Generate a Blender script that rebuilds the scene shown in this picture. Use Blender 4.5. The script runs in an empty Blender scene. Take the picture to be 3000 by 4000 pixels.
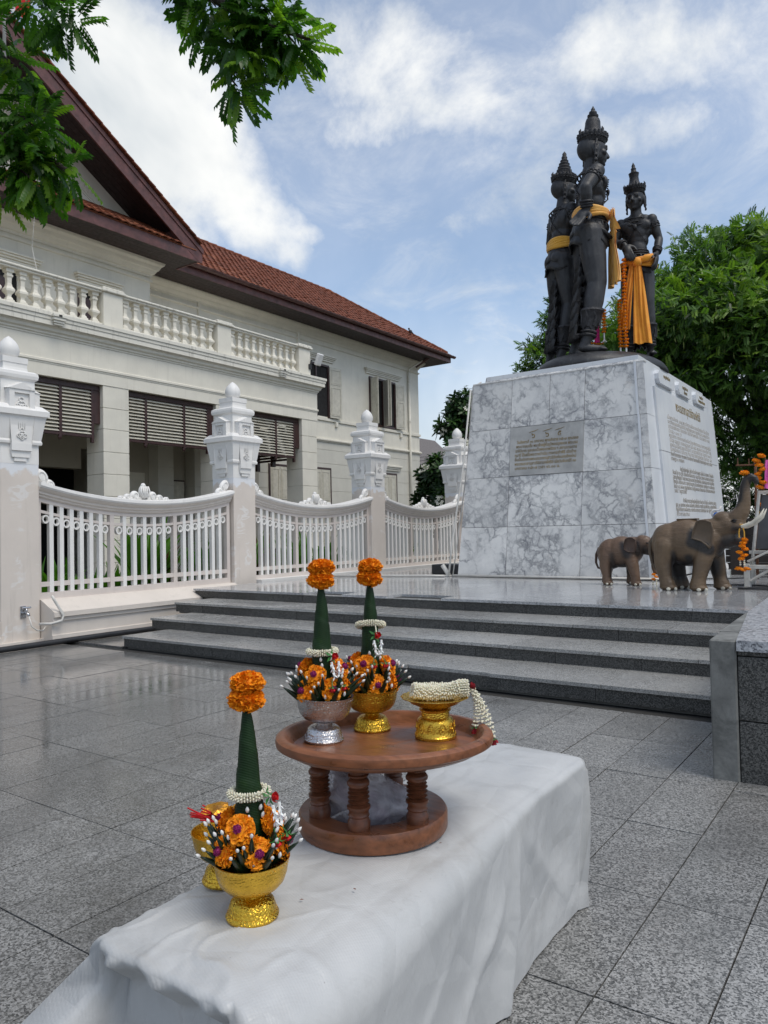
import bpy, bmesh, math, random
import numpy as np
from mathutils import Vector, Matrix, noise as mnoise
rnd = random.Random(7)
R = math.radians
scene = bpy.context.scene
col = scene.collection

# ------------------------------------------------------------------ camera
cam_d = bpy.data.cameras.new("camera")
cam = bpy.data.objects.new("camera", cam_d)
col.objects.link(cam)
YAW, PITCH, ROLL = 0.614717, 0.0273597, -0.0203415
_f = Vector((-math.sin(YAW) * math.cos(PITCH), math.cos(YAW) * math.cos(PITCH), math.sin(PITCH)))
_r = Vector((math.cos(YAW), math.sin(YAW), 0))
_u = _r.cross(_f)
_r2 = _r * math.cos(ROLL) + _u * math.sin(ROLL)
_u2 = -_r * math.sin(ROLL) + _u * math.cos(ROLL)
_m = Matrix((_r2, _u2, -_f)).transposed().to_4x4()
_m.translation = (0, 0, 1.2)
cam.matrix_world = _m
cam_d.sensor_fit = 'HORIZONTAL'
cam_d.sensor_width = 36.0
cam_d.lens = 2930.7 / 3000 * 36.0
cam_d.clip_start = 0.05
cam_d.clip_end = 3000
scene.camera = cam

# ------------------------------------------------------------------ world, sun, exposure
SUN_EL, SUN_AZ = R(60), R(96)          # azimuth measured from +Y towards +X
vs = scene.view_settings
vs.view_transform = 'Standard'
vs.look = 'None'
vs.exposure = 0.27
vs.gamma = 1.0
vs.use_curve_mapping = False


def build_world():
    w = bpy.data.worlds.new("World")
    scene.world = w
    w.use_nodes = True
    nt = w.node_tree
    N, Lk = nt.nodes, nt.links
    N.clear()
    out = N.new('ShaderNodeOutputWorld')
    bg = N.new('ShaderNodeBackground')
    bg.inputs['Strength'].default_value = 0.115
    Lk.new(bg.outputs[0], out.inputs['Surface'])
    sky = N.new('ShaderNodeTexSky')
    sky.sky_type = 'NISHITA'
    sky.sun_disc = False
    sky.sun_elevation = SUN_EL
    sky.sun_rotation = SUN_AZ
    sky.air_density = 0.9
    sky.dust_density = 1.6
    sky.ozone_density = 2.2
    tc = N.new('ShaderNodeTexCoord')

    def math_(op, a, b=None, c=None):
        n = N.new('ShaderNodeMath')
        n.operation = op
        for i, v in enumerate((a, b, c)):
            if v is None:
                continue
            if isinstance(v, (int, float)):
                n.inputs[i].default_value = v
            else:
                Lk.new(v, n.inputs[i])
        return n.outputs[0]

    def vmath(op, a, b):
        n = N.new('ShaderNodeVectorMath')
        n.operation = op
        for i, v in enumerate((a, b)):
            if isinstance(v, (tuple, Vector)):
                n.inputs[i].default_value = v
            else:
                Lk.new(v, n.inputs[i])
        return n
    d = tc.outputs['Generated']
    # cloud sheet: the view direction cut with a plane overhead, so clouds shrink towards the horizon
    sep = N.new('ShaderNodeSeparateXYZ')
    Lk.new(d, sep.inputs[0])
    zz = math_('ADD', math_('MAXIMUM', sep.outputs['Z'], 0.0), 0.22)
    cmb = N.new('ShaderNodeCombineXYZ')
    Lk.new(math_('DIVIDE', sep.outputs['X'], zz), cmb.inputs[0])
    Lk.new(math_('DIVIDE', sep.outputs['Y'], zz), cmb.inputs[1])

    def noise_(vec, scale, detail, rough, dist=0.0, off=(0, 0, 0)):
        mp = N.new('ShaderNodeMapping')
        mp.inputs['Location'].default_value = off
        Lk.new(vec, mp.inputs[0])
        n = N.new('ShaderNodeTexNoise')
        n.inputs['Scale'].default_value = scale
        n.inputs['Detail'].default_value = detail
        n.inputs['Roughness'].default_value = rough
        n.inputs['Distortion'].default_value = dist
        Lk.new(mp.outputs[0], n.inputs['Vector'])
        return n.outputs['Fac']
    big = noise_(cmb.outputs[0], 1.1, 5, 0.55, 0.4, (3.3, 1.7, 0))
    fine = noise_(d, 5.5, 8, 0.62, 0.2, (0.4, 2.1, 0.7))
    wisp = noise_(cmb.outputs[0], 3.2, 7, 0.68, 0.5, (7.1, 4.7, 0.2))
    # cumulus banks standing in the sky: direction (x, y, z), angular half sizes, tilt
    def bank(px, py, a, b, tilt, wt):
        # px,py: direction as right/up tangents of the scene's main view axis
        c = (_f + _r2 * px + _u2 * py).normalized()
        ax = (_r2 - c * _r2.dot(c)).normalized()
        ay = c.cross(ax) * -1
        if ay.dot(_u2) < 0:
            ay = -ay
        u = ax * math.cos(tilt) + ay * math.sin(tilt)
        v = -ax * math.sin(tilt) + ay * math.cos(tilt)
        du = math_('DIVIDE', vmath('DOT_PRODUCT', d, tuple(u)).outputs['Value'], a)
        dv = math_('DIVIDE', vmath('DOT_PRODUCT', d, tuple(v)).outputs['Value'], b)
        r2 = math_('ADD', math_('MULTIPLY', du, du), math_('MULTIPLY', dv, dv))
        front = math_('GREATER_THAN', vmath('DOT_PRODUCT', d, tuple(c)).outputs['Value'], 0.0)
        return math_('MULTIPLY', math_('MULTIPLY', math_('MAXIMUM', math_('SUBTRACT', 1.0, r2), -0.6), front), wt)
    banks = [bank(*b) for b in BANKS]
    bmax = banks[0]
    for b in banks[1:]:
        bmax = math_('MAXIMUM', bmax, b)
    general = math_('MULTIPLY', math_('SUBTRACT', big, 0.5), 1.5)
    field = math_('ADD', math_('MULTIPLY', bmax, 0.55), math_('MULTIPLY', math_('SUBTRACT', fine, 0.5), 1.55))
    field = math_('ADD', field, math_('MULTIPLY', general, 0.22))
    mr = N.new('ShaderNodeMapRange')
    mr.interpolation_type = 'SMOOTHSTEP'
    Lk.new(field, mr.inputs['Value'])
    mr.inputs['From Min'].default_value = -0.12
    mr.inputs['From Max'].default_value = 0.5
    dense = mr.outputs[0]
    # thin high veil
    mr2 = N.new('ShaderNodeMapRange')
    mr2.interpolation_type = 'SMOOTHSTEP'
    Lk.new(math_('ADD', wisp, math_('MULTIPLY', general, 0.25)), mr2.inputs['Value'])
    mr2.inputs['From Min'].default_value = 0.38
    mr2.inputs['From Max'].default_value = 0.80
    mr2.inputs['To Min'].default_value = 0.22
    mr2.inputs['To Max'].default_value = 0.72
    # haze towards the horizon
    mr3 = N.new('ShaderNodeMapRange')
    mr3.interpolation_type = 'SMOOTHSTEP'
    Lk.new(sep.outputs['Z'], mr3.inputs['Value'])
    mr3.inputs['From Min'].default_value = 0.42
    mr3.inputs['From Max'].default_value = 0.02
    mr3.inputs['To Max'].default_value = 0.85
    cover = math_('MAXIMUM', math_('MAXIMUM', dense, mr2.outputs[0]), mr3.outputs[0])
    # cloud body: brighter edges, greyer thick middles
    shade = noise_(d, 3.4, 5, 0.6, 0.3, (5.2, 0.3, 1.9))
    rp = N.new('ShaderNodeMapRange')
    Lk.new(shade, rp.inputs['Value'])
    rp.inputs['From Min'].default_value = 0.36
    rp.inputs['From Max'].default_value = 0.62
    mixc = N.new('ShaderNodeMix')
    mixc.data_type = 'RGBA'
    Lk.new(rp.outputs[0], mixc.inputs['Factor'])
    mixc.inputs['A'].default_value = (5.0, 5.35, 5.6, 1)
    mixc.inputs['B'].default_value = (7.3, 7.35, 7.25, 1)
    mix = N.new('ShaderNodeMix')
    mix.data_type = 'RGBA'
    Lk.new(cover, mix.inputs['Factor'])
    tint = N.new('ShaderNodeMix')
    tint.data_type = 'RGBA'
    tint.blend_type = 'MULTIPLY'
    tint.inputs['Factor'].default_value = 1.0
    Lk.new(sky.outputs[0], tint.inputs['A'])
    tint.inputs['B'].default_value = SKY_TINT
    Lk.new(tint.outputs['Result'], mix.inputs['A'])
    Lk.new(mixc.outputs['Result'], mix.inputs['B'])
    Lk.new(mix.outputs['Result'], bg.inputs['Color'])


SKY_TINT = (1.28, 1.38, 1.38, 1)
# banks given as (right, up) tangents, half sizes, tilt
BANKS = [(-0.30, 0.50, 0.20, 0.105, -0.85, 1.0), (-0.19, 0.40, 0.13, 0.06, -0.75, .95), (-0.36, 0.60, 0.12, 0.07, -0.8, .9), (-0.14, 0.375, 0.07, 0.022, -0.2, .7), (-.31, .40, .14, .10, -.6, .9),
         (0.04, 0.575, 0.20, 0.085, -0.15, .62), (-0.01, 0.515, 0.13, 0.04, 0.1, .62), (0.24, 0.62, 0.26, 0.06, 0.12, .5), (0.16, 0.40, 0.11, 0.03, 0.25, .35), (0.30, 0.50, 0.15, 0.03, 0.1, .3)]
build_world()

sun_d = bpy.data.lights.new("sun", 'SUN')
sun_d.energy = 1.45
sun_d.angle = R(26)
sun_d.color = (1.0, 0.93, 0.82)
sun = bpy.data.objects.new("sun", sun_d)
col.objects.link(sun)
_sd = Vector((math.sin(SUN_AZ) * math.cos(SUN_EL), math.cos(SUN_AZ) * math.cos(SUN_EL), math.sin(SUN_EL)))
sun.rotation_euler = _sd.to_track_quat('Z', 'Y').to_euler()
sun.location = _sd * 40

# ------------------------------------------------------------------ mesh helpers
WL = {}          # world location of translation-only parents


def wl(o):
    return WL.get(o.name, Vector((0, 0, 0))) if o else Vector((0, 0, 0))


def thing(name, label, cat, loc=(0, 0, 0), group=None, kind=None, rz=0.0):
    o = bpy.data.objects.new(name, None)
    o.empty_display_size = 0.1
    col.objects.link(o)
    o.location = loc
    o.rotation_euler = (0, 0, rz)
    WL[o.name] = Vector(loc)
    tag(o, label, cat, group, kind)
    return o


def tag(o, label=None, cat=None, group=None, kind=None):
    if label: o['label'] = label
    if cat: o['category'] = cat
    if group: o['group'] = group
    if kind: o['kind'] = kind
    return o


class MB:
    def __init__(s):
        s.v, s.f, s.m, s.mi = [], [], [], 0

    def add(s, v, f):
        k = len(s.v)
        s.v.extend(tuple(p) for p in v)
        s.f.extend(tuple(i + k for i in q) for q in f)
        s.m.extend([s.mi] * len(f))
        return s

    def box(s, x0, x1, y0, y1, z0, z1):
        v = [(x, y, z) for z in (z0, z1) for y in (y0, y1) for x in (x0, x1)]
        return s.add(v, [(0, 2, 3, 1), (4, 5, 7, 6), (0, 1, 5, 4), (2, 6, 7, 3), (0, 4, 6, 2), (1, 3, 7, 5)])

    def bbox(s, x0, x1, y0, y1, z0, z1, b=0.01):
        """box with chamfered edges"""
        c = Vector(((x0 + x1) / 2, (y0 + y1) / 2, (z0 + z1) / 2))
        h = Vector(((x1 - x0) / 2, (y1 - y0) / 2, (z1 - z0) / 2))
        b = min(b, h.x * .9, h.y * .9, h.z * .9)
        v = []
        idx = {}
        for sx in (-1, 1):
            for sy in (-1, 1):
                for sz in (-1, 1):
                    for ax in range(3):
                        p = [sx * (h.x - (b if ax != 0 else 0)), sy * (h.y - (b if ax != 1 else 0)), sz * (h.z - (b if ax != 2 else 0))]
                        idx[(sx, sy, sz, ax)] = len(v)
                        v.append((c.x + p[0], c.y + p[1], c.z + p[2]))
        f = []
        for ax in range(3):
            o1, o2 = (ax + 1) % 3, (ax + 2) % 3
            for sg in (-1, 1):
                q = []
                for a, bb in ((-1, -1), (1, -1), (1, 1), (-1, 1)):
                    k = [0, 0, 0]
                    k[ax] = sg; k[o1] = a; k[o2] = bb
                    q.append(idx[(k[0], k[1], k[2], ax)])
                f.append(tuple(q) if sg > 0 else tuple(reversed(q)))
            # edges parallel to ax
            for a in (-1, 1):
                for bb in (-1, 1):
                    k0 = [0, 0, 0]; k1 = [0, 0, 0]
                    k0[ax] = -1; k1[ax] = 1
                    k0[o1] = k1[o1] = a; k0[o2] = k1[o2] = bb
                    q = [idx[(*k0, o1)], idx[(*k1, o1)], idx[(*k1, o2)], idx[(*k0, o2)]]
                    if a * bb > 0: q.reverse()
                    f.append(tuple(q))
        for sx in (-1, 1):
            for sy in (-1, 1):
                for sz in (-1, 1):
                    q = [idx[(sx, sy, sz, 0)], idx[(sx, sy, sz, 1)], idx[(sx, sy, sz, 2)]]
                    if sx * sy * sz < 0: q.reverse()
                    f.append(tuple(q))
        return s.add(v, f)

    def loft(s, rings, cap0=True, cap1=True, closed=True):
        n = len(rings[0])
        v = [p for r in rings for p in r]
        f = []
        m = n if closed else n - 1
        for i in range(len(rings) - 1):
            for j in range(m):
                a, b = i * n + j, i * n + (j + 1) % n
                f.append((a, b, b + n, a + n))
        if cap0: f.append(tuple(range(n - 1, -1, -1)))
        if cap1: f.append(tuple((len(rings) - 1) * n + j for j in range(n)))
        return s.add(v, f)

    def lathe(s, prof, seg=24, c=(0, 0, 0), mat=None, cap0=True, cap1=True, wob=None):
        rings = []
        for r, z in prof:
            ring = []
            for j in range(seg):
                a = 2 * math.pi * j / seg
                rr = r * (wob(a, z) if wob else 1)
                p = Vector((rr * math.cos(a), rr * math.sin(a), z))
                if mat: p = mat @ p
                ring.append((p[0] + c[0], p[1] + c[1], p[2] + c[2]))
            rings.append(ring)
        return s.loft(rings, cap0, cap1)

    def square_lathe(s, prof, c=(0, 0), rz=0.0):
        """stack of square sections: (half width, z)"""
        rings = []
        for h, z in prof:
            rings.append([(c[0] + h * a, c[1] + h * b, z) for a, b in ((-1, -1), (1, -1), (1, 1), (-1, 1))])
        return s.loft(rings)

    def tube(s, pts, rad, seg=8, caps=True):
        pts = [Vector(p) for p in pts]
        n = len(pts)
        rads = rad if isinstance(rad, (list, tuple)) else [rad] * n
        t0 = (pts[1] - pts[0]).normalized()
        ref = Vector((0, 0, 1)) if abs(t0.z) < .9 else Vector((1, 0, 0))
        u = t0.cross(ref).normalized()
        rings = []
        for i in range(n):
            t = (pts[min(i + 1, n - 1)] - pts[max(i - 1, 0)])
            t = t.normalized() if t.length > 1e-9 else t0
            u = (u - t * u.dot(t))
            u = u.normalized() if u.length > 1e-6 else t.orthogonal().normalized()
            w = t.cross(u)
            rings.append([tuple(pts[i] + (u * math.cos(2 * math.pi * j / seg) + w * math.sin(2 * math.pi * j / seg)) * rads[i]) for j in range(seg)])
        return s.loft(rings, caps, caps)

    def sphere(s, c, r, seg=12, rng=8, mat=None):
        rx, ry, rz = (r, r, r) if isinstance(r, (int, float)) else r
        v, f = [], []
        c = Vector(c)
        for i in range(1, rng):
            t = math.pi * i / rng
            for j in range(seg):
                a = 2 * math.pi * j / seg
                p = Vector((rx * math.sin(t) * math.cos(a), ry * math.sin(t) * math.sin(a), rz * math.cos(t)))
                if mat: p = mat @ p
                v.append(tuple(p + c))
        top = Vector((0, 0, rz)); bot = Vector((0, 0, -rz))
        if mat: top = mat @ top; bot = mat @ bot
        k = len(v)
        v += [tuple(top + c), tuple(bot + c)]
        for j in range(seg):
            f.append((k, j, (j + 1) % seg))
            f.append((k + 1, (rng - 2) * seg + (j + 1) % seg, (rng - 2) * seg + j))
        for i in range(rng - 2):
            for j in range(seg):
                a, b = i * seg + j, i * seg + (j + 1) % seg
                f.append((a, a + seg, b + seg, b))
        return s.add(v, f)

    def prism(s, poly, axis, a, b):
        """poly: 2D points in the plane normal to axis ('x': (y,z); 'y': (x,z); 'z': (x,y))"""
        def P(p, t):
            return {'x': (t, p[0], p[1]), 'y': (p[0], t, p[1]), 'z': (p[0], p[1], t)}[axis]
        area = sum(poly[i][0] * poly[(i + 1) % len(poly)][1] - poly[(i + 1) % len(poly)][0] * poly[i][1] for i in range(len(poly)))
        flip = (area < 0) != (axis == 'y')
        if flip: poly = list(reversed(poly))
        r0 = [P(p, min(a, b)) for p in poly]
        r1 = [P(p, max(a, b)) for p in poly]
        return s.loft([r0, r1])

    def xf(s, m, start=0):
        s.v[start:] = [tuple(m @ Vector(p)) for p in s.v[start:]]
        return s

    def mesh(s, name, mats, smooth=False, shift=None):
        me = bpy.data.meshes.new(name)
        v = s.v
        if shift and shift.length_squared > 0:
            v = [(p[0] - shift.x, p[1] - shift.y, p[2] - shift.z) for p in v]
        me.from_pydata(v, [], s.f)
        for m in (mats if isinstance(mats, (list, tuple)) else [mats]):
            me.materials.append(m)
        if any(s.m):
            me.polygons.foreach_set('material_index', s.m)
        if smooth:
            me.polygons.foreach_set('use_smooth', [True] * len(s.f))
            if isinstance(smooth, float):
                me.set_sharp_from_angle(angle=smooth)
        me.update()
        return me

    def build(s, name, mats, parent=None, smooth=False, local=False):
        me = s.mesh(name, mats, smooth, None if local else wl(parent))
        return put(name, me, parent)


def put(name, me, parent=None, loc=None, rot=None, scale=None):
    o = bpy.data.objects.new(name, me)
    col.objects.link(o)
    if parent:
        o.parent = parent
        WL[o.name] = wl(parent).copy()
    if loc is not None:
        o.location = Vector(loc) - wl(parent)
    if rot is not None: o.rotation_euler = rot
    if scale is not None: o.scale = scale
    return o


def copy_tree(o, parent=None, loc=None):
    c = o.copy()
    col.objects.link(c)
    c.parent = parent
    for ch in o.children:
        copy_tree(ch, c)
    return c


def npmesh(name, V, F, mats, smooth=False, shift=None, mi=None):
    """fast mesh from arrays; F is (n,3) or (n,4)"""
    V = np.asarray(V, dtype=np.float32)
    F = np.asarray(F, dtype=np.int32)
    if shift is not None:
        V = V - np.array(shift, dtype=np.float32)
    me = bpy.data.meshes.new(name)
    me.vertices.add(len(V))
    me.vertices.foreach_set('co', V.ravel())
    k = F.shape[1]
    me.loops.add(F.size)
    me.loops.foreach_set('vertex_index', F.ravel())
    me.polygons.add(len(F))
    me.polygons.foreach_set('loop_start', np.arange(0, F.size, k, dtype=np.int32))
    me.polygons.foreach_set('loop_total', np.full(len(F), k, dtype=np.int32))
    for m in (mats if isinstance(mats, (list, tuple)) else [mats]):
        me.materials.append(m)
    if mi is not None:
        me.polygons.foreach_set('material_index', np.asarray(mi, dtype=np.int32))
    if smooth:
        me.polygons.foreach_set('use_smooth', np.ones(len(F), dtype=bool))
    me.update(calc_edges=True)
    me.validate()
    return me


# ------------------------------------------------------------------ material helpers
class NT:
    def __init__(s, name):
        s.mat = bpy.data.materials.new(name)
        s.mat.use_nodes = True
        s.nt = s.mat.node_tree
        s.N, s.L = s.nt.nodes, s.nt.links
        s.bsdf = s.N['Principled BSDF']

    def put(s, sock, v):
        if hasattr(v, 'is_output') or isinstance(v, bpy.types.NodeSocket):
            s.L.new(v, sock)
        elif isinstance(v, (tuple, list)) and len(v) == 3 and sock.type == 'RGBA':
            sock.default_value = (*v, 1)
        else:
            sock.default_value = v

    def set(s, **k):
        nm = dict(color='Base Color', rough='Roughness', metal='Metallic', normal='Normal', spec='Specular IOR Level', trans='Transmission Weight',
                  alpha='Alpha', ior='IOR', coat='Coat Weight', coat_rough='Coat Roughness', sss='Subsurface Weight', emit='Emission Color', emit_s='Emission Strength', sheen='Sheen Weight')
        for a, v in k.items():
            s.put(s.bsdf.inputs[nm[a]], v)
        return s

    def pos(s, scale=(1, 1, 1), kind='world', off=(0, 0, 0), rot=(0, 0, 0)):
        if kind == 'world':
            o = s.N.new('ShaderNodeNewGeometry').outputs['Position']
        else:
            o = s.N.new('ShaderNodeTexCoord').outputs['Object']
        mp = s.N.new('ShaderNodeMapping')
        mp.inputs['Scale'].default_value = scale
        mp.inputs['Location'].default_value = off
        mp.inputs['Rotation'].default_value = rot
        s.L.new(o, mp.inputs[0])
        return mp.outputs[0]

    def noise(s, vec, scale=5, detail=4, rough=.5, dist=0, out='Fac'):
        n = s.N.new('ShaderNodeTexNoise')
        s.L.new(vec, n.inputs['Vector'])
        n.inputs['Scale'].default_value = scale
        n.inputs['Detail'].default_value = detail
        n.inputs['Roughness'].default_value = rough
        n.inputs['Distortion'].default_value = dist
        return n.outputs[out]

    def voro(s, vec, scale=5, feature='F1', out='Distance', rand=1.0):
        n = s.N.new('ShaderNodeTexVoronoi')
        n.feature = feature
        s.L.new(vec, n.inputs['Vector'])
        n.inputs['Scale'].default_value = scale
        n.inputs['Randomness'].default_value = rand
        return n.outputs[out]

    def wave(s, vec, scale, dist=2, detail=2, typ='BANDS', dirn='X'):
        n = s.N.new('ShaderNodeTexWave')
        n.wave_type = typ
        n.bands_direction = dirn
        s.L.new(vec, n.inputs['Vector'])
        n.inputs['Scale'].default_value = scale
        n.inputs['Distortion'].default_value = dist
        n.inputs['Detail'].default_value = detail
        return n.outputs['Fac']

    def ramp(s, fac, stops, interp='LINEAR'):
        n = s.N.new('ShaderNodeValToRGB')
        n.color_ramp.interpolation = interp
        els = n.color_ramp.elements
        while len(els) < len(stops): els.new(.5)
        for e, (p, c) in zip(els, stops):
            e.position = p
            e.color = (*c, 1) if isinstance(c, (tuple, list)) else (c, c, c, 1)
        s.L.new(fac, n.inputs[0])
        return n.outputs[0]

    def mr(s, fac, a, b, c=0., d=1.):
        n = s.N.new('ShaderNodeMapRange')
        s.put(n.inputs['Value'], fac)
        for nm, v in zip(('From Min', 'From Max', 'To Min', 'To Max'), (a, b, c, d)):
            n.inputs[nm].default_value = v
        return n.outputs[0]

    def mix(s, fac, a, b, blend='MIX'):
        n = s.N.new('ShaderNodeMix')
        n.data_type = 'RGBA'
        n.blend_type = blend
        s.put(n.inputs['Factor'], fac)
        s.put(n.inputs['A'], a)
        s.put(n.inputs['B'], b)
        return n.outputs['Result']

    def math(s, op, a, b=0.):
        n = s.N.new('ShaderNodeMath')
        n.operation = op
        s.put(n.inputs[0], a)
        s.put(n.inputs[1], b)
        return n.outputs[0]

    def bump(s, h, strength=.3, dist=.01):
        n = s.N.new('ShaderNodeBump')
        n.inputs['Strength'].default_value = strength
        n.inputs['Distance'].default_value = dist
        s.L.new(h, n.inputs['Height'])
        return n.outputs[0]

    def rand(s):
        return s.N.new('ShaderNodeObjectInfo').outputs['Random']

    def sepz(s, vec, i=2):
        n = s.N.new('ShaderNodeSeparateXYZ')
        s.L.new(vec, n.inputs[0])
        return n.outputs[i]


def simple(name, c, rough=.5, metal=0., var=.18, scale=6., bump=.15, bscale=40., bdist=.004, kind='world', spec=.5, objvar=0.0, dirt=0.0, dirtc=(.06, .055, .045), dscale=1.6):
    t = NT(name)
    p = t.pos(kind=kind)
    n = t.noise(p, scale, 6, .6)
    cc = t.ramp(n, [(.3, tuple(x * (1 - var) for x in c)), (.7, tuple(min(1, x * (1 + var)) for x in c))])
    if objvar:
        cc = t.mix(1.0, cc, t.ramp(t.rand(), [(0, 1 - objvar), (1, 1 + objvar)]), 'MULTIPLY')
    if dirt:
        dn = t.noise(p, dscale, 8, .65, .4)
        cc = t.mix(t.mr(dn, .5, .78, 0, dirt), cc, dirtc)
    t.set(color=cc, rough=t.mr(t.noise(p, scale * 1.7, 4), .3, .7, max(.02, rough - .1), min(1, rough + .1)), metal=metal, spec=spec)
    if bump:
        t.set(normal=t.bump(t.noise(p, bscale, 4, .6), bump, bdist))
    return t.mat
# ------------------------------------------------------------------ shared materials
def granite(name, dark, mid, light, rough, wet=0.0, scale=1.0, spec=.5, stain=.5, pool=False):
    t = NT(name)
    p = t.pos()
    n1 = t.noise(p, 150 * scale, 2, .7)
    n2 = t.voro(p, 120 * scale, 'F1', 'Color')
    n2 = t.sepz(n2, 0)
    f = t.math('ADD', t.math('MULTIPLY', n1, .55), t.math('MULTIPLY', n2, .45))
    c = t.ramp(f, [(.28, dark), (.46, mid), (.68, light)])
    c = t.mix(1.0, c, t.ramp(t.rand(), [(0, .86), (1, 1.12)]), 'MULTIPLY')
    st = t.noise(p, 1.3, 8, .68, .6)
    c = t.mix(t.mr(st, .5, .74, 0, stain), c, tuple(x * .45 for x in mid))
    st2 = t.noise(p, 2.9, 6, .6, .3)
    c = t.mix(t.mr(st2, .62, .8, 0, .35 * stain), c, (.13, .10, .075))
    t.set(color=c, spec=spec)
    w = t.noise(p, .55, 5, .6, .5)
    r = t.mr(w, .38, .62, max(.04, rough - wet), rough)
    r = t.math('ADD', r, t.mr(t.noise(p, 14, 4, .6), .3, .7, -.05, .07))
    if pool:            # rain water lying on the left part of the plaza
        wm = t.math('ADD', t.mr(t.sepz(t.pos(), 0), -1.2, -4.2), t.mr(t.noise(p, 1.1, 6, .65, .5), .3, .7, -.55, .55))
        wm = t.mr(wm, .25, .75)
        r = t.math('SUBTRACT', r, t.math('MULTIPLY', wm, .17))
        r = t.math('MAXIMUM', r, .07)
        c = t.mix(t.math('MULTIPLY', wm, .5), c, tuple(x * .4 for x in mid))
        t.set(color=c)
    t.set(rough=r, normal=t.bump(f, .06 if not pool else .03, .002))
    return t.mat


MAT = {}
MAT['pave'] = granite('pavement_granite', (.050, .050, .049), (.172, .170, .163), (.355, .35, .34), .38, .18, 1.5, .5, .75, True)
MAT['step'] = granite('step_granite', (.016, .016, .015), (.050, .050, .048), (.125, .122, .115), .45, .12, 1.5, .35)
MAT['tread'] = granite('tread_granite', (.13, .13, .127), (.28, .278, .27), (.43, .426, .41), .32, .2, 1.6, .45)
MAT['plat'] = granite('platform_granite', (.20, .205, .215), (.36, .365, .375), (.50, .505, .51), .12, .05, 1.0, .5, .25)
MAT['slab'] = granite('parapet_slab_granite', (.10, .105, .12), (.36, .37, .39), (.52, .53, .55), .4, .1, .8, .45, .12)
MAT['core'] = simple('core_concrete', (.12, .118, .11), .8, var=.3, scale=9)
MAT['joint'] = simple('joint_mortar', (.035, .034, .032), .9)
MAT['soil'] = simple('ground_soil', (.09, .08, .06), .95, var=.4)


def marble():
    t = NT('veined_marble')
    p = t.pos()
    wob = t.N.new('ShaderNodeVectorMath'); wob.operation = 'ADD'
    nz = t.N.new('ShaderNodeTexNoise'); nz.inputs['Scale'].default_value = 2.4; nz.inputs['Detail'].default_value = 7
    nz.inputs['Roughness'].default_value = .62
    # each slab is cut from another place in the block
    off = t.N.new('ShaderNodeCombineXYZ')
    rr = t.rand()
    t.L.new(t.math('MULTIPLY', rr, 37.), off.inputs[0]); t.L.new(t.math('MULTIPLY', rr, 91.), off.inputs[2])
    pv = t.N.new('ShaderNodeVectorMath'); pv.operation = 'ADD'
    t.L.new(p, pv.inputs[0]); t.L.new(off.outputs[0], pv.inputs[1])
    p = pv.outputs[0]
    t.L.new(p, nz.inputs['Vector'])
    sc = t.N.new('ShaderNodeVectorMath'); sc.operation = 'SCALE'; sc.inputs['Scale'].default_value = .6
    t.L.new(nz.outputs['Color'], sc.inputs[0])
    t.L.new(p, wob.inputs[0]); t.L.new(sc.outputs[0], wob.inputs[1])
    q = wob.outputs[0]
    e1 = t.voro(q, 2.6, 'DISTANCE_TO_EDGE')
    e2 = t.voro(q, 5.5, 'DISTANCE_TO_EDGE')
    m1 = t.mr(t.noise(p, 2.6, 5, .65), .42, .62)
    m2 = t.mr(t.noise(p, 1.7, 5, .6), .42, .58)
    v1 = t.math('MULTIPLY', t.math('POWER', t.mr(e1, 0.0, .11, 1, 0), 2.2), m1)
    v2 = t.math('MULTIPLY', t.math('POWER', t.mr(e2, 0.0, .24, 1, 0), 2.4), m2)
    v3 = t.math('MULTIPLY', t.math('POWER', t.mr(t.voro(q, 13, 'DISTANCE_TO_EDGE'), 0.0, .3, 1, 0), 2.0), t.math('MULTIPLY', m2, m1))
    cloud = t.noise(q, 2.2, 6, .6, .4)
    c = t.ramp(cloud, [(.28, (.53, .525, .515)), (.42, (.69, .68, .66)), (.6, (.79, .775, .745))])
    c = t.mix(1.0, c, t.ramp(t.rand(), [(0, .86), (1, 1.05)]), 'MULTIPLY')
    c = t.mix(t.math('MULTIPLY', v2, .9), c, (.22, .22, .23))
    c = t.mix(t.math('MULTIPLY', v3, .7), c, (.24, .245, .26))
    c = t.mix(t.math('MULTIPLY', v1, .8), c, (.13, .135, .155))
    c = t.mix(t.mr(t.noise(p, 2.0, 7, .7, .5), .6, .8, 0, .5), c, (.48, .36, .25))
    c = t.mix(t.mr(t.noise(t.pos((6, 6, .5)), 1.6, 6, .6), .62, .8, 0, .35), c, (.42, .39, .35))
    t.set(color=c, rough=t.mr(cloud, .3, .7, .24, .38), spec=.5)
    return t.mat


MAT['marble'] = marble()


def white_marble():
    t = NT('white_marble')
    p = t.pos()
    c = t.ramp(t.noise(p, 1.1, 6, .6, .8), [(.35, (.62, .645, .68)), (.65, (.72, .735, .75))])
    c = t.mix(t.mr(t.noise(t.pos((4, 4, .4)), 2.5, 7, .65), .56, .78, 0, .45), c, (.42, .41, .40))
    t.set(color=c, rough=.32, spec=.5)
    return t.mat


MAT['wmarble'] = white_marble()
MAT['plaque'] = simple('grey_plaque_stone', (.42, .415, .40), .35, var=.22, scale=3.5, bump=.05, dirt=.3)
MAT['goldtext'] = simple('faded_gold_lettering', (.25, .18, .075), .5, .3, var=.5, scale=9)
MAT['browntext'] = simple('faded_brown_lettering', (.40, .37, .335), .7, var=.35, scale=20)
MAT['pvc'] = simple('pvc_pipe', (.62, .60, .56), .4, var=.1, dirt=.3)
MAT['black'] = simple('black_rubber', (.02, .02, .022), .45, var=.3)
MAT['blackbox'] = simple('black_plastic', (.03, .03, .032), .5, var=.2)


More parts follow.
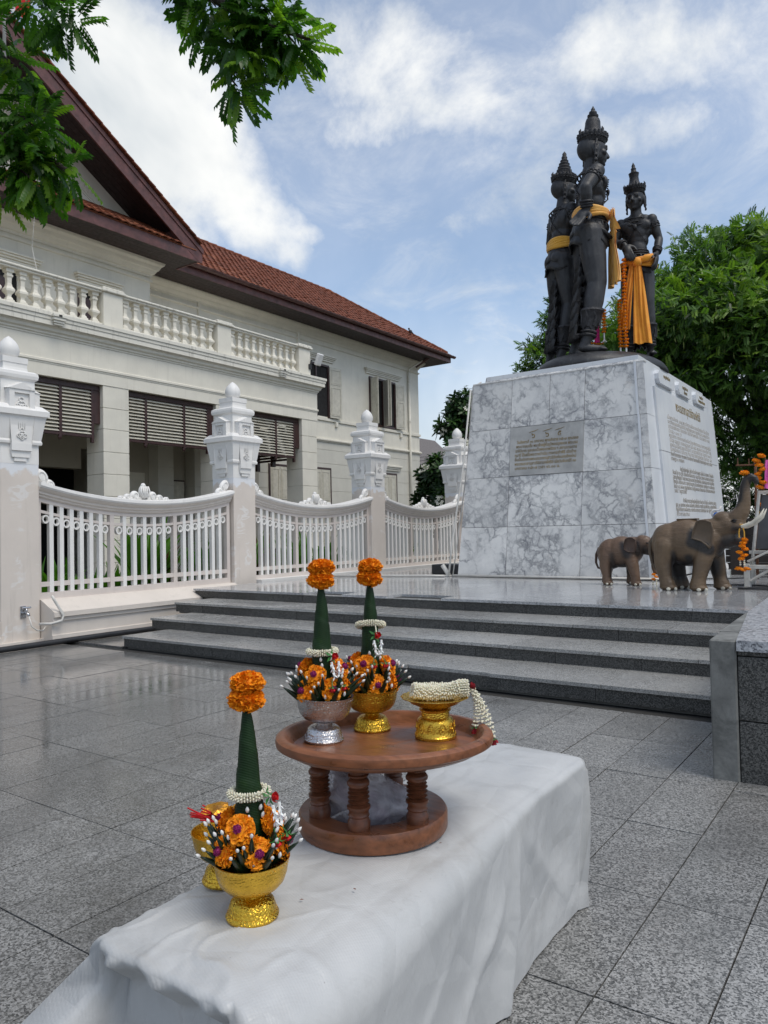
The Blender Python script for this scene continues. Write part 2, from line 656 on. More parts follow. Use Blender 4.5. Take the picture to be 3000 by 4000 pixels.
def painted(name, c, rough=.55, stain=.35, stc=(.16, .15, .13), seam=True, bump=.12):
    t = NT(name)
    p = t.pos()
    cc = t.ramp(t.noise(p, 2.3, 6, .6), [(.3, tuple(x * .93 for x in c)), (.7, tuple(min(.88, x * 1.05) for x in c))])
    run = t.noise(t.pos((7, 7, .45)), 1.4, 7, .7)
    cc = t.mix(t.mr(run, .55, .8, 0, stain), cc, stc)
    t.set(color=cc, rough=rough, spec=.4, normal=t.bump(t.noise(p, 45, 5, .6), bump, .004))
    return t.mat


MAT['fwhite'] = painted('fence_white_paint', (.76, .745, .72), .5, .22)
MAT['pink'] = painted('fence_primer', (.66, .60, .54), .6, .22)
MAT['cream'] = painted('cream_wall', (.72, .685, .595), .6, .30, (.33, .30, .24))
MAT['cream_w'] = painted('weathered_cream', (.72, .69, .61), .6, .8, (.07, .07, .062))
MAT['greywall'] = painted('grey_cream_wall', (.585, .565, .50), .6, .12, (.30, .28, .24))
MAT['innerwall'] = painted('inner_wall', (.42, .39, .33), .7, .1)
MAT['mahog'] = simple('mahogany_paint', (.045, .020, .018), .4, var=.3, scale=12, bump=.2)
MAT['fascia'] = simple('fascia_paint', (.115, .045, .04), .5, var=.4, scale=5, bump=.2, dirt=.4, dscale=3)
MAT['soffit'] = simple('soffit_boards', (.030, .017, .016), .6, var=.3, scale=8)
MAT['louvre'] = simple('louvre_paint', (.54, .51, .43), .5, var=.12, scale=9, dirt=.25)
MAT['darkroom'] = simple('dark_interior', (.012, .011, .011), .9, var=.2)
MAT['gutter'] = simple('gutter_copper_brown', (.10, .05, .045), .4, var=.35, scale=7)
MAT['concrete'] = simple('weathered_concrete', (.17, .17, .16), .8, var=.6, scale=4, bump=.4, bscale=25, dirt=.95, dirtc=(.045, .047, .044), dscale=8)

# ------------------------------------------------------------------ unit pieces that tiles and slabs share
_unit = {}


def unit_box(mat, b=.01, key=''):
    k = (mat.name, b, key)
    if k not in _unit:
        m = MB().bbox(-.5, .5, -.5, .5, -.5, .5, b)
        _unit[k] = m.mesh('slab_' + mat.name, mat)
    return _unit[k]


def piece(name, mat, parent, x0, x1, y0, y1, z0, z1, rot=None, b=.006):
    return put(name, unit_box(mat, b), parent, ((x0 + x1) / 2, (y0 + y1) / 2, (z0 + z1) / 2), rot, (x1 - x0, y1 - y0, z1 - z0))


def text_mesh(name, body, size, mat, parent, mat4, extrude=.002, align='LEFT', width=None, thick=0.0):
    cu = bpy.data.curves.new(name, 'FONT')
    cu.body = body
    cu.size = size
    cu.extrude = extrude
    cu.offset = thick
    cu.align_x = align
    cu.resolution_u = 2
    ob = bpy.data.objects.new('tmp_text', cu)
    col.objects.link(ob)
    dg = bpy.context.evaluated_depsgraph_get()
    me = bpy.data.meshes.new_from_object(ob.evaluated_get(dg))
    bpy.data.objects.remove(ob)
    bpy.data.curves.remove(cu)
    me.name = name
    if width and len(me.vertices):
        xs = [v.co.x for v in me.vertices]
        w = max(xs) - min(xs)
        if w > 1e-6:
            me.transform(Matrix.Diagonal((width / w, 1, 1, 1)))
    me.transform(mat4)
    sh = wl(parent)
    me.transform(Matrix.Translation(-sh))
    me.materials.clear()
    me.materials.append(mat)
    o = put(name, me, parent)
    if len(body) > 24: o['kind'] = 'stuff'
    return o


# ------------------------------------------------------------------ ground and pavement
ground = MB().add([(-900, -900, -.06), (900, -900, -.06), (900, 900, -.06), (-900, 900, -.06)], [(0, 1, 2, 3)]).build('ground', MAT['soil'])
tag(ground, 'bare ground around the plaza', 'ground', kind='structure')
pav = MB().box(-8.45, 6, -3, 7.2, -.055, -.028).build('plaza_pavement', MAT['joint'])
tag(pav, 'wet grey granite tile pavement of the plaza', 'pavement', kind='structure')
xs = [-.71 - .2915 * k for k in range(26, -1, -1)] + [-.444, -.17, .12, .41, .70, .99, 1.28]
ys = [.085 + .6035 * k for k in range(0, 9)]
tr = random.Random(3)
for i in range(len(xs) - 1):
    for j in range(len(ys) - 1):
        y1 = min(ys[j + 1], 5.1)
        if y1 <= ys[j]: continue
        g = .0024
        o = piece('tile', MAT['pave'], pav, xs[i] + g, xs[i + 1] - g, ys[j] + g, y1 - g, -.03, tr.uniform(-.0012, .0012),
                  (tr.uniform(-.0016, .0016), tr.uniform(-.0016, .0016), 0), .004)
for j in range(5):          # strip between the steps and the fence
    for i in range(4):
        y0 = 5.1 + .6 * j
        if y0 > 7.0: continue
        piece('tile', MAT['pave'], pav, -8.38 + .2985 * i + .002, -8.38 + .2985 * (i + 1) - .002, y0 + .002, min(y0 + .6, 7.1) - .002, -.03, 0.0005, None, .004)

# ------------------------------------------------------------------ steps
STEP_Y = [5.11, 5.73, 6.35, 6.97]
STEP_XL = [-7.15, -7.47, -7.79, -8.14]
XR = -.84
ZP = .48
steps = thing('granite_steps', 'four wide dark granite steps leading up to the monument platform', 'steps', (-4, 5.1, 0))
m = MB()
for i, (y, xl) in enumerate(zip(STEP_Y, STEP_XL)):
    y1 = (STEP_Y[i + 1] if i < 3 else 7.4)
    m.box(xl + .03, XR, y + .03, y1 + .04 * (i < 3), -.02 + .12 * i, .12 * (i + 1) - .03)
m.build('core', MAT['core'], steps)
sr = random.Random(5)
for i, (y, xl) in enumerate(zip(STEP_Y, STEP_XL)):
    z0, z1 = .12 * i, .12 * (i + 1)
    x = xl
    k = 0
    while x < XR - .05:
        w = sr.uniform(.68, .84) if k else sr.uniform(.45, .7)
        x1 = min(x + w, XR)
        if XR - x1 < .2: x1 = XR
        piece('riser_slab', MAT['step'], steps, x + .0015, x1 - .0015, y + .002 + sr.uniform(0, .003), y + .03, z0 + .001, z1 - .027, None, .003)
        x = x1; k += 1
    if i < 3:
        x = xl - .012
        k = 0
        y1 = STEP_Y[i + 1] + .004
        while x < XR - .05:
            w = sr.uniform(.72, .86) if k else sr.uniform(.5, .75)
            x1 = min(x + w, XR)
            if XR - x1 < .2: x1 = XR
            yy = y - .016
            if i == 0 and -3.3 < (x + x1) / 2 < -2.6: yy = y + .012     # chipped nosing
            dz = sr.uniform(-.0015, .0015)
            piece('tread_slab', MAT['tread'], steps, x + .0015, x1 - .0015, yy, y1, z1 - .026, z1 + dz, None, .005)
            x = x1; k += 1
    # left return face
    yr = STEP_Y[i + 1] if i < 3 else 7.2
    piece('return_slab', MAT['step'], steps, xl - .001, xl + .028, y + .004, yr, z0 + .001, z1 - .028, None, .003)

# ------------------------------------------------------------------ platform
plat = MB().box(-8.14, 3.2, 7.0, 24, .30, ZP - .028).build('monument_platform', MAT['joint'])
tag(plat, 'polished wet light granite floor of the monument platform', 'platform', kind='structure')
pr = random.Random(11)
x = -8.16
while x < XR + 1.5:                                   # edge nosing row
    x1 = x + pr.uniform(.55, .75)
    cxx = (x + x1) / 2
    if not (-6.4 < cxx < -5.75 or -4.75 < cxx < -4.2):
        piece('edge_tile', MAT['plat'], plat, x + .0015, x1 - .0015, 6.952, 7.255, ZP - .027, ZP + pr.uniform(-.0006, .0006), None, .004)
    else:
        piece('edge_tile', MAT['tread'], plat, x + .0015, x1 - .0015, 6.965, 7.05, ZP - .03, ZP - .022, None, .003)
    x = x1
cnt = 0
for j in range(14):
    y0 = 7.258 + .605 * j
    for i in range(20):
        x0 = -8.14 + .6 * i + (0 if j % 2 else .0)
        if x0 > 1.2: continue
        if 10.3 < y0 + .3 < 15.1 and -5.75 < x0 + .3 < -3.0: continue
        if y0 > 13 and x0 > -3.4: continue
        if y0 > 10.4 and x0 > -.5: continue
        piece('tile', MAT['plat'], plat, x0 + .0012, x0 + .6 - .0012, y0 + .0012, y0 + .605 - .0012, ZP - .027, ZP + pr.uniform(-.0005, .0005),
              (pr.uniform(-.0009, .0009), pr.uniform(-.0009, .0009), 0), .003)
        cnt += 1
piece('tile', MAT['plat'], plat, -8.14, -5.6, 15.74, 23.9, ZP - .027, ZP - .001, None, .001)

# ------------------------------------------------------------------ parapet at the right of the steps
par = thing('granite_parapet', 'granite clad parapet with a patched concrete end beside the steps', 'parapet', (-.7, 3.84, 0))
rotz = .036
PM = Matrix.Translation((-.82, 3.84, 0)) @ Matrix.Rotation(rotz, 4, 'Z')


def pbox(name, mat, x0, x1, y0, y1, z0, z1, b=.006):
    m = MB().bbox(x0, x1, y0, y1, z0, z1, b).xf(PM)
    return m.build(name, mat, par)


pbox('core', MAT['core'], .02, 1.6, .03, 8.2, -.02, .60, .002)
# concrete end: upright strip and the wedge that widens the top
mm = MB().bbox(0, .118, -.012, .30, -.01, .66, .008).xf(PM)
mm.build('concrete_end', MAT['concrete'], par)
mm = MB().prism([(0, .302), (.10, .302), (.012, 1.27), (0, 1.27)], 'z', .602, .6605).xf(PM)
mm.build('concrete_end', MAT['concrete'], par)
px = .121
for w in (.62, .62, .3):
    for z0, z1 in ((-.01, .284), (.287, .586), (.589, .657)):
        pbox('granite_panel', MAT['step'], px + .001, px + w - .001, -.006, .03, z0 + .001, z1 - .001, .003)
    px += w
mm = MB().prism([(.121, -.02), (.80, -.02), (.80, 2.33), (.004, 2.33), (.004, 1.29)], 'z', .612, .662).xf(PM)
mm.build('top_slab', MAT['slab'], par)
mm = MB().prism([(.803, -.02), (1.6, -.02), (1.6, 2.33), (.803, 2.33)], 'z', .612, .6625).xf(PM)
mm.build('top_slab', MAT['slab'], par)
for k in range(4):
    y0 = 2.335 + 1.3 * k
    for x0, x1 in ((.004, .80), (.803, 1.6)):
        pbox('top_slab', MAT['slab'], x0, x1, y0, y0 + 1.296, .612, .661 + .001 * (k % 2), .004)
pbox('side_panel', MAT['step'], -.002, .02, 1.2, 8.2, -.01, .61, .003)

# ------------------------------------------------------------------ pedestal
ped = thing('monument_pedestal', 'tall tapered pedestal clad in grey veined marble slabs', 'pedestal', (-4.3, 12.7, ZP))
PB = (-5.91, -2.80, 10.35, 15.05)
PT = (-5.66, -3.00, 10.57, 14.85)
Z0, Z1 = ZP, 3.515


def pt(z):
    t = (z - Z0) / (Z1 - Z0)
    return [PB[i] + (PT[i] - PB[i]) * t for i in range(4)]


def fslab(name, mat, xa0, xa1, z0, xb0, xb1, z1, d=.03, out=0.0):
    """slab on the sloping front face; x range at z0 and at z1"""
    v = []
    for (x, z) in ((xa0, z0), (xa1, z0), (xb1, z1), (xb0, z1)):
        yy = pt(z)[2]
        v.append((x, yy - out, z))
    for (x, z) in ((xa0, z0), (xa1, z0), (xb1, z1), (xb0, z1)):
        yy = pt(z)[2]
        v.append((x, yy + d, z))
    return MB().add(v, [(0, 1, 2, 3), (7, 6, 5, 4), (0, 4, 5, 1), (1, 5, 6, 2), (2, 6, 7, 3), (3, 7, 4, 0)]).build(name, mat, ped)


def rslab(name, mat, ya0, ya1, z0, yb0, yb1, z1, d=.03, out=0.0):
    """slab on the sloping right hand face (faces +x)"""
    v = []
    for k in (0, 1):
        for (y, z) in ((ya0, z0), (ya1, z0), (yb1, z1), (yb0, z1)):
            v.append((pt(z)[1] + (out if k == 0 else -d), y, z))
    return MB().add(v, [(0, 1, 2, 3), (7, 6, 5, 4), (0, 4, 5, 1), (1, 5, 6, 2), (2, 6, 7, 3), (3, 7, 4, 0)]).build(name, mat, ped)


c0, c1 = pt(Z0), pt(Z1)
e = .028
m = MB().loft([[(c[0] + e, c[2] + e, z), (c[1] - e, c[2] + e, z), (c[1] - e, c[3] - e, z), (c[0] + e, c[3] - e, z)] for c, z in ((c0, Z0 + .001), (c1, Z1 - .002))])
m.build('core', MAT['joint'], ped)
rows = [Z0 + .002, 1.248, 2.015, 2.765, Z1]
jx = lambda x, z: x + .03 * (z - 2.4)
dr = random.Random(21)
g = .003
for r in range(4):
    za, zb = rows[r] + g, rows[r + 1] - g
    L0, L1 = pt(za)[0], pt(zb)[0]
    R0, R1 = pt(za)[1], pt(zb)[1]
    cols = [None, -5.02, -3.86, -3.035 if False else None]
    split = {3: [(-5.02, -4.40), (-4.40, -3.86)]}.get(r)
    o = lambda: dr.uniform(0, .004)
    fslab('marble_slab', MAT['marble'], L0 + .002, jx(-5.02, za) - g, za, L1 + .002, jx(-5.02, zb) - g, zb, out=o())
    if r != 2:
        for a, b in (split or [(-5.02, -3.86)]):
            fslab('marble_slab', MAT['marble'], jx(a, za) + g, jx(b, za) - g, za, jx(a, zb) + g, jx(b, zb) - g, zb, out=o())
    sa, sb = R0 - .135, R1 - .13
    fslab('marble_slab', MAT['marble'], jx(-3.86, za) + g, sa - .004, za, jx(-3.86, zb) + g, sb - .004, zb, out=o())
    fslab('corner_slab', MAT['marble'], sa + .034, R0 - .003, za, sb + .034, R1 - .003, zb, out=.008)
    # slender upright moulding by the corner
    fslab('corner_moulding', MAT['wmarble'], sa - .002, sa + .030, za - g + .0005, sb - .002, sb + .030, zb + g - .0005, out=.022)
    # left face and back, plainly slabbed
    for k in range(3):
        v = []
        ta0, ta1 = k / 3, (k + 1) / 3
        for off in (0.0, .03):
            for (t_, z_) in ((ta0, za), (ta1, za), (ta1, zb), (ta0, zb)):
                c = pt(z_)
                v.append((c[0] + off - dr.uniform(0, .002), c[2] + .031 + (c[3] - c[2] - .031) * t_ + (.003 if t_ == ta0 else -.003), z_))
        MB().add(v, [(3, 2, 1, 0), (4, 5, 6, 7), (1, 5, 4, 0), (2, 6, 5, 1), (3, 7, 6, 2), (0, 4, 7, 3)]).build('marble_slab', MAT['marble'], ped)
        v = []
        for off in (0.0, .03):
            for (t_, z_) in ((ta0, za), (ta1, za), (ta1, zb), (ta0, zb)):
                c = pt(z_)
                v.append((c[0] + .031 + (c[1] - c[0] - .062) * t_ + (.003 if t_ == ta0 else -.003), c[3] - off, z_))
        MB().add(v, [(3, 2, 1, 0), (4, 5, 6, 7), (1, 5, 4, 0), (2, 6, 5, 1), (3, 7, 6, 2), (0, 4, 7, 3)]).build('marble_slab', MAT['marble'], ped)
# inscribed plaque let into the front
za, zb = 2.02, 2.76
plq = fslab('inscription_plaque', MAT['plaque'], -5.025, -3.868, za, -5.005, -3.850, zb, out=.012)
tilt = math.atan2(PT[2] - PB[2], Z1 - Z0)


def front_m(x, z, out=.013):
    return Matrix.Translation((x, pt(z)[2] - out, z)) @ Matrix.Rotation(R(90) - tilt, 4, 'X')


PL = ['วันอังคารที่ ๓๐ มกราคม พุทธศักราช ๒๕๒๗ ศุภมงคล',
      'พระบาทสมเด็จ พระเจ้าอยู่หัวภูมิพลอดุลยเดช พระบรม',
      'ราชินีนาถ และสมเด็จพระเทพรัตน ฯ สยามบรมราช',
      'กุมารี ได้เสด็จพระราชดำเนิน ทรงกระทำพิธี เปิดป้าย',
      'อันเป็นประธานพระบรมราชานุสาวรีย์แห่งนครเชียงใหม่',
      'พระบรมราชานุสาวรีย์สามกษัตริย์ เมื่อวันจันทร์ที่ ๓๐',
      'มกราคม ๒๕๒๗ เวลา ๑๖.๐๐ น.']
for k, s_ in enumerate(PL):
    z = 2.505 - .066 * k
    x0 = -4.90 - .012 * min(k, 3)
    text_mesh('inscription_line', s_, .062, MAT['goldtext'], plq, front_m(x0, z), .0012, width=(.97 if k < 6 else .72), thick=.0012)
for k, (s_, gx) in enumerate((('๖', -4.66), ('๖', -4.44), ('๕', -4.25))):
    text_mesh('emblem', s_, .12, MAT['goldtext'], plq, front_m(gx, 2.575), .0012, thick=.002)
    m = MB().tube([front_m(gx - .04 + .05 * t, 2.66 + .012 * t + .008 * math.sin(3 * t)) @ Vector((0, 0, 0)) for t in (0, 1, 2, 3)], [.003, .006, .005, .002], 6)
    m.build('emblem', MAT['goldtext'], plq)
# right hand face: plain marble border, inscribed white panel, three name plates
for r in range(4):
    za, zb = rows[r] + g, rows[r + 1] - g
    F0, F1, B0, B1 = pt(za)[2], pt(zb)[2], pt(za)[3], pt(zb)[3]
    rslab('border_slab', MAT['wmarble'], F0 + .002, F0 + .36, za, F1 + .002, F1 + .36, zb)
    rslab('border_slab', MAT['wmarble'], F0 + .366, B0 - .002, za, F1 + .366, B1 - .002, zb, out=-.004)
def rm(y, z, out=.03):
    t = (z - Z0) / (Z1 - Z0)
    tl = math.atan2(PB[1] - PT[1], Z1 - Z0)
    b = Matrix(((0, -math.sin(tl), math.cos(tl), 0), (1, 0, 0, 0), (0, math.cos(tl), math.sin(tl), 0), (0, 0, 0, 1)))
    return Matrix.Translation((pt(z)[1] + out, y, z)) @ b


panel = rslab('text_panel', MAT['wmarble'], 10.955, 14.72, .95, 10.935, 14.70, 2.285, out=.026)
rslab('text_panel', MAT['wmarble'], 10.934, 14.70, 2.293, 10.915, 14.62, 3.21, out=.028)
text_mesh('panel_title', 'พระบรมราชานุสาวรีย์สามกษัตริย์', .20, MAT['goldtext'], panel, rm(12.0, 2.98, .029), .001, width=1.62, thick=.003)
body = ['เมื่อพุทธศักราช ๑๘๓๙ พญามังรายเสด็จมาทรงสร้างเมือง ขึ้นในที่ราบ',
        'ระหว่างดอยสุเทพกับแม่น้ำปิง ทรงเชิญพระสหาย พญางำเมือง และพญาร่วง ๒',
        'มาร่วมกันพิจารณา โปรดเกล้าฯ ให้สร้างกำแพงเมือง ๔ ด้าน โดยรอบ ๒ พ.ศ.',
        'ด้านละ ๑ ๐๐๐ วา',
        'พญามังราย ทรงปกครองบ้านเมือง ด้วยทศพิธราชธรรม ประชาราษฎร์อยู่เย็น',
        'เป็นสุข ตลอดมา จวบจนสวรรคต ในปี ๑๘๕๔ พระชนมายุ ๗๒ พรรษา และ',
        'ลูกหลานได้สืบราชสมบัติต่อมา ในราชวงศ์มังราย นานกว่า ๒๐๐ ปี',
        'เมืองเชียงใหม่ ได้รับการ ทำนุบำรุง ให้เจริญรุ่งเรือง ทั้งศาสนา และ',
        'ศิลปวัฒนธรรม ประเพณี อันงดงาม สืบทอดกันมาถึงปัจจุบัน พ.ศ. ๒๕๒๖',
        'ราษฎร ๑ พรรษา', '',
        '     จังหวัดเชียงใหม่ พร้อมด้วยข้าราชการ พ่อค้า ประชาชน ร่วมใจกัน',
        'จัดสร้าง ณ ที่นี้ เพื่อเป็นที่สักการะ และรำลึก ถึงพระมหากรุณาธิคุณ',
        'สถานที่แห่งนี้ คือข่วงหลวงกลางเวียงเชียงใหม่ หน้าศาลากลาง หลังเดิม',
        'ซึ่งเป็น ที่ตั้งหอคำ ของเจ้าหลวง เมืองเชียงใหม่ แต่เดิมมา จนถึงกาล',
        'บัดนี้ พ.ศ. ๒๕๒๗ กรมศิลปากร เป็นผู้ออกแบบ ปั้นและหล่อ ด้วยโลหะทองเหลือง',
        'รมดำ "อนุสาวรีย์นี้"', '',
        '     ทำพิธีบวงสรวงอัญเชิญขึ้นประดิษฐาน ในวันที่ ๓ กันยายน ๒๕๒๖',
        'และ ๓๐ มกราคม ๒๕๒๗ เสด็จพระราชดำเนิน ทรงประกอบพิธีเปิด ณ สถานที่แห่งนี้',
        'ให้เป็นที่เคารพสักการะ ของประชาชนชาวเชียงใหม่ และ ผู้มาเยือน สืบไป',
        'ชั่วกาลนาน']
for k, s_ in enumerate(body):
    if not s_: continue
    z = 2.80 - .0685 * k
    short = len(s_) < 22
    ind = .45 if s_.startswith(' ') else 0.0
    text_mesh('panel_line', s_.strip(), .085, MAT['browntext'], panel, rm(11.44 + ind, z, .029), .0008, width=(.75 if short else 2.75 - ind), thick=.0012)
for (y0, y1, lines) in ((11.08, 11.97, ['พญางำเมือง']), (12.22, 13.02, ['พญามังราย', 'เม็งราย']), (13.33, 14.14, ['พญาร่วง', 'พ่อขุนรามคำแหง'])):
    m = MB()
    za, zb, cut = 3.28, 3.475, .06
    poly = [(y0 + cut, za), (y1 - cut, za), (y1, za + cut), (y1, zb - cut), (y1 - cut, zb), (y0 + cut, zb), (y0, zb - cut), (y0, za + cut)]
    n = len(poly)
    v = [(pt(z)[1] + .055, y, z) for y, z in poly] + [(pt(z)[1] - .01, y, z) for y, z in poly]
    f = [tuple(range(n)), tuple(range(2 * n - 1, n - 1, -1))] + [(j, j + n, (j + 1) % n + n, (j + 1) % n) for j in range(n)]
    npl = m.add(v, f).build('name_plate', MAT['wmarble'], ped)
    for q, s_ in enumerate(lines):
        text_mesh('plate_text', s_, .075, MAT['goldtext'], npl, rm((y0 + y1) / 2, 3.385 - .075 * q, .057), .001, 'CENTER', thick=.001)
# crowning course
c = pt(Z1)
for k in range(5):
    a, b = c[0] + .12 + (c[1] - c[0] - .24) * k / 5, c[0] + .12 + (c[1] - c[0] - .24) * (k + 1) / 5
    MB().add([(a + .002, c[2] + .14, Z1 + .001), (b - .002, c[2] + .14, Z1 + .001), (b - .002, c[2] + .20, Z1 + .135), (a + .002, c[2] + .20, Z1 + .135),
              (a + .002, c[2] + .5, Z1 + .001), (b - .002, c[2] + .5, Z1 + .001), (b - .002, c[2] + .5, Z1 + .135), (a + .002, c[2] + .5, Z1 + .135)],
             [(0, 1, 2, 3), (7, 6, 5, 4), (0, 4, 5, 1), (1, 5, 6, 2), (2, 6, 7, 3), (3, 7, 4, 0)]).build('cap_slab', MAT['marble'], ped)
MB().loft([[(c[0] + .15, c[2] + .17, z), (c[1] - .12, c[2] + .17, z), (c[1] - .12, c[3] - .14, z), (c[0] + .15, c[3] - .14, z)] for z in (Z1 - .001, Z1 + .132)]).build('cap_core', MAT['wmarble'], ped)
MB().bbox(c[0] - .012, c[1] + .012, c[2] - .014, c[2] + .10, Z1 - .012, Z1 + .014, .006).build('cap_moulding', MAT['marble'], ped)
# conduits at the foot and up the left arris
m = MB().tube([(-8.05, 9.6, ZP + .02), (-6.3, 10.16, ZP + .02), (-6.06, 10.20, ZP + .02)], .017, 8)
tag(m.build('pvc_pipe', MAT['pvc'], smooth=True), 'thin white pipe crossing the wet platform from fence to pedestal', 'pipe')
m = MB().tube([(-5.96, 10.29, ZP + .022), (-3.9, 10.30, ZP + .022), (-2.6, 10.32, ZP + .022)], .018, 8)
tag(m.build('pvc_pipe', MAT['pvc'], smooth=True), 'thin white pipe along the foot of the pedestal front', 'pipe')
m = MB().tube([(-6.03, 10.28, ZP + .02), (-5.99, 10.33, ZP + .5), (-5.83, 10.46, 2.2), (-5.715, 10.57, 3.45)], .016, 8)
m.tube([(-6.00, 10.36, ZP + .02), (-5.95, 10.42, ZP + .5), (-5.79, 10.52, 2.2), (-5.69, 10.60, 3.5), (-5.55, 10.62, 3.56)], .010, 6)
tag(m.build('conduit', MAT['pvc'], smooth=True), 'grey conduit running up the left edge of the pedestal', 'pipe')
m = MB().bbox(-6.62, -6.05, 10.72, 11.1, ZP + .002, ZP + .17, .012)
tag(m.build('black_box', MAT['blackbox']), 'low black box on the platform left of the pedestal', 'box')
m = MB().tube([(-6.17, 10.33, ZP + .18), (-6.06, 10.33, ZP + .03)], [.035, .035], 10)
m.bbox(-6.12, -6.02, 10.28, 10.36, ZP + .002, ZP + .03, .005)
tag(m.build('uplight', MAT['pvc'], smooth=.6), 'small grey spotlight at the left foot of the pedestal', 'spotlight')
# ------------------------------------------------------------------ fence
FX = -8.30                    # outer face of the pillars
PW = .225
PYS = [4.58, 8.09, 11.57, 15.05]


def ornament(mb, c, s, fr):
    """knot of rings in relief; fr maps local (u, v, out) to space"""
    for (du, dv, rr) in ((0, .0, .05), (-.045, -.02, .032), (.045, -.02, .032), (0, .065, .028), (0, -.05, .03)):
        pts = []
        for k in range(13):
            a = 2 * math.pi * k / 12
            pts.append(fr(c[0] + s * (du + rr * math.cos(a)), c[1] + s * (dv + rr * math.sin(a)), .008))
        mb.tube(pts, .0075 * s, 5, False)
    mb.sphere(fr(c[0], c[1], .006), .016 * s, 8, 6)


def make_pillar():
    root = thing('fence_pillar', 'pillar', 'pillar', (0, 0, 0), 'pillars of the white fence')
    h = PW
    # shaft, primer below, fresh white above; pale repair daubs on the primer
    MB().square_lathe([(h, 0), (h, 2.07)]).build('shaft', MAT['pinkdaub'], root, local=True)
    MB().square_lathe([(h + .002, 2.068), (h + .002, 2.285), (h + .028, 2.295), (h + .032, 2.32), (h + .022, 2.345), (h + .025, 2.36), (h + .062, 2.60), (h + .066, 2.61), (h + .09, 2.62), (h + .092, 2.68),
                       (h + .03, 2.74), (h - .025, 2.745), (h - .025, 3.02), (h - .028, 3.03), (h + .002, 3.055), (h + .008, 3.09), (h + .002, 3.125), (h - .03, 3.145), (.150, 3.15), (.142, 3.19), (.142, 3.235),
                       (.150, 3.24), (.150, 3.305), (.10, 3.315)]).build('capital', MAT['fwhite'], root, local=True)
    # corner pyramidal stops between the tablets
    for q in range(4):
        rot = Matrix.Rotation(q * math.pi / 2, 4, 'Z')
        m = MB()
        o = h + .065                         # face plane of the tablet
        w = .150
        poly = [(-w, 2.64), (-w, 2.915), (0, 2.985), (w, 2.915), (w, 2.64), (.118, 2.30), (.118, 2.215), (.10, 2.20), (.085, 2.14), (.072, 2.13), (.072, 2.095), (-.072, 2.095), (-.072, 2.13), (-.085, 2.14), (-.10, 2.20), (-.118, 2.215), (-.118, 2.30)]
        d = [o if z > 2.6 else (o - .012 if z > 2.25 else (o - .035 if z > 2.15 else h + .012)) for _, z in poly]
        n = len(poly)
        # body of the tablet, side walls back to the pillar
        fr = [(dd, y, z) for (y, z), dd in zip(poly, d)]
        bk = [(h - .06, y, z) for (y, z) in poly]
        f = [(j, (j + 1) % n, (j + 1) % n + n, j + n) for j in range(n)]
        cx = len(fr) * 2
        m.add(fr + bk, f)
        # front skin split so that the recessed niche reads as real depth
        k0 = len(m.v)
        nw, nz0, nz1 = .088, 2.46, 2.87
        m.prism([(-w + .001, 2.64), (-w + .001, 2.915), (-nw, 2.932), (-nw, 2.64)], 'x', o - .03, o)
        m.prism([(nw, 2.64), (nw, 2.932), (w - .001, 2.915), (w - .001, 2.64)], 'x', o - .03, o)
        m.prism([(-nw - .001, nz1), (-nw - .001, 2.933), (0, 2.984), (nw + .001, 2.933), (nw + .001, nz1)], 'x', o - .03, o)
        m.prism([(-w, 2.64), (w, 2.64), (.118, 2.30), (-.118, 2.30)], 'x', o - .05, o - .018)
        m.prism([(-nw, 2.64), (nw, 2.64), (nw, nz1), (-nw, nz1)], 'x', o - .06, o - .026)
        m.prism([(-.118, 2.215), (.118, 2.215), (.118, 2.30), (-.118, 2.30)], 'x', h - .02, o - .013)
        m.prism([(-.10, 2.14), (.10, 2.14), (.118, 2.215), (-.118, 2.215)], 'x', h - .02, o - .034)
        m.prism([(-.072, 2.095), (.072, 2.095), (.072, 2.14), (-.072, 2.14)], 'x', h - .02, h + .02)
        # little gabled hood
        m.add([(o + .012, -w - .012, 2.912), (o + .012, 0, 2.990), (o + .012, w + .012, 2.912), (h - .08, -w - .012, 2.93), (h - .08, 0, 3.02), (h - .08, w + .012, 2.93)],
              [(0, 1, 4, 3), (1, 2, 5, 4), (0, 2, 1), (0, 3, 5, 2)])
        m.xf(rot)
        tb = m.build('tablet', MAT['fwhite'], root, local=True)
        m = MB()

        def frm(u, v, out):
            return rot @ Vector((o - .026 + out, u, v))
        ornament(m, (0, 2.735), .95, frm)

        def frm2(u, v, out):
            return rot @ Vector((o - .018 + out, u, v))
        ornament(m, (0, 2.40), .75, frm2)
        for du in (-.035, -.012, .012, .035):
            m.tube([frm2(du, 2.46, .004), frm2(du * 1.2, 2.62, .004)], .004, 5)
        m.build('relief_ornament', MAT['fwhite'], tb, smooth=True, local=True)
        cr = Matrix.Rotation(q * math.pi / 2 + math.pi / 4, 4, 'Z')
        m = MB().add([(-.01, -.10, 2.675), (h * 1.414 + .135 - .03, 0, 2.675), (-.01, .10, 2.675), (h * 1.1, 0, 2.78)], [(0, 1, 3), (1, 2, 3), (2, 0, 3), (0, 2, 1)]).xf(cr)
        m.build('corner_stop', MAT['fwhite'], root, local=True)
    prof = [(.075, 3.312), (.098, 3.335), (.112, 3.365), (.117, 3.40), (.113, 3.435), (.098, 3.475), (.072, 3.513), (.04, 3.545), (.015, 3.562), (0.002, 3.57)]
    MB().lathe(prof, 24).build('finial', MAT['fwhite'], root, smooth=True, local=True)
    return root


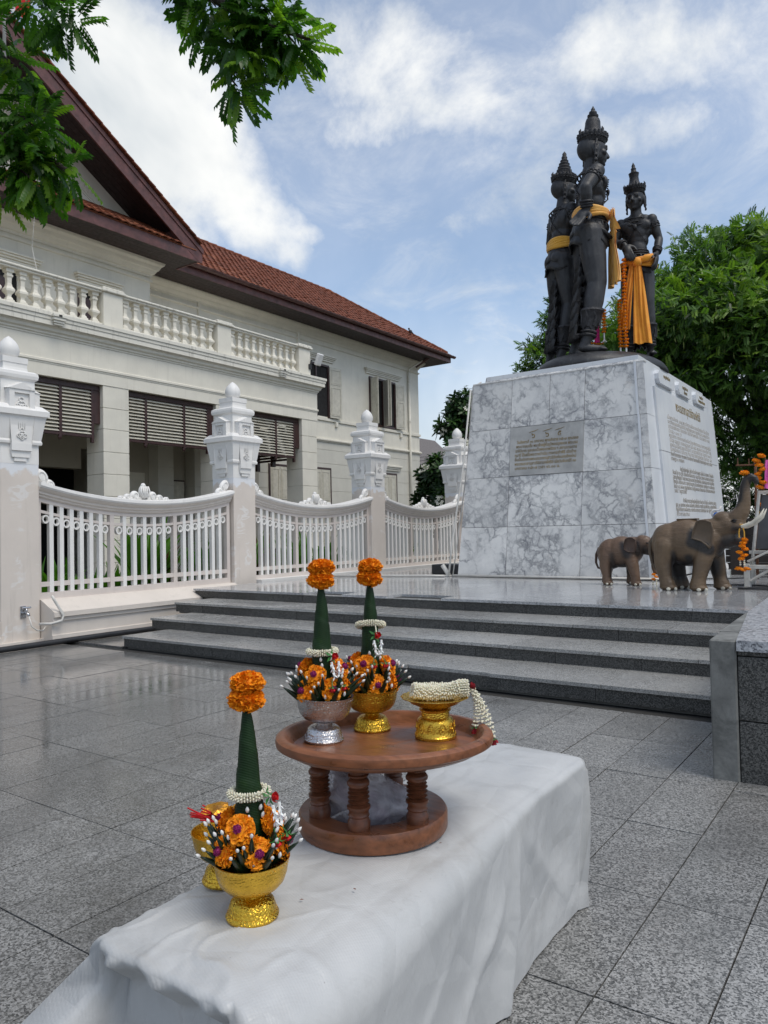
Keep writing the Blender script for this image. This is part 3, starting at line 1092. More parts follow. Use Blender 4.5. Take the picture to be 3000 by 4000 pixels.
def pinkdaub():
    t = NT('fence_primer_with_filler')
    p = t.pos()
    c = t.ramp(t.noise(p, 2.3, 6, .6), [(.3, (.61, .55, .495)), (.7, (.67, .605, .545))])
    w = t.noise(t.pos((1.2, 1.2, 2.6)), 2.4, 2, .5, 1.2)
    line = t.math('SUBTRACT', 1.0, t.math('MULTIPLY', t.math('ABSOLUTE', t.math('SUBTRACT', w, .5)), 14.))
    msk = t.math('MULTIPLY', t.mr(line, .1, .45), t.mr(t.noise(p, 3.1, 3), .56, .62))
    c = t.mix(t.math('MULTIPLY', msk, .7), c, (.72, .70, .68))
    z = t.sepz(t.pos())
    c = t.mix(t.mr(t.math('ADD', z, t.mr(t.noise(p, 7, 4), .3, .7, -.07, .07)), 1.96, 2.0), c, (.72, .73, .75))
    c = t.mix(t.mr(t.noise(t.pos((7, 7, .5)), 1.4, 6, .65), .6, .8, 0, .3), c, (.2, .18, .15))
    t.set(color=c, rough=.6, spec=.35, normal=t.bump(t.noise(p, 40, 5), .15, .004))
    return t.mat


MAT['pinkdaub'] = pinkdaub()
pil0 = make_pillar()
plab = ['fence pillar by the wall tap, smeared with white filler', 'fence pillar standing beside the top of the steps',
        'fence pillar across the platform, in front of the shuttered window wing', 'fence pillar partly hidden behind the marble pedestal']
for k, y in enumerate(PYS):
    o = pil0 if k == 0 else copy_tree(pil0)
    o.location = (FX - PW, y, 0)
    o['label'] = plab[k]


def sag(t):
    """height of the sagging cap above the panel's datum; t in 0..1"""
    u = 2 * t - 1
    return .185 * u * u


def make_panel():
    root = thing('fence_railing', 'panel', 'fence', (0, 0, 0), 'openwork panels of the white fence')
    Lp = 3.03
    n = 28

    def sweep(prof, zb, mat, name, y0=0.0, y1=Lp):
        """prof: (out, dz) section swept along the sagging line"""
        rings = []
        for i in range(n + 1):
            y = y0 + (y1 - y0) * i / n
            zz = zb + sag(y / Lp)
            rings.append([(a, y, zz + b) for a, b in prof])
        return MB().loft(rings).build(name, mat, root, smooth=.5, local=True)
    sweep([(-.20, 0), (.10, -.005), (.115, .015), (.112, .05), (.02, .068), (-.20, .06)], 1.632, MAT['fwhite'], 'cap')
    sweep([(-.16, -.045), (.055, -.045), (.075, -.03), (.095, -.008), (.098, 0), (-.16, 0)], 1.632, MAT['pink'], 'moulding')
    sweep([(-.15, -.085), (.03, -.085), (.05, -.07), (.052, -.0455), (-.15, -.0455)], 1.632, MAT['pink'], 'moulding')
    sweep([(-.14, -.115), (.01, -.115), (.028, -.10), (.03, -.0855), (-.14, -.0855)], 1.632, MAT['pink'], 'moulding')
    # frame
    top = lambda y: 1.47 + sag(y / Lp)
    sweep([(-.07, 0), (0, 0), (0, .047), (-.07, .047)], 1.47, MAT['pinkp'], 'top_rail')
    sweep([(-.056, -.125), (-.006, -.125), (-.006, -.092), (-.056, -.092)], 1.47, MAT['pinkp'], 'upper_rail')
    MB().box(-.07, 0, 0, Lp, .50, .575).build('bottom_rail', MAT['pinkp'], root, local=True)
    MB().box(-.056, -.006, .04, Lp - .04, .645, .70).build('lower_rail', MAT['pinkp'], root, local=True)
    secs = [(.06, .985), (1.045, 1.985), (2.045, 2.97)]
    for y0, y1 in ((0, .06), (.985, 1.045), (1.985, 2.045), (2.97, Lp)):
        MB().prism([(y0, .575), (y1, .575), (y1, top(y1)), (y0, top(y0))], 'x', -.069, -.001).build('post', MAT['pinkp'], root, local=True)
    pk, rg = None, None
    for si, (y0, y1) in enumerate(secs):
        nb = 7 if si != 1 else 6
        gap = (y1 - y0) / nb
        for k in range(nb):
            yc = y0 + gap * (k + .5)
            zr = 1.47 - .125 - .062 + sag(yc / Lp)
            # ring in the head of each opening
            m = MB()
            rr, ww = .052, .018
            prof = []
            for j in range(16):
                a = 2 * math.pi * j / 16
                prof.append((math.cos(a), math.sin(a)))
            rings = []
            for (r_, x_) in ((rr, -.006), (rr, -.055), (rr - ww, -.055), (rr - ww, -.006)):
                rings.append([(x_, yc + r_ * c_ * .86, zr + r_ * s_) for c_, s_ in prof])
            rings.append(rings[0])
            m.loft(rings, False, False).build('ring', MAT['fwhite'], root, smooth=.6, local=True)
            if k:
                yp = y0 + gap * k
                wv = .026
                MB().prism([(yp - wv, .575), (yp + wv, .575), (yp + wv, top(yp + wv)), (yp - wv, top(yp - wv))], 'x', -.058, -.003).build('picket', MAT['fwhite'], root, local=True)

    # crest of scrolls
    def crest(name, y, z, s, half=0):
        m = MB()
        k_sl = .34 if half else 0.0
        if half == 0:
            m.sphere((-.03, y, z + .115 * s), (.045, .072 * s, .095 * s), 14, 10)
            m.sphere((-.03, y, z + .2 * s), (.035, .035 * s, .035 * s), 10, 8)
            for k in range(5):
                a = -.5 + k * .25
                m.tube([(.012, y + a * .05 * s, z + .04 * s), (.018, y + a * .14 * s, z + .12 * s), (.008, y + a * .10 * s, z + .19 * s)], .011 * s, 6)
        for sg in ((-1, 1) if half == 0 else (half,)):
            arcs = [(.14, .058, .07), (.255, .04, .048), (.36, .028, .032)] if half == 0 else [(.06, .10, .09), (.17, .05, .06), (.27, .025, .035)]
            for (dy, dz, rr) in arcs:
                m.sphere((-.03, y + sg * dy * s, z + dz * s), (.04, rr * 1.05 * s, rr * s), 12, 8)
                pts = []
                for q in range(9):
                    a = math.pi * (1.15 - q * .2)
                    pts.append((.006, y + sg * (dy - rr * .55 * math.cos(a)) * s, z + (dz + rr * .6 * math.sin(a)) * s))
                m.tube(pts, .011 * s, 6)
            m.tube([(-.03, y + sg * .05 * s, z + .02 * s), (-.03, y + sg * .30 * s, z + .02 * s), (-.03, y + sg * .46 * s, z + .012 * s)], [.035 * s, .03 * s, .012 * s], 8)
        if half:
            m.v = [(a, b, c - k_sl * abs(b - y)) for a, b, c in m.v]
        m.build(name, MAT['fwhite'], root, smooth=True, local=True)
    crest('crest', Lp / 2, 1.69, 1.0)
    crest('corner_scroll', .02, 1.80 + .06, 1.0, 1)
    crest('corner_scroll', Lp - .02, 1.80 + .06, 1.0, -1)
    return root


MAT['pinkp'] = painted('fence_primer_rails', (.62, .56, .52), .55, .2)
pan0 = make_panel()
pl = ['openwork fence panel above the stepped plinth, between the tap pillar and the steps', 'openwork fence panel along the platform, with plants behind its pickets', 'openwork fence panel ending behind the left edge of the marble pedestal']
for k in range(3):
    o = pan0 if k == 0 else copy_tree(pan0)
    o.location = (FX - .06, PYS[k] + PW, 0)
    o['label'] = pl[k]

# plinth with a sloping ledge below the first panel, low kerb under the others
pln = thing('fence_plinth', 'primer pink stepped plinth under the fence beside the steps', 'plinth', (-8.2, 6.3, 0))
rings = []
prof = [(-8.5, 0), (-8.06, 0), (-8.06, .10), (-8.075, .105), (-8.075, .255), (-8.05, .262), (-8.05, .30), (-8.02, .31), (-8.02, .365), (-8.30, .50), (-8.5, .50)]
MB().loft([[(a, y, b) for a, b in prof] for y in (4.82, 7.86)]).build('plinth_wall', MAT['pink'], pln)
MB().loft([[(a, y, b) for a, b in [(-8.5, 0), (-8.26, 0), (-8.26, .12), (-8.28, .125), (-8.28, .30), (-8.5, .30)]] for y in (2.0, 4.34)]).build('plinth_wall', MAT['pink'], pln)
m = MB().box(-8.5, -8.2, 8.33, 18.5, ZP - .03, ZP + .035)
tag(m.build('fence_kerb', MAT['fwhite']), 'low white kerb under the fence on the platform', 'kerb')
m = MB().box(-8.56, -8.24, 4.31, 4.85, 0, .055)
m.build('pillar_foot', MAT['pink'], pln)
# hose, tap and its pipe
m = MB()
pts = [(-7.98 + .02 * math.sin(k * .7), 3.2 + .32 * k, .035) for k in range(13)]
m.tube(pts, .033, 10)
tag(m.build('drain_hose', MAT['black'], smooth=True), 'thick black hose lying along the foot of the fence', 'hose')
m = MB()
m.tube([(-8.04, 4.80, .56), (-8.03, 4.83, .50), (-8.00, 4.92, .33), (-8.00, 4.90, .27), (-8.05, 4.80, .24), (-8.16, 4.72, .24)], .016, 8)
tag(m.build('water_pipe', MAT['pvc'], smooth=True), 'bent white pipe beside the tap at the foot of the pillar', 'pipe')
tp = thing('wall_tap', 'small chrome tap with a white tube on the fence pillar', 'tap', (FX, 4.62, .36))
MAT['chrome'] = simple('chrome', (.55, .55, .56), .25, 1.0, var=.2)
MB().tube([(FX, 4.62, .37), (FX + .07, 4.62, .37), (FX + .10, 4.62, .34)], .016, 8).tube([(FX + .05, 4.62, .37), (FX + .05, 4.62, .42)], .012, 8).build('spout', MAT['chrome'], tp, smooth=True)
MB().tube([(FX + .05, 4.57, .43), (FX + .05, 4.67, .43)], .012, 8).bbox(FX + .001, FX + .012, 4.57, 4.64, .31, .45, .003).build('handle', MAT['chrome'], tp, smooth=.6)
MB().tube([(FX + .10, 4.62, .335), (FX + .12, 4.64, .22), (FX + .13, 4.70, .17), (FX + .13, 4.77, .16), (FX + .13, 4.80, .20)], .009, 6).build('tube', MAT['pvc'], tp, smooth=True)
# ------------------------------------------------------------------ museum building
bld = thing('museum_building', 'cream two storey colonial museum with arcade, balustrade and red tiled roofs', 'building', (-17, 14, 0))
GX, WX = -14.0, -16.5         # arcade face, main wall face


def bpart(name, mat, *boxes, b=0.0, parent=None):
    m = MB()
    for q in boxes:
        (m.bbox(*q, b) if b else m.box(*q))
    return m.build(name, mat, parent or bld)


def sweep_y(name, prof, y0, y1, mat, x=0.0, parent=None, mitre=0.0, smooth=False):
    """moulding section (out, z) run along y on a wall facing +x; mitre runs it on past y1 by its own projection"""
    n = len(prof)
    r0 = [(x + a, y0, z) for a, z in prof]
    r1 = [(x + a, y1 + (mitre * max(a, 0)), z) for a, z in prof]
    m = MB().loft([r1, r0])
    return m.build(name, mat, parent or bld, smooth)


# --- columns of channelled blocks
CY = [(3.22, 3.86), (6.39, 7.03), (9.56, 10.20), (12.73, 13.35), (15.91, 16.55)]
cz = [.3, .67, 1.14, 1.61, 2.087, 2.562, 3.036, 3.524, 3.98, 4.455]
for (a, b_) in CY:
    cb = MB().box(GX - .60, GX - .012, a + .012, b_ - .012, .2, 4.455).build('column', MAT['greywall'], bld)
    for k in range(len(cz) - 1):
        piece('block', MAT['cream'], cb, GX - .61, GX, a, b_, cz[k] + .006, cz[k + 1] - .006 if k < 8 else cz[k + 1], None, .012)
# --- entablature
sweep_y('frieze', [(-.62, 4.456), (.012, 4.456), (.012, 4.70), (.022, 4.705), (.022, 4.735), (.04, 4.74), (.04, 4.785), (.012, 4.80), (.012, 5.24), (-.62, 5.24)], .5, 16.56, MAT['cream'], GX, mitre=1)
sweep_y('bed_moulding', [(-.6, 5.242), (.025, 5.242), (.03, 5.27), (.055, 5.29), (.06, 5.32), (.10, 5.35), (.115, 5.40), (.15, 5.43), (-.6, 5.43)], .5, 16.55, MAT['cream'], GX, mitre=1)
sweep_y('cornice', [(-.6, 5.432), (.17, 5.432), (.185, 5.44), (.185, 5.53), (.20, 5.545), (.205, 5.60), (.225, 5.62), (.225, 5.685), (.05, 5.705), (-.6, 5.705)], .5, 16.55, MAT['cream_w'], GX, mitre=1)
for y in (8.42, 14.92):
    m = MB()
    for k, (w, o, z0, z1) in enumerate(((.30, .30, 5.60, 5.66), (.27, .28, 5.54, 5.60), (.23, .255, 5.49, 5.54), (.19, .235, 5.45, 5.49))):
        m.bbox(GX + .1, GX + o, y - w / 2, y + w / 2, z0, z1 - .001, .006)
    m.build('spout_block', MAT['cream_w'], bld)
    bpart('spout_hole', MAT['darkroom'], (GX + .29, GX + .303, y - .035, y + .035, 5.61, 5.65))
bpart('balcony_floor', MAT['cream'], (WX, GX - .6, .5, 16.5, 5.2, 5.64))
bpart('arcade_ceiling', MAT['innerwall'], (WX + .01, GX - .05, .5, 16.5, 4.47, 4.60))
# --- balustrade
bal = thing('balustrade', 'weathered cream balustrade of square vase balusters along the arcade roof', 'balustrade', (-14.05, 13, 5.7))
BX = -14.05
POSTS = [(3.3, 3.8), (6.42, 6.9), (9.52, 10.0), (12.72, 13.17), (15.72, 16.2)]
for (a, b_) in POSTS:
    m = MB().bbox(BX - .2, BX + .16, a, b_, 5.708, 6.44, .01)
    p_ = m.build('post', MAT['cream'], bal)
    MB().bbox(BX - .25, BX + .215, a - .05, b_ + .05, 6.442, 6.50, .012).bbox(BX - .22, BX + .19, a - .025, b_ + .025, 6.502, 6.545, .012).build('post_cap', MAT['cream_w'], p_)
prof = [(.078, 0), (.078, .035), (.062, .045), (.056, .075), (.036, .10), (.040, .14), (.086, .205), (.086, .245), (.052, .30), (.040, .36), (.044, .46), (.05, .475), (.062, .49), (.062, .52), (.05, .53), (.05, .56), (.075, .575), (.075, .645)]
bme = MB().square_lathe(prof).mesh('baluster', MAT['cream'])
for i in range(len(POSTS) - 1):
    a, b_ = POSTS[i][1], POSTS[i + 1][0]
    MB().bbox(BX - .14, BX + .12, a + .001, b_ - .001, 5.708, 5.765, .01).build('base_rail', MAT['cream_w'], bal)
    MB().bbox(BX - .15, BX + .13, a + .001, b_ - .001, 6.412, 6.45, .01).bbox(BX - .18, BX + .16, a + .001, b_ - .001, 6.452, 6.50, .014).build('coping', MAT['cream_w'], bal)
    n = 10
    for k in range(n):
        y = a + (b_ - a) * (k + .5) / n
        put('baluster', bme, bal, (BX, y, 5.766))
# --- hanging louvred shutters in the arcade openings
slat = MB()
slat.bbox(-.045, .045, -.5, .5, -.006, .006, .003)
slat_me = slat.mesh('slat', MAT['louvre'])


def shutter(y0, y1, x=GX - .14, zt=4.45, zb=3.33):
    sh = MB().bbox(x - .035, x + .03, y0 + .005, y1 - .005, zt - .115, zt - .005, .006).build('hanging_shutter', MAT['mahog'], bld)
    w = y1 - y0
    ms = [0.03, .53, 1.62, 2.35]
    for k, q in enumerate(ms):
        yy = y0 + q
        MB().bbox(x - .03, x + .035, yy - .032, yy + .032, zb - .01 - (.03 if k != 3 else .10), zt - .115, .005).build('stile', MAT['mahog'], sh)
        if k in (1, 2):
            MB().sphere((x, yy, zb - .045), (.035, .045, .055), 10, 8).bbox(x - .02, x + .02, yy - .03, yy + .03, zb - .10, zb - .04, .008).build('knob', MAT['mahog'], sh, smooth=.7)
    MB().bbox(x - .025, x + .025, y0 + .06, y0 + 2.32, zb - .005, zb + .055, .004).build('bottom_rail', MAT['mahog'], sh)
    for k in range(3):
        a, b_ = y0 + ms[k] + .033, y0 + ms[k + 1] - .033
        z = zb + .085
        n = 13
        for j in range(n):
            put('slat', slat_me, sh, (x, (a + b_) / 2, zb + .095 + (zt - .165 - zb) * j / n), (0, R(38), 0), (1, b_ - a, 1))
    MB().bbox(x - .03, x + .03, y0 + 2.385, y1 - .001, zb + .3, zt - .12, .004).build('stile', MAT['mahog'], sh)
    return sh


for a, b_ in ((7.03, 9.56), (10.20, 12.73), (13.35, 15.91)):
    shutter(a, b_)
# --- arcade interior
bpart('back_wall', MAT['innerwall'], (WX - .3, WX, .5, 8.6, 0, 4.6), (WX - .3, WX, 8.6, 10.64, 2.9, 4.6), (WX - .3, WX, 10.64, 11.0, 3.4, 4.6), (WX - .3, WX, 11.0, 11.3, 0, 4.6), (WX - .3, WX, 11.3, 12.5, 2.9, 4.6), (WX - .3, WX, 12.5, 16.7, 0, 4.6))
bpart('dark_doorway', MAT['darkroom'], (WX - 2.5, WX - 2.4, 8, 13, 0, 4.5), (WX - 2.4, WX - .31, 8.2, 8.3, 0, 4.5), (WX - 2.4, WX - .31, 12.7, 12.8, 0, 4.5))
for a, b_ in ((12.6, 13.1), (13.82, 14.32)):
    cb = MB().box(WX + .02, WX + .4, a + .01, b_ - .01, .2, 4.46).build('inner_pier', MAT['greywall'], bld)
    for k in range(len(cz) - 1):
        piece('block', MAT['greywall'], cb, WX + .01, WX + .41, a, b_, cz[k] + .006, cz[k + 1] - .006, None, .01)
bpart('inner_door', MAT['mahog'], (WX + .002, WX + .05, 13.16, 13.76, .3, 2.75))
bpart('inner_door', MAT['louvre'], (WX + .051, WX + .08, 13.2, 13.72, .3, 2.71))
m = MB()
for k in range(12):
    m.box(WX + .5, WX + 1.7, 16.18, 16.22, 3.35 + .085 * k, 3.41 + .085 * k)
m.build('side_shutter', MAT['mahog'], bld)
bpart('side_shutter', MAT['mahog'], (WX + .42, WX + .5, 16.14, 16.26, 3.1, 4.46), (WX + 1.7, GX - .62, 16.14, 16.26, 3.32, 3.42), (WX + 1.05, WX + 1.13, 16.13, 16.27, 3.2, 4.46))
# --- wing wall: channelled courses below, plain above
bpart('wall', MAT['cream'], (-22.0, WX - .022, 11.96, 25.98, 0, 8.6))
k = 0
z = .3
while z < 4.36:
    z1 = min(z + .474, 4.36)
    piece('wall_course', MAT['greywall'], bld, WX - .10, WX - .001, 16.62, 26.0, z + .005, z1 - .005, None, .012)
    z = z1
sweep_y('string_course', [(-.05, 4.36), (.02, 4.36), (.03, 4.39), (.07, 4.41), (.075, 4.45), (.05, 4.46), (.045, 4.49), (-.05, 4.50)], 16.6, 26.0, MAT['cream'], WX, mitre=1)
bpart('upper_wall', MAT['cream'], (WX - .1, WX - .002, 11.96, 26.0, 4.5, 8.2))
bpart('sill_band', MAT['cream'], (WX - .05, WX + .045, 16.6, 22.5, 5.10, 5.19), (WX - .05, WX + .045, 22.5, 26.045, 5.101, 5.191))
sweep_y('string_course', [(-.05, 7.68), (.03, 7.68), (.045, 7.70), (.045, 7.735), (-.05, 7.75)], 11.97, 26.0, MAT['cream'], WX, mitre=1)
sweep_y('crown_moulding', [(-.05, 7.86), (.03, 7.86), (.04, 7.90), (.10, 7.96), (.12, 8.0), (.20, 8.06), (.24, 8.12), (.24, 8.15), (-.05, 8.15)], 11.97, 26.0, MAT['cream'], WX, mitre=1)
for y in (14.4, 18.62):
    bpart('pilaster_strip', MAT['cream'], (WX - .05, WX + .05, y - .055, y + .055, 7.45, 7.99), b=.008)


def head(y0, y1, z, x):
    for k, (o, a, b_) in enumerate(((.05, -.17, -.11), (.08, -.108, -.06), (.12, -.058, -.012), (.15, -.010, .04))):
        bpart('window_head', MAT['cream'], (x - .03, x + o, y0 + (.09 - .03 * k), y1 - (.09 - .03 * k), z + a, z + b_), b=.008)


def leaf(y0, y1, z0, z1, x, ang=0.0, hinge=None, mat='louvre'):
    """panelled shutter leaf lying in the wall plane, turned about its hinge"""
    h = y0 if hinge is None else hinge
    m = MB().bbox(0, .035, y0 - h, y1 - h, z0, z1, .004)
    w = y1 - y0
    s_ = len(m.v)
    M4 = Matrix.Translation((x, h, 0)) @ Matrix.Rotation(ang, 4, 'Z')
    m.xf(M4)
    lf = m.build('shutter_leaf', MAT[mat], bld)
    for za, zb in ((z0 + .08, z0 + (z1 - z0) * .6), (z0 + (z1 - z0) * .66, z1 - .08)):
        q = MB()
        fy0, fy1 = y0 - h + .06, y1 - h - .06
        for b4 in ((.030, .048, fy0, fy1, zb - .02, zb), (.030, .048, fy0, fy1, za, za + .02), (.030, .048, fy0, fy0 + .02, za + .021, zb - .021), (.030, .048, fy1 - .02, fy1, za + .021, zb - .021)):
            q.box(*b4)
        q.bbox(.030, .042, fy0 + .05, fy1 - .05, za + .05, zb - .05, .004)
        q.xf(M4).build('leaf_panel', MAT[mat], lf)
    return lf


# windows of the wing
bpart('window_opening', MAT['darkroom'], (WX - .08, WX + .004, 22.6, 24.2, 5.27, 7.0))
bpart('window_frame', MAT['mahog'], (WX - .02, WX + .05, 22.55, 22.63, 5.22, 7.06), (WX - .02, WX + .05, 24.17, 24.25, 5.22, 7.06), (WX - .02, WX + .052, 22.63, 24.17, 6.99, 7.06), (WX - .02, WX + .052, 22.63, 24.17, 5.22, 5.29), (WX - .02, WX + .055, 23.37, 23.43, 5.29, 6.99))
head(22.26, 24.62, 7.32, WX)
leaf(22.63, 23.03, 5.25, 7.0, WX + .05, R(-100), 22.63)
leaf(23.03, 23.42, 5.25, 7.0, WX + .05, R(62), 23.42)
leaf(23.42, 23.82, 5.25, 7.0, WX + .06, R(-96), 23.44)
leaf(24.22, 24.72, 5.25, 7.0, WX + .06, R(-8), 24.22)
bpart('window_opening', MAT['darkroom'], (WX - .08, WX + .004, 19.1, 20.12, 5.25, 6.98))
bpart('window_frame', MAT['mahog'], (WX - .02, WX + .05, 19.02, 19.1, 5.2, 7.04), (WX - .02, WX + .05, 20.1, 20.17, 5.2, 7.04), (WX - .02, WX + .052, 19.1, 20.1, 6.97, 7.04), (WX - .02, WX + .04, 19.45, 19.52, 5.2, 6.97))
head(18.8, 20.5, 7.32, WX)
leaf(20.16, 20.74, 5.22, 6.99, WX + .05, R(-6), 20.16)
for y in (20.55, 23.0, 24.6):
    bpart('sill_bracket', MAT['cream'], (WX - .02, WX + .07, y - .06, y + .06, 4.93, 5.10), b=.01)
# doors of the wing
for (a, b_, zt) in ((17.12, 18.12, 3.38), (19.12, 20.2, 3.40), (23.25, 24.26, 3.42)):
    bpart('door_frame', MAT['mahog'], (WX, WX + .04, a, a + .06, .3, zt), (WX, WX + .04, b_ - .06, b_, .3, zt), (WX, WX + .041, a, b_, zt, zt + .07))
    mid = (a + b_) / 2
    leaf(a + .061, mid - .003, .3, zt, WX + .002)
    leaf(mid + .003, b_ - .061, .3, zt, WX + .002)
bpart('door_hood', MAT['cream'], (WX - .02, WX + .12, 22.9, 24.55, 3.72, 3.79), (WX - .02, WX + .08, 22.95, 24.5, 3.65, 3.718), (WX - .02, WX + .05, 23.0, 24.45, 3.58, 3.648), b=.008)
m = MB().tube([(WX + .07, 25.2, .3), (WX + .07, 25.2, 7.62)], .055, 10).tube([(WX + .07, 25.2, 7.62), (WX + .09, 25.2, 7.75), (-15.65, 25.6, 8.2)], .05, 10)
dp = m.build('downpipe', MAT['cream'], bld, smooth=True)
MB().tube([(WX + .30, 25.35, 7.84), (-15.62, 25.6, 8.23), (-15.5, 25.65, 8.32)], .065, 10).build('downpipe_elbow', MAT['gutter'], dp, smooth=True)
for z in (2.0, 3.6, 5.6, 7.2):
    MB().tube([(WX + .07, 25.2, z), (WX + .07, 25.2, z + .06)], .066, 10).build('pipe_collar', MAT['cream'], dp, smooth=.6)
# --- gabled centre block
UX = -15.5
bpart('upper_wall', MAT['cream'], (-22, UX, 1.4, 11.95, 5.3, 8.12))
sweep_y('string_course', [(-.02, 7.60), (.03, 7.60), (.045, 7.62), (.045, 7.66), (-.02, 7.68)], 1.4, 11.95, MAT['cream'], UX, mitre=1)
sweep_y('crown_moulding', [(-.02, 7.72), (.03, 7.72), (.04, 7.78), (.08, 7.80), (.13, 7.88), (.16, 7.90), (.20, 7.98), (.26, 8.03), (.28, 8.10), (-.02, 8.10)], 1.4, 11.95, MAT['cream'], UX, mitre=1)
for y0, y1 in ((7.8, 9.05), (9.85, 11.10)):
    head(y0, y1, 7.26, UX)
    bpart('window_opening', MAT['darkroom'], (UX - .02, UX + .004, y0 + .12, y1 - .12, 5.7, 6.98))
    bpart('window_frame', MAT['mahog'], (UX - .01, UX + .05, y0 + .12, y0 + .5, 5.7, 6.75), (UX - .01, UX + .04, y0 + .09, y0 + .119, 5.7, 7.0))
    leaf(y1 - .55, y1 - .12, 5.7, 7.0, UX + .01)
# gable wall with relief lettering
apex_y = 6.7
rise = .645
zr = lambda y: 8.46 + rise * (12.66 - y) if y > apex_y else 8.46 + rise * (12.66 - (2 * apex_y - y))
gw = MB().prism([(1.2, 8.3), (12.1, 8.3), (12.1, zr(12.1) - .2), (apex_y, zr(apex_y) - .2), (1.2, zr(1.2) - .2)], 'x', UX - .3, UX).build('gable_wall', MAT['cream'], bld)
text_mesh('gable_lettering', 'ศาลารัฐบาลมณฑลพายัพ', .36, MAT['cream'], gw, Matrix.Translation((UX + .001, 6.7, 9.27)) @ Matrix(((0, 0, 1, 0), (1, 0, 0, 0), (0, 1, 0, 0), (0, 0, 0, 1))), .015, 'CENTER', width=7.3)
m = MB()
for k in range(2):
    d = .35 + .05 * k
    m.tube([(UX + .006, 11.6 - d, zr(11.6) - .55 - .04 * k), (UX + .006, apex_y, zr(apex_y) - .95 - .05 * k)], .014, 5)
m.build('gable_bead', MAT['cream'], gw)
# roof of the gabled block
RX = -14.40                   # plane of the barge boards
groof = MB()
for sg in (1, -1):
    ye = apex_y + sg * (12.66 - apex_y)
    a = [(RX - .03, ye, 8.46), (RX - .03, apex_y, zr(apex_y)), (-22.5, apex_y, zr(apex_y)), (-22.5, ye, 8.46)]
    b_ = [(x, y, z - .10) for x, y, z in a]
    groof.add(a + b_, [(0, 1, 2, 3), (7, 6, 5, 4), (0, 4, 5, 1), (1, 5, 6, 2), (2, 6, 7, 3), (3, 7, 4, 0)])


def terracotta(name='terracotta', v=.8):
    t = NT(name)
    p = t.pos()
    c = t.ramp(t.rand(), [(0, (.17 * v, .052 * v, .028 * v)), (.5, (.25 * v, .075 * v, .036 * v)), (1, (.31 * v, .11 * v, .055 * v))])
    c = t.mix(t.mr(t.noise(p, 2.2, 8, .7, .5), .5, .75, 0, .75), c, (.055, .032, .024))
    c = t.mix(1.0, c, t.ramp(t.noise(p, 22, 4), [(.3, .72), (.7, 1.2)]), 'MULTIPLY')
    t.set(color=c, rough=.75, spec=.25, normal=t.bump(t.noise(p, 60, 4), .3, .005))
    return t.mat


MAT['tile'] = terracotta()
groof_o = groof.build('gable_roof', MAT['tile'], bld)
rk = MB()
for sg in (1, -1):
    ye = apex_y + sg * (12.70 - apex_y)
    q = [(ye, 8.33), (apex_y, zr(apex_y) - .10), (apex_y, zr(apex_y) - .46), (ye - sg * .12, 8.06), (ye, 8.06)]
    MB().prism(q, 'x', RX - .04, RX + .005).build('barge_board', MAT['fascia'], bld)
    q = [(ye + sg * .02, 8.40), (apex_y, zr(apex_y) - .02), (apex_y, zr(apex_y) - .14), (ye + sg * .02, 8.28)]
    MB().prism(q, 'x', RX + .006, RX + .03).build('barge_board', MAT['fascia'], bld)
    # sloping soffit boards
    for k in range(6):
        x0, x1 = RX - .04 - (k + 1) * .18, RX - .04 - k * .18 - .008
        a = [(x0, ye - sg * .3, 8.30 + .12), (x1, ye - sg * .3, 8.30 + .12), (x1, apex_y, zr(apex_y) - .24), (x0, apex_y, zr(apex_y) - .24)]
        b_ = [(x, y, z + .03) for x, y, z in a]
        MB().add(a + b_, [(0, 1, 2, 3), (7, 6, 5, 4), (0, 4, 5, 1), (1, 5, 6, 2), (2, 6, 7, 3), (3, 7, 4, 0)]).build('soffit_board', MAT['soffit'], bld)
tb = MB().bbox(-.12, .12, -.5, .5, -.02, .02, .006).mesh('verge_tile', MAT['tile'])
sl = math.atan(rise)
for k in range(31):
    y = 12.62 - (k + .5) * .20
    put('verge_tile', tb, groof_o, (RX - .02, y, zr(y) + .035), (-sl + .07, 0, 0), (1, .26, 1.0))
# pent roof at the foot of the gable
bpart('fascia', MAT['fascia'], (RX - .03, RX, 1.2, 12.62, 8.06, 8.34))
bpart('fascia', MAT['fascia'], (-15.3, RX - .031, 12.60, 12.635, 8.07, 8.34))
for k in range(6):
    bpart('soffit_board', MAT['soffit'], (RX - .04 - (k + 1) * .18, RX - .04 - k * .18 - .008, 1.2, 12.6, 8.085, 8.11))
pent = MB().add([(RX + .02, 1.2, 8.335), (RX + .02, 12.5, 8.335), (UX, 12.0, 9.03), (UX, 1.2, 9.03), (RX + .02, 1.2, 8.31), (RX + .02, 12.5, 8.31), (UX, 12.0, 8.3), (UX, 1.2, 8.3)],
                [(0, 1, 2, 3), (7, 6, 5, 4), (0, 4, 5, 1), (1, 5, 6, 2), (2, 6, 7, 3), (3, 7, 4, 0)]).build('pent_roof', MAT['tile'], bld)
tme = MB()
_nx = 5
for k in range(2):
    pass
v, f = [], []
for i in range(2):
    for j in range(_nx):
        u = j / (_nx - 1) - .5
        v.append((.5 - i, u, .10 * math.cos(u * math.pi) - .05 + (0.06 if i == 0 else 0)))
v += [(a, b_, c - .09) for a, b_, c in v]
n2 = 2 * _nx
for j in range(_nx - 1):
    f += [(j, j + 1, _nx + j + 1, _nx + j), (n2 + j + 1, n2 + j, n2 + _nx + j, n2 + _nx + j + 1), (j + 1, j, n2 + j, n2 + j + 1)]
tile_me = MB().add(v, f).mesh('roof_tile', MAT['tile'])
rt = random.Random(9)
ps = math.atan2(.695, 1.12)
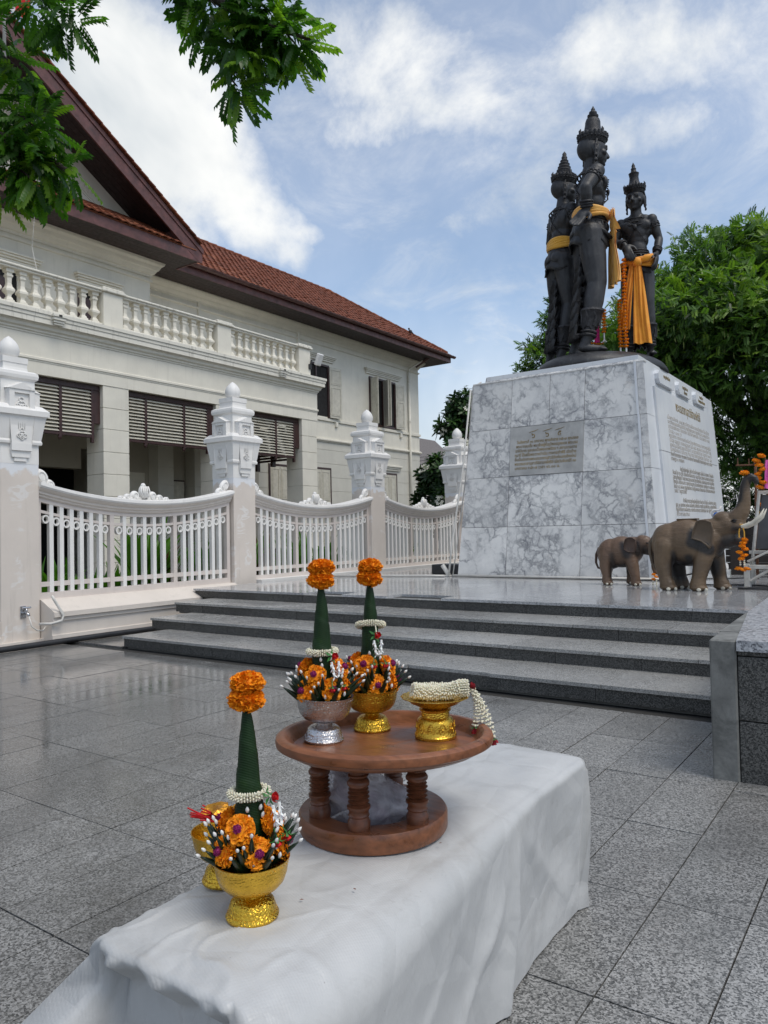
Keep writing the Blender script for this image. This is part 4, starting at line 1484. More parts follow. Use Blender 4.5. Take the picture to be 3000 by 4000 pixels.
for r in range(4):
    for k in range(37):
        y = 4.2 + .215 * (k + (.5 if r % 2 else 0))
        if y > 12.4 - .12 * r: continue
        t = (r + .42) / 4
        put('tile', tile_me, pent, (RX + .03 + (UX - RX) * t, y, 8.352 + .695 * t + .01), (0, ps - .02 + rt.uniform(-.02, .02), rt.uniform(-.02, .02)), (.38, .205, .28))
bpart('roof_cheek', MAT['fascia'], (RX - .9, RX - .05, 11.95, 11.985, 8.35, 8.82))
# --- hipped roof of the wing
EX, EZ, RZ_, RXR, EY = -15.40, 8.42, 10.94, -19.0, 26.9
RY = 23.3
wr = MB()
wr.add([(EX, 10.5, EZ), (EX, EY, EZ), (RXR, RY, RZ_), (RXR, 10.5, RZ_)], [(0, 1, 2, 3)])
wr.add([(EX, EY, EZ), (-22.6, EY, EZ), (RXR, RY, RZ_)], [(0, 1, 2)])
wr.add([(-22.6, EY, EZ), (-22.6, 10.5, EZ), (RXR, 10.5, RZ_), (RXR, RY, RZ_)], [(0, 1, 2, 3)])
wing_roof = wr.build('hipped_roof', MAT['tile'], bld)
sl2 = math.atan2(RZ_ - EZ, EX - RXR)
L2 = math.hypot(RZ_ - EZ, EX - RXR)
rows_n = 21
tl = []
for r in range(rows_n):
    t = (r + .5) / rows_n
    x, z = EX + (RXR - EX) * t, EZ + (RZ_ - EZ) * t
    ymax = EY + (RY - EY) * t
    k = 0
    while True:
        y = 11.6 + .236 * (k + (.5 if r % 2 else 0))
        k += 1
        if y > ymax - .08: break
        tl.append((x, y, z, r))
tl.sort(key=lambda q: q[1] + .5 * q[2])
tlv = [q for q in tl if q[1] > 12.3]
fld = MB()
for n_, (x, y, z, r) in enumerate(tlv):
    off = .035
    rot = (rt.uniform(-.03, .03), sl2 - .035 + rt.uniform(-.03, .03), rt.uniform(-.05, .05))
    p_ = (x - .0 + math.sin(sl2) * off, y + rt.uniform(-.008, .008), z + math.cos(sl2) * off + rt.uniform(-.006, .01))
    sc = (.30, .228, .32)
    if n_ < 300:
        put('tile', tile_me, wing_roof, p_, rot, sc)
    else:
        k0 = len(fld.v)
        fld.add(v, f)
        from mathutils import Euler
        fld.xf(Matrix.Translation(p_) @ Euler(rot).to_matrix().to_4x4() @ Matrix.Diagonal((*sc, 1)), k0)
fo = fld.build('tile_field', MAT['tile_f'] if 'tile_f' in MAT else MAT['tile'], wing_roof)
tag(fo, kind='stuff')
cap_me = MB().tube([(0, -.5, 0), (0, .5, 0)], .5, 10).mesh('ridge_tile', MAT['tile'], smooth=True)
for k in range(30):
    y = 12.2 + .38 * k
    if y > RY: break
    put('ridge_tile', cap_me, wing_roof, (RXR, y, RZ_ + .03), (.06, 0, 0), (.20, .42, .16))
hd = Vector((EX - RXR, EY - RY, EZ - RZ_))
hl = hd.length
hdn = hd.normalized()
q = Vector((0, 1, 0)).rotation_difference(hdn).to_euler()
for k in range(int(hl / .34)):
    p_ = Vector((RXR, RY, RZ_ + .04)) + hdn * (.34 * (k + .5))
    put('ridge_tile', cap_me, wing_roof, p_, (q.x - .05, q.y, q.z), (.19, .40, .15))
# gutter, fascia and boarded soffit
gp = []
m = MB()
ring = [(math.cos(a), math.sin(a)) for a in [math.pi + math.pi * k / 8 for k in range(9)]]
outer = [(EX + .06 + .085 * c_, EZ - .01 + .085 * s_) for c_, s_ in ring]
inner = [(EX + .06 + .075 * c_, EZ - .01 + .075 * s_) for c_, s_ in reversed(ring)]
m.loft([[(x, y, z) for x, z in outer + inner] for y in (12.66, EY + .12)])
gut = m.build('gutter', MAT['gutter'], bld, smooth=.6)
for k in range(24):
    y = 13.0 + .6 * k
    if y > EY: break
    MB().tube([(EX - .02, y, EZ), (EX - .01, y, EZ - .08), (EX + .06, y, EZ - .10), (EX + .15, y, EZ - .05), (EX + .15, y, EZ)], .008, 5).build('gutter_bracket', MAT['gutter'], gut)
bpart('fascia', MAT['fascia'], (EX - .06, EX - .03, 12.3, EY - .03, 8.15, 8.40))
bpart('fascia', MAT['fascia'], (-22.5, EX - .061, EY - .06, EY - .03, 8.15, 8.40))
for k in range(6):
    bpart('soffit_board', MAT['soffit'], (WX - .02 + .175 * k, WX - .02 + .175 * (k + 1) - .006, 12.0, EY - .065, 8.152, 8.17))
bpart('soffit_board', MAT['soffit'], (-22.4, WX - .03, 26.0, EY - .065, 8.153, 8.17))
# wall box and camera at the corner, flood light on the balustrade, pigeon on the hip
m = MB().bbox(WX + .0, WX + .12, 25.68, 25.82, 3.42, 3.56, .01)
tag(m.build('wall_box', MAT['louvre'], bld), None)
fl = thing('flood_light', 'white flood light on a bracket at the end of the balustrade', 'light', (-13.86, 16.3, 6.0))
MB().tube([(-13.88, 16.16, 5.95), (-13.84, 16.18, 6.14), (-13.80, 16.34, 6.17)], .02, 6).bbox(-13.9, -13.84, 16.1, 16.2, 5.88, 6.02, .008).build('bracket', MAT['blackbox'], fl)
MB().bbox(-.05, .05, -.14, .14, -.17, .17, .02).xf(Matrix.Translation((-13.78, 16.44, 6.19)) @ Matrix.Rotation(.4, 4, 'Y') @ Matrix.Rotation(.25, 4, 'Z')).build('lamp_head', MAT['fwhite'], fl)
m = MB()
bp = Vector((-16.28, 25.15, 9.16))
m.sphere(bp + Vector((0, 0, .10)), (.06, .11, .065), 10, 8).sphere(bp + Vector((0, -.10, .18)), .042, 8, 6)
m.tube([bp + Vector((0, .08, .09)), bp + Vector((0, .26, .03))], [.035, .015], 6)
m.tube([bp + Vector((0, -.13, .18)), bp + Vector((0, -.17, .172))], [.012, .003], 5)
m.tube([bp + Vector((.02, 0, .05)), bp + Vector((.02, 0, -.02))], .008, 5).tube([bp + Vector((-.02, 0, .05)), bp + Vector((-.02, 0, -.02))], .008, 5)
tag(m.build('pigeon', simple('pigeon_feathers', (.05, .052, .06), .7), smooth=True), 'small dark pigeon perched on the roof hip', 'bird')
m = MB().tube([(-14.38, 8.30, 8.02), (-14.6, 8.35, 7.2), (-14.1, 8.34, 5.72)], .006, 5)
tag(m.build('hanging_wire', MAT['pvc']), 'thin pale wire hanging from the gable eave to the balustrade', 'wire')
# ------------------------------------------------------------------ covered bench
def tarp_mat():
    t = NT('white_tarpaulin')
    p = t.pos()
    c = t.ramp(t.noise(p, 3.0, 6, .6), [(.3, (.43, .435, .435)), (.7, (.53, .53, .525))])
    c = t.mix(t.mr(t.noise(p, 4.5, 8, .7, .6), .52, .76, 0, .5), c, (.30, .29, .27))
    c = t.mix(t.mr(t.noise(t.pos((1, 1, .5), rot=(.4, .3, 0)), 9, 8, .75, 1.0), .60, .72, 0, .4), c, (.25, .24, .225))
    sp = t.voro(p, 26, 'F1')
    c = t.mix(t.mr(sp, .0, .05, .55, 0), c, (.12, .09, .07))
    w1 = t.wave(t.pos((1, 1, 1), rot=(0, 0, .35)), 55, .3, 1, 'BANDS', 'X')
    w2 = t.wave(t.pos((1, 1, 1), rot=(0, 0, .35)), 55, .3, 1, 'BANDS', 'Y')
    h = t.math('ADD', t.math('MULTIPLY', t.math('ADD', w1, w2), .12), t.math('MULTIPLY', t.noise(p, 11, 7, .6, .5), 2.0))
    cr = t.voro(t.pos((1, 1, .8), off=(.3, .1, .2)), 5.5, 'DISTANCE_TO_EDGE')
    cr2 = t.voro(t.pos((1.3, .8, 1), rot=(.3, .2, .7)), 11, 'F1')
    h = t.math('ADD', h, t.math('ADD', t.math('MULTIPLY', t.math('MINIMUM', cr, .18), 16.), t.math('MULTIPLY', cr2, 2.2)))
    t.set(color=c, rough=t.mr(t.noise(p, 6, 4), .3, .7, .34, .5), spec=.45, normal=t.bump(h, .30, .0035), sheen=.05)
    return t.mat


MAT['tarp'] = tarp_mat()


def make_tarp():
    x0, x1, y0, y1, top = -1.255, -.850, .785, 2.335, .490
    cr = .05
    # perimeter samples, counter clockwise from the near left corner
    per = []
    segs = [((x0 + cr, y0), (x1 - cr, y0), (0, -1)), ((x1, y0 + cr), (x1, y1 - cr), (1, 0)), ((x1 - cr, y1), (x0 + cr, y1), (0, 1)), ((x0, y1 - cr), (x0, y0 + cr), (-1, 0))]
    cs = [((x1 - cr, y0 + cr), -90), ((x1 - cr, y1 - cr), 0), ((x0 + cr, y1 - cr), 90), ((x0 + cr, y0 + cr), 180)]
    for k in range(4):
        a, b, n = segs[k]
        L = math.hypot(b[0] - a[0], b[1] - a[1])
        m = max(4, int(L / .009))
        for i in range(m):
            t = i / m
            per.append((a[0] + (b[0] - a[0]) * t, a[1] + (b[1] - a[1]) * t, n[0], n[1]))
        c, st = cs[k]
        for i in range(7):
            an = R(st + 90 * i / 7)
            per.append((c[0] + cr * math.cos(an), c[1] + cr * math.sin(an), math.cos(an), math.sin(an)))
    n = len(per)
    cx, cy = (x0 + x1) / 2, (y0 + y1) / 2
    N3 = lambda x, y, z, s: mnoise.noise(Vector((x * s, y * s, z * s)))
    rings = []
    tops = 26
    re = .038
    for r in range(tops + 1):
        t = (r / tops) ** .8
        ring = []
        for (px, py, nx, ny) in per:
            # the top shrinks towards a spine so the quads stay even
            hx = (x1 - x0) / 2
            spy = min(max(py, y0 + hx), y1 - hx)
            sx = cx + (px - nx * re - cx) * t
            sy = spy + (py - ny * re - spy) * t
            fr = max(0, 1 - (sy - y0) / .55)
            z = top + .0030 * N3(sx, sy, 0, 5) + .0035 * N3(sx, sy, 3, 14) * (.25 + fr)
            cre = abs(N3(sx * 1.3 + 2, sy, 7, 7))
            z += .006 * fr * max(0, .10 - cre) / .10
            cre2 = abs(N3(sx * .8 + sy * .5 + 9, sy * .6, 3, 4.2))
            z += .0025 * max(0, .08 - cre2) / .08
            z -= .010 * t ** 6
            edge = max(0, (sx - (x1 - .10)) / .10)
            z -= .012 * edge ** 2
            ring.append((sx, sy, z))
        rings.append(ring)
    ridge = lambda d, w: math.exp(-(math.sqrt(d * d + (w * .5) ** 2) - w * .5) / w)
    for k in range(1, 9):
        a = math.pi / 2 * k / 8
        ring = []
        for i, (px, py, nx, ny) in enumerate(per):
            b = rings[tops][i]
            rr = re
            if nx > .5: rr = re * (.55 + 2.0 * max(0, min(1, (1.95 - py) / .9)))      # the near half of the long edge is slack
            if ny < -.5: rr = re * .38
            out = rr * math.sin(a)
            z = b[2] - rr * (1 - math.cos(a))
            q = 0.0
            if ny < -.5:
                q = .006 * (ridge(px + 1.17, .012) + ridge(px + 1.07, .02) + .8 * ridge(px + .96, .012) + .7 * ridge(px + .89, .01)) * (k / 8)
            ring.append((b[0] + nx * (out + q), b[1] + ny * (out + q), z + q * .5))
        rings.append(ring)
    base = rings[-1]
    ns = 48
    for k in range(1, ns + 1):
        t = k / ns
        ring = []
        for i, (px, py, nx, ny) in enumerate(per):
            b = base[i]
            z = b[2] * (1 - t) + .004 * t
            o = .010 * N3(px, py, z * .4, 2.6) * min(1, t * 2) + .0025 * N3(px, py, z, 14) * min(1, t * 3)
            st = min(1, t * 2.2)
            if nx > .5:
                o += -.030 * t - .025 * max(0, (re - .038 + .06) * 0)
                o += .026 * ridge(py - 1.70 - .07 * (1 - t), .020) * st
                o += -.022 * math.exp(-((py - 1.52) / .09) ** 2) * t
                o += .018 * ridge((py - 1.62) * .8 + (t - .40) * .38, .034) * st * (1 if py < 1.68 else .3)
                o += .014 * ridge((py - 2.02) * .6 - (t - .5) * .30, .03) * math.sin(min(1, t) * 3.1)
                o += -.016 * math.exp(-((py - 2.08) / .10) ** 2) * math.sin(min(1, t * 1.1) * 3.1)
                o += .012 * ridge(py - 2.255 + .03 * t, .02) * math.sin(min(1, t * 1.2) * 3.1)
                o += .010 * ridge((py - 1.25) + (t - .5) * .5, .03) * st
            elif ny < -.5:
                o += -.070 * min(1, t * 7) + .06 * t * t
                o += .022 * (ridge(px + 1.17 + .10 * t, .016) + ridge(px + 1.05 - .05 * t, .02) + .8 * ridge(px + .93 - .02 * t, .016)) * (1 - .6 * t)
            elif nx < -.5:
                o += .05 * t
            if nx < -.05 and ny < -.05:                       # splayed near left corner
                o += .27 * min(1, t * 1.9) * (nx * ny * 2)
            if nx > .05 and ny < -.05:
                o += .03 * min(1, t * 3)
            if ny > .05 and nx > .05:
                o += .020 * math.sin(min(1, t * 1.2) * 3.1) + .008 * math.sin(9 * math.atan2(ny, nx)) * (1 - t)
            zz = z
            if t == 1: zz = .004 + .010 * max(0, N3(px, py, 1, 9))
            ring.append((b[0] + nx * o, b[1] + ny * o, zz))
        rings.append(ring)
    m = MB().loft(rings, False, False)
    root = thing('covered_bench', 'long low bench draped to the ground in white tarpaulin', 'bench', (cx, cy, 0))
    MB().bbox(x0 + .09, x1 - .11, y0 + .16, y1 - .10, .005, top - .035, .01).build('bench_block', MAT['core'], root)
    m.build('tarpaulin', MAT['tarp'], root, smooth=True)


make_tarp()

# ------------------------------------------------------------------ turned wooden tray table
def wood(name, c, rough=.38):
    t = NT(name)
    p = t.pos((1, 1, 2.2))
    w = t.noise(t.pos((3, 40, 40), rot=(.05, .1, .6)), 2.0, 4, .6, .3)
    n = t.noise(p, 9, 6, .6, 1.2)
    f = t.math('ADD', t.math('MULTIPLY', w, .5), t.math('MULTIPLY', n, .5))
    cc = t.ramp(f, [(.32, tuple(x * .45 for x in c)), (.68, tuple(x * 1.25 for x in c))])
    cc = t.mix(t.mr(t.noise(p, 22, 6, .7), .6, .78, 0, .5), cc, tuple(x * .3 for x in c))
    t.set(color=cc, rough=t.mr(n, .3, .7, rough - .16, rough + .15), spec=.45, normal=t.bump(n, .12, .002))
    return t.mat


MAT['wood'] = wood('turned_teak', (.23, .085, .037))
MAT['wood_d'] = wood('dark_turned_teak', (.15, .05, .022))
TC = Vector((-1.075, 1.505, 0))
BC = Vector((-1.095, 1.480, 0))
TZ = .685                      # floor of the tray
tray = thing('tray_table', 'round turned wood tray table on rope-ringed legs', 'table', (BC.x, BC.y, .49))
seg = 72
rings = []
for (r, z) in ((.178, .493), (.180, .498), (.180, .530), (.176, .536), (.118, .536), (.114, .531), (.114, .498), (.118, .493), (.178, .493)):
    rings.append([(BC.x + r * math.cos(2 * math.pi * j / seg), BC.y + r * math.sin(2 * math.pi * j / seg), z) for j in range(seg)])
MB().loft(rings, False, False).build('base_ring', MAT['wood'], tray, smooth=.6)
prof = [(.001, .664), (.17, .664), (.20, .667), (.228, .675), (.246, .685), (.249, .690), (.258, .691), (.263, .694), (.2645, .702), (.263, .711), (.258, .7155), (.250, .7175), (.243, .7165), (.238, .712), (.2365, .708), (.234, .706), (.229, .694), (.224, .687), (.219, .685), (.001, .685)]
mt = MB().lathe(prof, 96, (TC.x, TC.y, 0))
TILT = Matrix.Translation((TC.x, TC.y, .69)) @ Matrix.Rotation(R(-2.4), 4, Vector((_r.x, _r.y, 0)).normalized()) @ Matrix.Translation((-TC.x, -TC.y, -.69))
mt.xf(TILT).build('tray_top', MAT['wood'], tray, smooth=.55)
lz = lambda z: .536 + (z - .536) * 1.385
lp = [(.0255, .536), (.026, .550), (.0235, .552), (.0215, .5565), (.0245, .559), (.022, .562), (.0225, .567), (.0265, .570), (.0265, .574), (.0178, .5775), (.0245, .581), (.0178, .5845), (.025, .588), (.0178, .5915), (.025, .595), (.0178, .5985), (.0235, .601),
      (.0185, .603), (.0255, .608), (.026, .612), (.022, .6165), (.0165, .619), (.023, .6215), (.0245, .624), (.020, .626), (.020, .632)]
for a in (237, 290, 347, 108, 163):
    MB().lathe([(r_, lz(z_)) for r_, z_ in lp], 22, (BC.x + .143 * math.cos(R(a)) + .006, BC.y + .143 * math.sin(R(a)) + .006, 0)).build('leg', MAT['wood_d'], tray, smooth=.9)

# plastic bag beneath the tray
def bag_mat():
    t = NT('clear_plastic_bag')
    p = t.pos()
    out = t.N['Material Output']
    tr = t.N.new('ShaderNodeBsdfTransparent')
    tr.inputs[0].default_value = (.93, .93, .96, 1)
    mx = t.N.new('ShaderNodeMixShader')
    t.set(color=(.80, .78, .84), rough=.2, spec=.7, normal=t.bump(t.noise(p, 28, 6, .65, 1.0), .7, .012))
    t.L.new(t.mr(t.noise(p, 16, 5, .6, .6), .35, .7, .30, .72), mx.inputs[0])
    t.L.new(tr.outputs[0], mx.inputs[1])
    t.L.new(t.bsdf.outputs[0], mx.inputs[2])
    t.L.new(mx.outputs[0], out.inputs['Surface'])
    return t.mat


bag = thing('plastic_bag', 'crumpled clear plastic bag of mauve bundles stuffed under the tray', 'bag', (-1.12, 1.50, .49))
m = MB()
mm = MB().sphere((0, 0, 0), 1, 40, 26)
pts = []
for v_ in mm.v:
    v = Vector(v_)
    n_ = mnoise.noise(v * 2.1) * .22 + abs(mnoise.noise(v * 5.0)) * .16
    k = 1 + n_
    x, y, z = v.x * .105 * k, v.y * .068 * k, v.z * .072 * k
    z = max(z, -.055)
    x += -.045 * max(0, z / .06)
    pts.append((x, y, z))
mm.v = pts
mm.xf(Matrix.Translation((-1.112, 1.475, .552)) @ Matrix.Rotation(.45, 4, 'Z'))
mm.build('bag_film', bag_mat(), bag, smooth=True)
MAT['mauve'] = simple('mauve_bundle', (.30, .20, .24), .6, var=.35, scale=25)
for k, (dx, dy, dz, a) in enumerate(((.015, -.012, -.012, .5), (-.03, .015, -.016, .4), (-.025, -.005, .018, .9))):
    mk = MB().sphere((0, 0, 0), (.055, .024, .022), 16, 10)
    mk.xf(Matrix.Translation((-1.112 + dx, 1.475 + dy, .545 + dz)) @ Matrix.Rotation(a, 4, 'Z') @ Matrix.Rotation(.35, 4, 'Y'))
    mk.build('bundle', MAT['mauve'], bag, smooth=True)

# ------------------------------------------------------------------ bowls
def foil(name, c, rough=.2, pat=1.0):
    t = NT(name)
    p = t.pos(kind='object')
    v = t.voro(p, 150, 'DISTANCE_TO_EDGE')
    w = t.wave(t.pos((1, 1, 1), 'object'), 60, 6, 3, 'RINGS')
    h = t.math('ADD', t.mr(v, 0, .25), t.math('MULTIPLY', w, .6))
    c1 = t.mix(t.mr(t.noise(p, 55, 4), .35, .65, 0, .35), c, tuple(x * .55 for x in c))
    t.set(color=c1, metal=.95, rough=t.mr(t.noise(p, 40, 4), .3, .7, rough - .05, rough + .14), normal=t.bump(h, .25 * pat, .0016))
    return t.mat


MAT['gold'] = foil('embossed_gold', (.78, .47, .06), .22)
MAT['gold2'] = foil('polished_gold', (.74, .45, .05), .2, 2.0)
MAT['silver'] = foil('embossed_silver', (.62, .60, .60), .2, 1.6)
MAT['leafgreen'] = NT('banana_leaf').set(color=(.006, .020, .007), rough=.35, spec=.45).mat


def leafmat():
    t = NT('wrapped_leaf')
    p = t.pos(kind='object')
    w = t.wave(t.pos((1, 1, 1), 'object', rot=(.5, 0, 0)), 75, .8, 2, 'BANDS', 'Z')
    n = t.noise(p, 14, 4)
    c = t.ramp(n, [(.35, (.004, .014, .004)), (.6, (.009, .030, .007)), (.8, (.028, .065, .010))])
    t.set(color=c, rough=.5, spec=.25, normal=t.bump(w, .25, .0015))
    return t.mat


MAT['leafcone'] = leafmat()


def petal_mat(name, a, b):
    t = NT(name)
    p = t.pos(kind='object')
    t.set(color=t.ramp(t.noise(p, 210, 3), [(.3, a), (.7, b)]), rough=.62, spec=.25, sss=.08)
    t.bsdf.inputs['Subsurface Radius'].default_value = (.01, .005, .002)
    return t.mat


MAT['marigold'] = petal_mat('marigold_petals', (.74, .20, .004), (.92, .36, .010))
MAT['purple'] = petal_mat('globe_amaranth', (.16, .008, .07), (.28, .02, .13))
MAT['jasmine'] = petal_mat('jasmine_buds', (.62, .58, .43), (.78, .75, .62))
MAT['bud'] = simple('white_bud', (.78, .77, .74), .4, var=.06, bump=0)
MAT['rose'] = petal_mat('red_rose', (.40, .008, .010), (.62, .018, .02))
MAT['rose_d'] = petal_mat('dark_red_rose', (.17, .006, .012), (.30, .012, .02))
MAT['sepal'] = simple('green_sepal', (.03, .16, .03), .5)
MAT['plume'] = petal_mat('white_plume', (.70, .72, .70), (.82, .83, .82))

BOWL = [(.0460, 0), (.0490, .002), (.0495, .006), (.0455, .010), (.0435, .020), (.0400, .030), (.0330, .036), (.0215, .039), (.0190, .042), (.0200, .045), (.0340, .049), (.0500, .056), (.0600, .067), (.0655, .082), (.0680, .098), (.0700, .106), (.0715, .108), (.0715, .1095), (.0695, .1095), (.0665, .098), (.0630, .080), (.0560, .066), (.0400, .056), (.001, .054)]


def make_bowl(name, label, loc, mat, footmat=None, s=1.0, rx=(0, 0, 0), group=None):
    root = thing(name, label, 'bowl', loc, group)
    root.rotation_euler = rx
    cut = 11
    b = MB().lathe([(r * s, z * s) for r, z in BOWL[cut - 1:]], 56, cap0=False, cap1=False)
    b.build('bowl', mat, root, smooth=.9, local=True)
    MB().lathe([(r * s, z * s) for r, z in BOWL[:cut + 1]], 56, cap1=False).build('foot', footmat or mat, root, smooth=.9, local=True)
    m = MB()
    # raised beading under the rim and on the foot
    for (r, z, n_, br) in ((.0690 * s, .1015 * s, 48, .0011), (.0460 * s, .0125 * s, 40, .0010)):
        for j in range(n_):
            a = 2 * math.pi * j / n_
            m.sphere((r * math.cos(a), r * math.sin(a), z), br, 6, 4)
    m.build('beading', mat, root, smooth=True, local=True)
    return root


# petal geometry -----------------------------------------------------------
def ruffle_ball(rad, n, seed, flat=.8, hole=0.0, size=.42):
    """marigold head: many ruffled petals standing on a flattened ball"""
    rg = np.random.RandomState(seed)
    V, F = [], []
    k = 0
    for i in range(n):
        u = (i + .5) / n
        z = 1 - 2 * u
        th = i * 2.39996 + rg.uniform(-.25, .25)
        rr = math.sqrt(max(0, 1 - z * z))
        d = Vector((rr * math.cos(th), rr * math.sin(th), z))
        if hole and d.z > 1 - hole: continue
        ax = d.orthogonal().normalized()
        ax = (Matrix.Rotation(rg.uniform(0, 6.28), 3, d) @ ax)
        ay = d.cross(ax)
        tilt = rg.uniform(-.35, .35)
        up = (d + ay * tilt + ax * rg.uniform(-.25, .25)).normalized()
        w = rad * size * rg.uniform(.7, 1.25)
        r0, r1 = rad * rg.uniform(.55, .68), rad * rg.uniform(.9, 1.12)
        for (t, ww, bend) in ((0, .35, 0), (.6, .8, .02), (1, 1.0, .10)):
            p = d * (r0 * (1 - t)) + (d * r0 + up * (r1 - r0)) * t
            wob = rg.uniform(-.12, .12)
            V += [p - ax * w * ww * .5 + ay * rad * (bend + wob * t), p + ay * rad * (-bend * .8 + .12 * wob * t), p + ax * w * ww * .5 + ay * rad * (bend - wob * t)]
        for j in range(2):
            b = k + j * 3
            F += [(b, b + 1, b + 4, b + 3), (b + 1, b + 2, b + 5, b + 4)]
        k += 9
    V = [(v.x, v.y, v.z * flat) for v in V]
    return V, F


def marigold_mesh(rad, seed, n=190, hole=0.0, flat=.8):
    V, F = ruffle_ball(rad, n, seed, flat, hole)
    m = MB().add(V, F)
    m.sphere((0, 0, 0), (rad * .72, rad * .72, rad * .72 * flat), 14, 9)
    return m.mesh('marigold', MAT['marigold'])


MG_TOP = [marigold_mesh(.031, 3 + k, 230, 0, .66) for k in range(3)]
MG_SIDE = [marigold_mesh(.0235, 13 + k, 170, .12, .62) for k in range(4)]
_am = MB()
V, F = ruffle_ball(.0072, 90, 5, 1.0, 0, .35)
_am.add(V, F).sphere((0, 0, 0), .0060, 10, 7)
AMAR = _am.mesh('amaranth', MAT['purple'])
_bm = MB().lathe([(.0005, -.0045), (.0022, -.003), (.0030, 0), (.0027, .0025), (.0012, .0052), (.0001, .0062)], 10)
BUD = _bm.mesh('bud', MAT['bud'], smooth=True)
_lm = MB().lathe([(.0055, 0), (.0064, .012), (.0052, .03), (.0028, .05), (.0007, .060)], 7)
SPIKE = _lm.mesh('leaf_spike', MAT['leafgreen'], smooth=True)


def orient(d, roll=0.0):
    return d.to_track_quat('Z', 'Y').to_matrix().to_4x4() @ Matrix.Rotation(roll, 4, 'Z')


def place(name, me, parent, p, d, roll=0.0, s=1.0):
    o = put(name, me, parent)
    o.matrix_local = Matrix.Translation(p) @ orient(Vector(d), roll) @ Matrix.Scale(s, 4)
    return o


def jasmine_tube(path, rad, bud, per, seed, m=None):
    """garland body: whorls of buds set along a path"""
    rg = np.random.RandomState(seed)
    m = m or MB()
    n = len(path)
    for i in range(n):
        p = Vector(path[i])
        t = (Vector(path[(i + 1) % n]) - Vector(path[i - 1])).normalized() if 0 < i < n - 1 else (Vector(path[min(i + 1, n - 1)]) - Vector(path[max(i - 1, 0)])).normalized()
        u = t.orthogonal().normalized()
        u = (Vector((0, 0, 1)) - t * t.z)
        u = u.normalized() if u.length > .05 else t.orthogonal().normalized()
        w = t.cross(u)
        for j in range(per):
            a = 2 * math.pi * (j + .5 * (i % 2)) / per + rg.uniform(-.15, .15)
            d = u * math.cos(a) + w * math.sin(a)
            dd = (d + t * rg.uniform(-.25, .35)).normalized()
            q = dd.to_track_quat('Z', 'Y').to_matrix()
            m.sphere(p + d * rad * rg.uniform(.85, 1.08), (bud * .62, bud * .62, bud * 1.25), 6, 5, q)
    return m


def rose_mesh(s, mat):
    m = MB()
    for k in range(9):
        a = k * 2.4
        r = s * (.25 + .07 * k)
        h = s * (1.0 - .05 * k)
        pts = []
        V, F = [], []
        for i in range(5):
            an = a + (i - 2) * .34
            for (t, o) in ((0, .35), (.5, .95), (1, 1.08 + .05 * (i % 2))):
                V.append((r * o * math.cos(an), r * o * math.sin(an), t * h - s * .2))
        for i in range(4):
            for j in range(2):
                b = i * 3 + j
                F.append((b, b + 3, b + 4, b + 1))
        m.add(V, F)
    m.sphere((0, 0, s * .15), (s * .35, s * .35, s * .5), 10, 7)
    return m.mesh('rose', mat)


ROSE, ROSE_D = rose_mesh(.0115, MAT['rose']), rose_mesh(.0115, MAT['rose_d'])
_sp = MB()
for k in range(5):
    a = k * 1.2566
    _sp.add([(0, 0, 0), (.010 * math.cos(a - .35), .010 * math.sin(a - .35), -.006), (.021 * math.cos(a), .021 * math.sin(a), -.003), (.010 * math.cos(a + .35), .010 * math.sin(a + .35), -.006)], [(0, 1, 2, 3)])
SEPAL = _sp.mesh('sepal', MAT['sepal'])
_pl = MB()
for k in range(14):
    a = k * 2.4
    z = -.003 * k
    _pl.add([(0, 0, z), (.006 * math.cos(a - .6), .006 * math.sin(a - .6), z - .004), (.0105 * math.cos(a), .0105 * math.sin(a), z - .010), (.006 * math.cos(a + .6), .006 * math.sin(a + .6), z - .004)], [(0, 1, 2, 3)])
_pl.tube([(0, 0, .004), (0, 0, -.04)], .0035, 6)
PLUME = _pl.mesh('plume', MAT['plume'])


def tassel(parent, p, d1, red=True, drop=1.0):
    """rose, two white plumes and two hanging rosebuds"""
    p = Vector(p)
    R_ = ROSE if red else ROSE_D
    side = Vector((d1[0], d1[1], 0)).normalized()
    tan = side.cross(Vector((0, 0, 1)))
    place('rose', R_, parent, p, side + Vector((0, 0, .35)), 0, 1.05)
    place('sepal', SEPAL, parent, p - side * .006 + Vector((0, 0, .002)), side + Vector((0, 0, .35)))
    for sg in (-1, 1):
        q = p + side * .006 + tan * (.010 * sg) + Vector((0, 0, -.014))
        place('plume', PLUME, parent, q, Vector((.12 * sg * tan.x, .12 * sg * tan.y, 1)) - side * .2, 0, .85 * drop)
        q2 = q + side * .010 + tan * (.006 * sg) + Vector((0, 0, -.052 * drop))
        MB().tube([q + Vector((0, 0, -.036 * drop)), q2], .0012, 5).build('cord', MAT['sepal'], parent, local=True)
        place('rose', R_, parent, q2 + Vector((0, 0, -.008)), Vector((0, 0, -1)) + side * .35, 0, .95)
        place('sepal', SEPAL, parent, q2, Vector((0, 0, 1)), 0, .9)


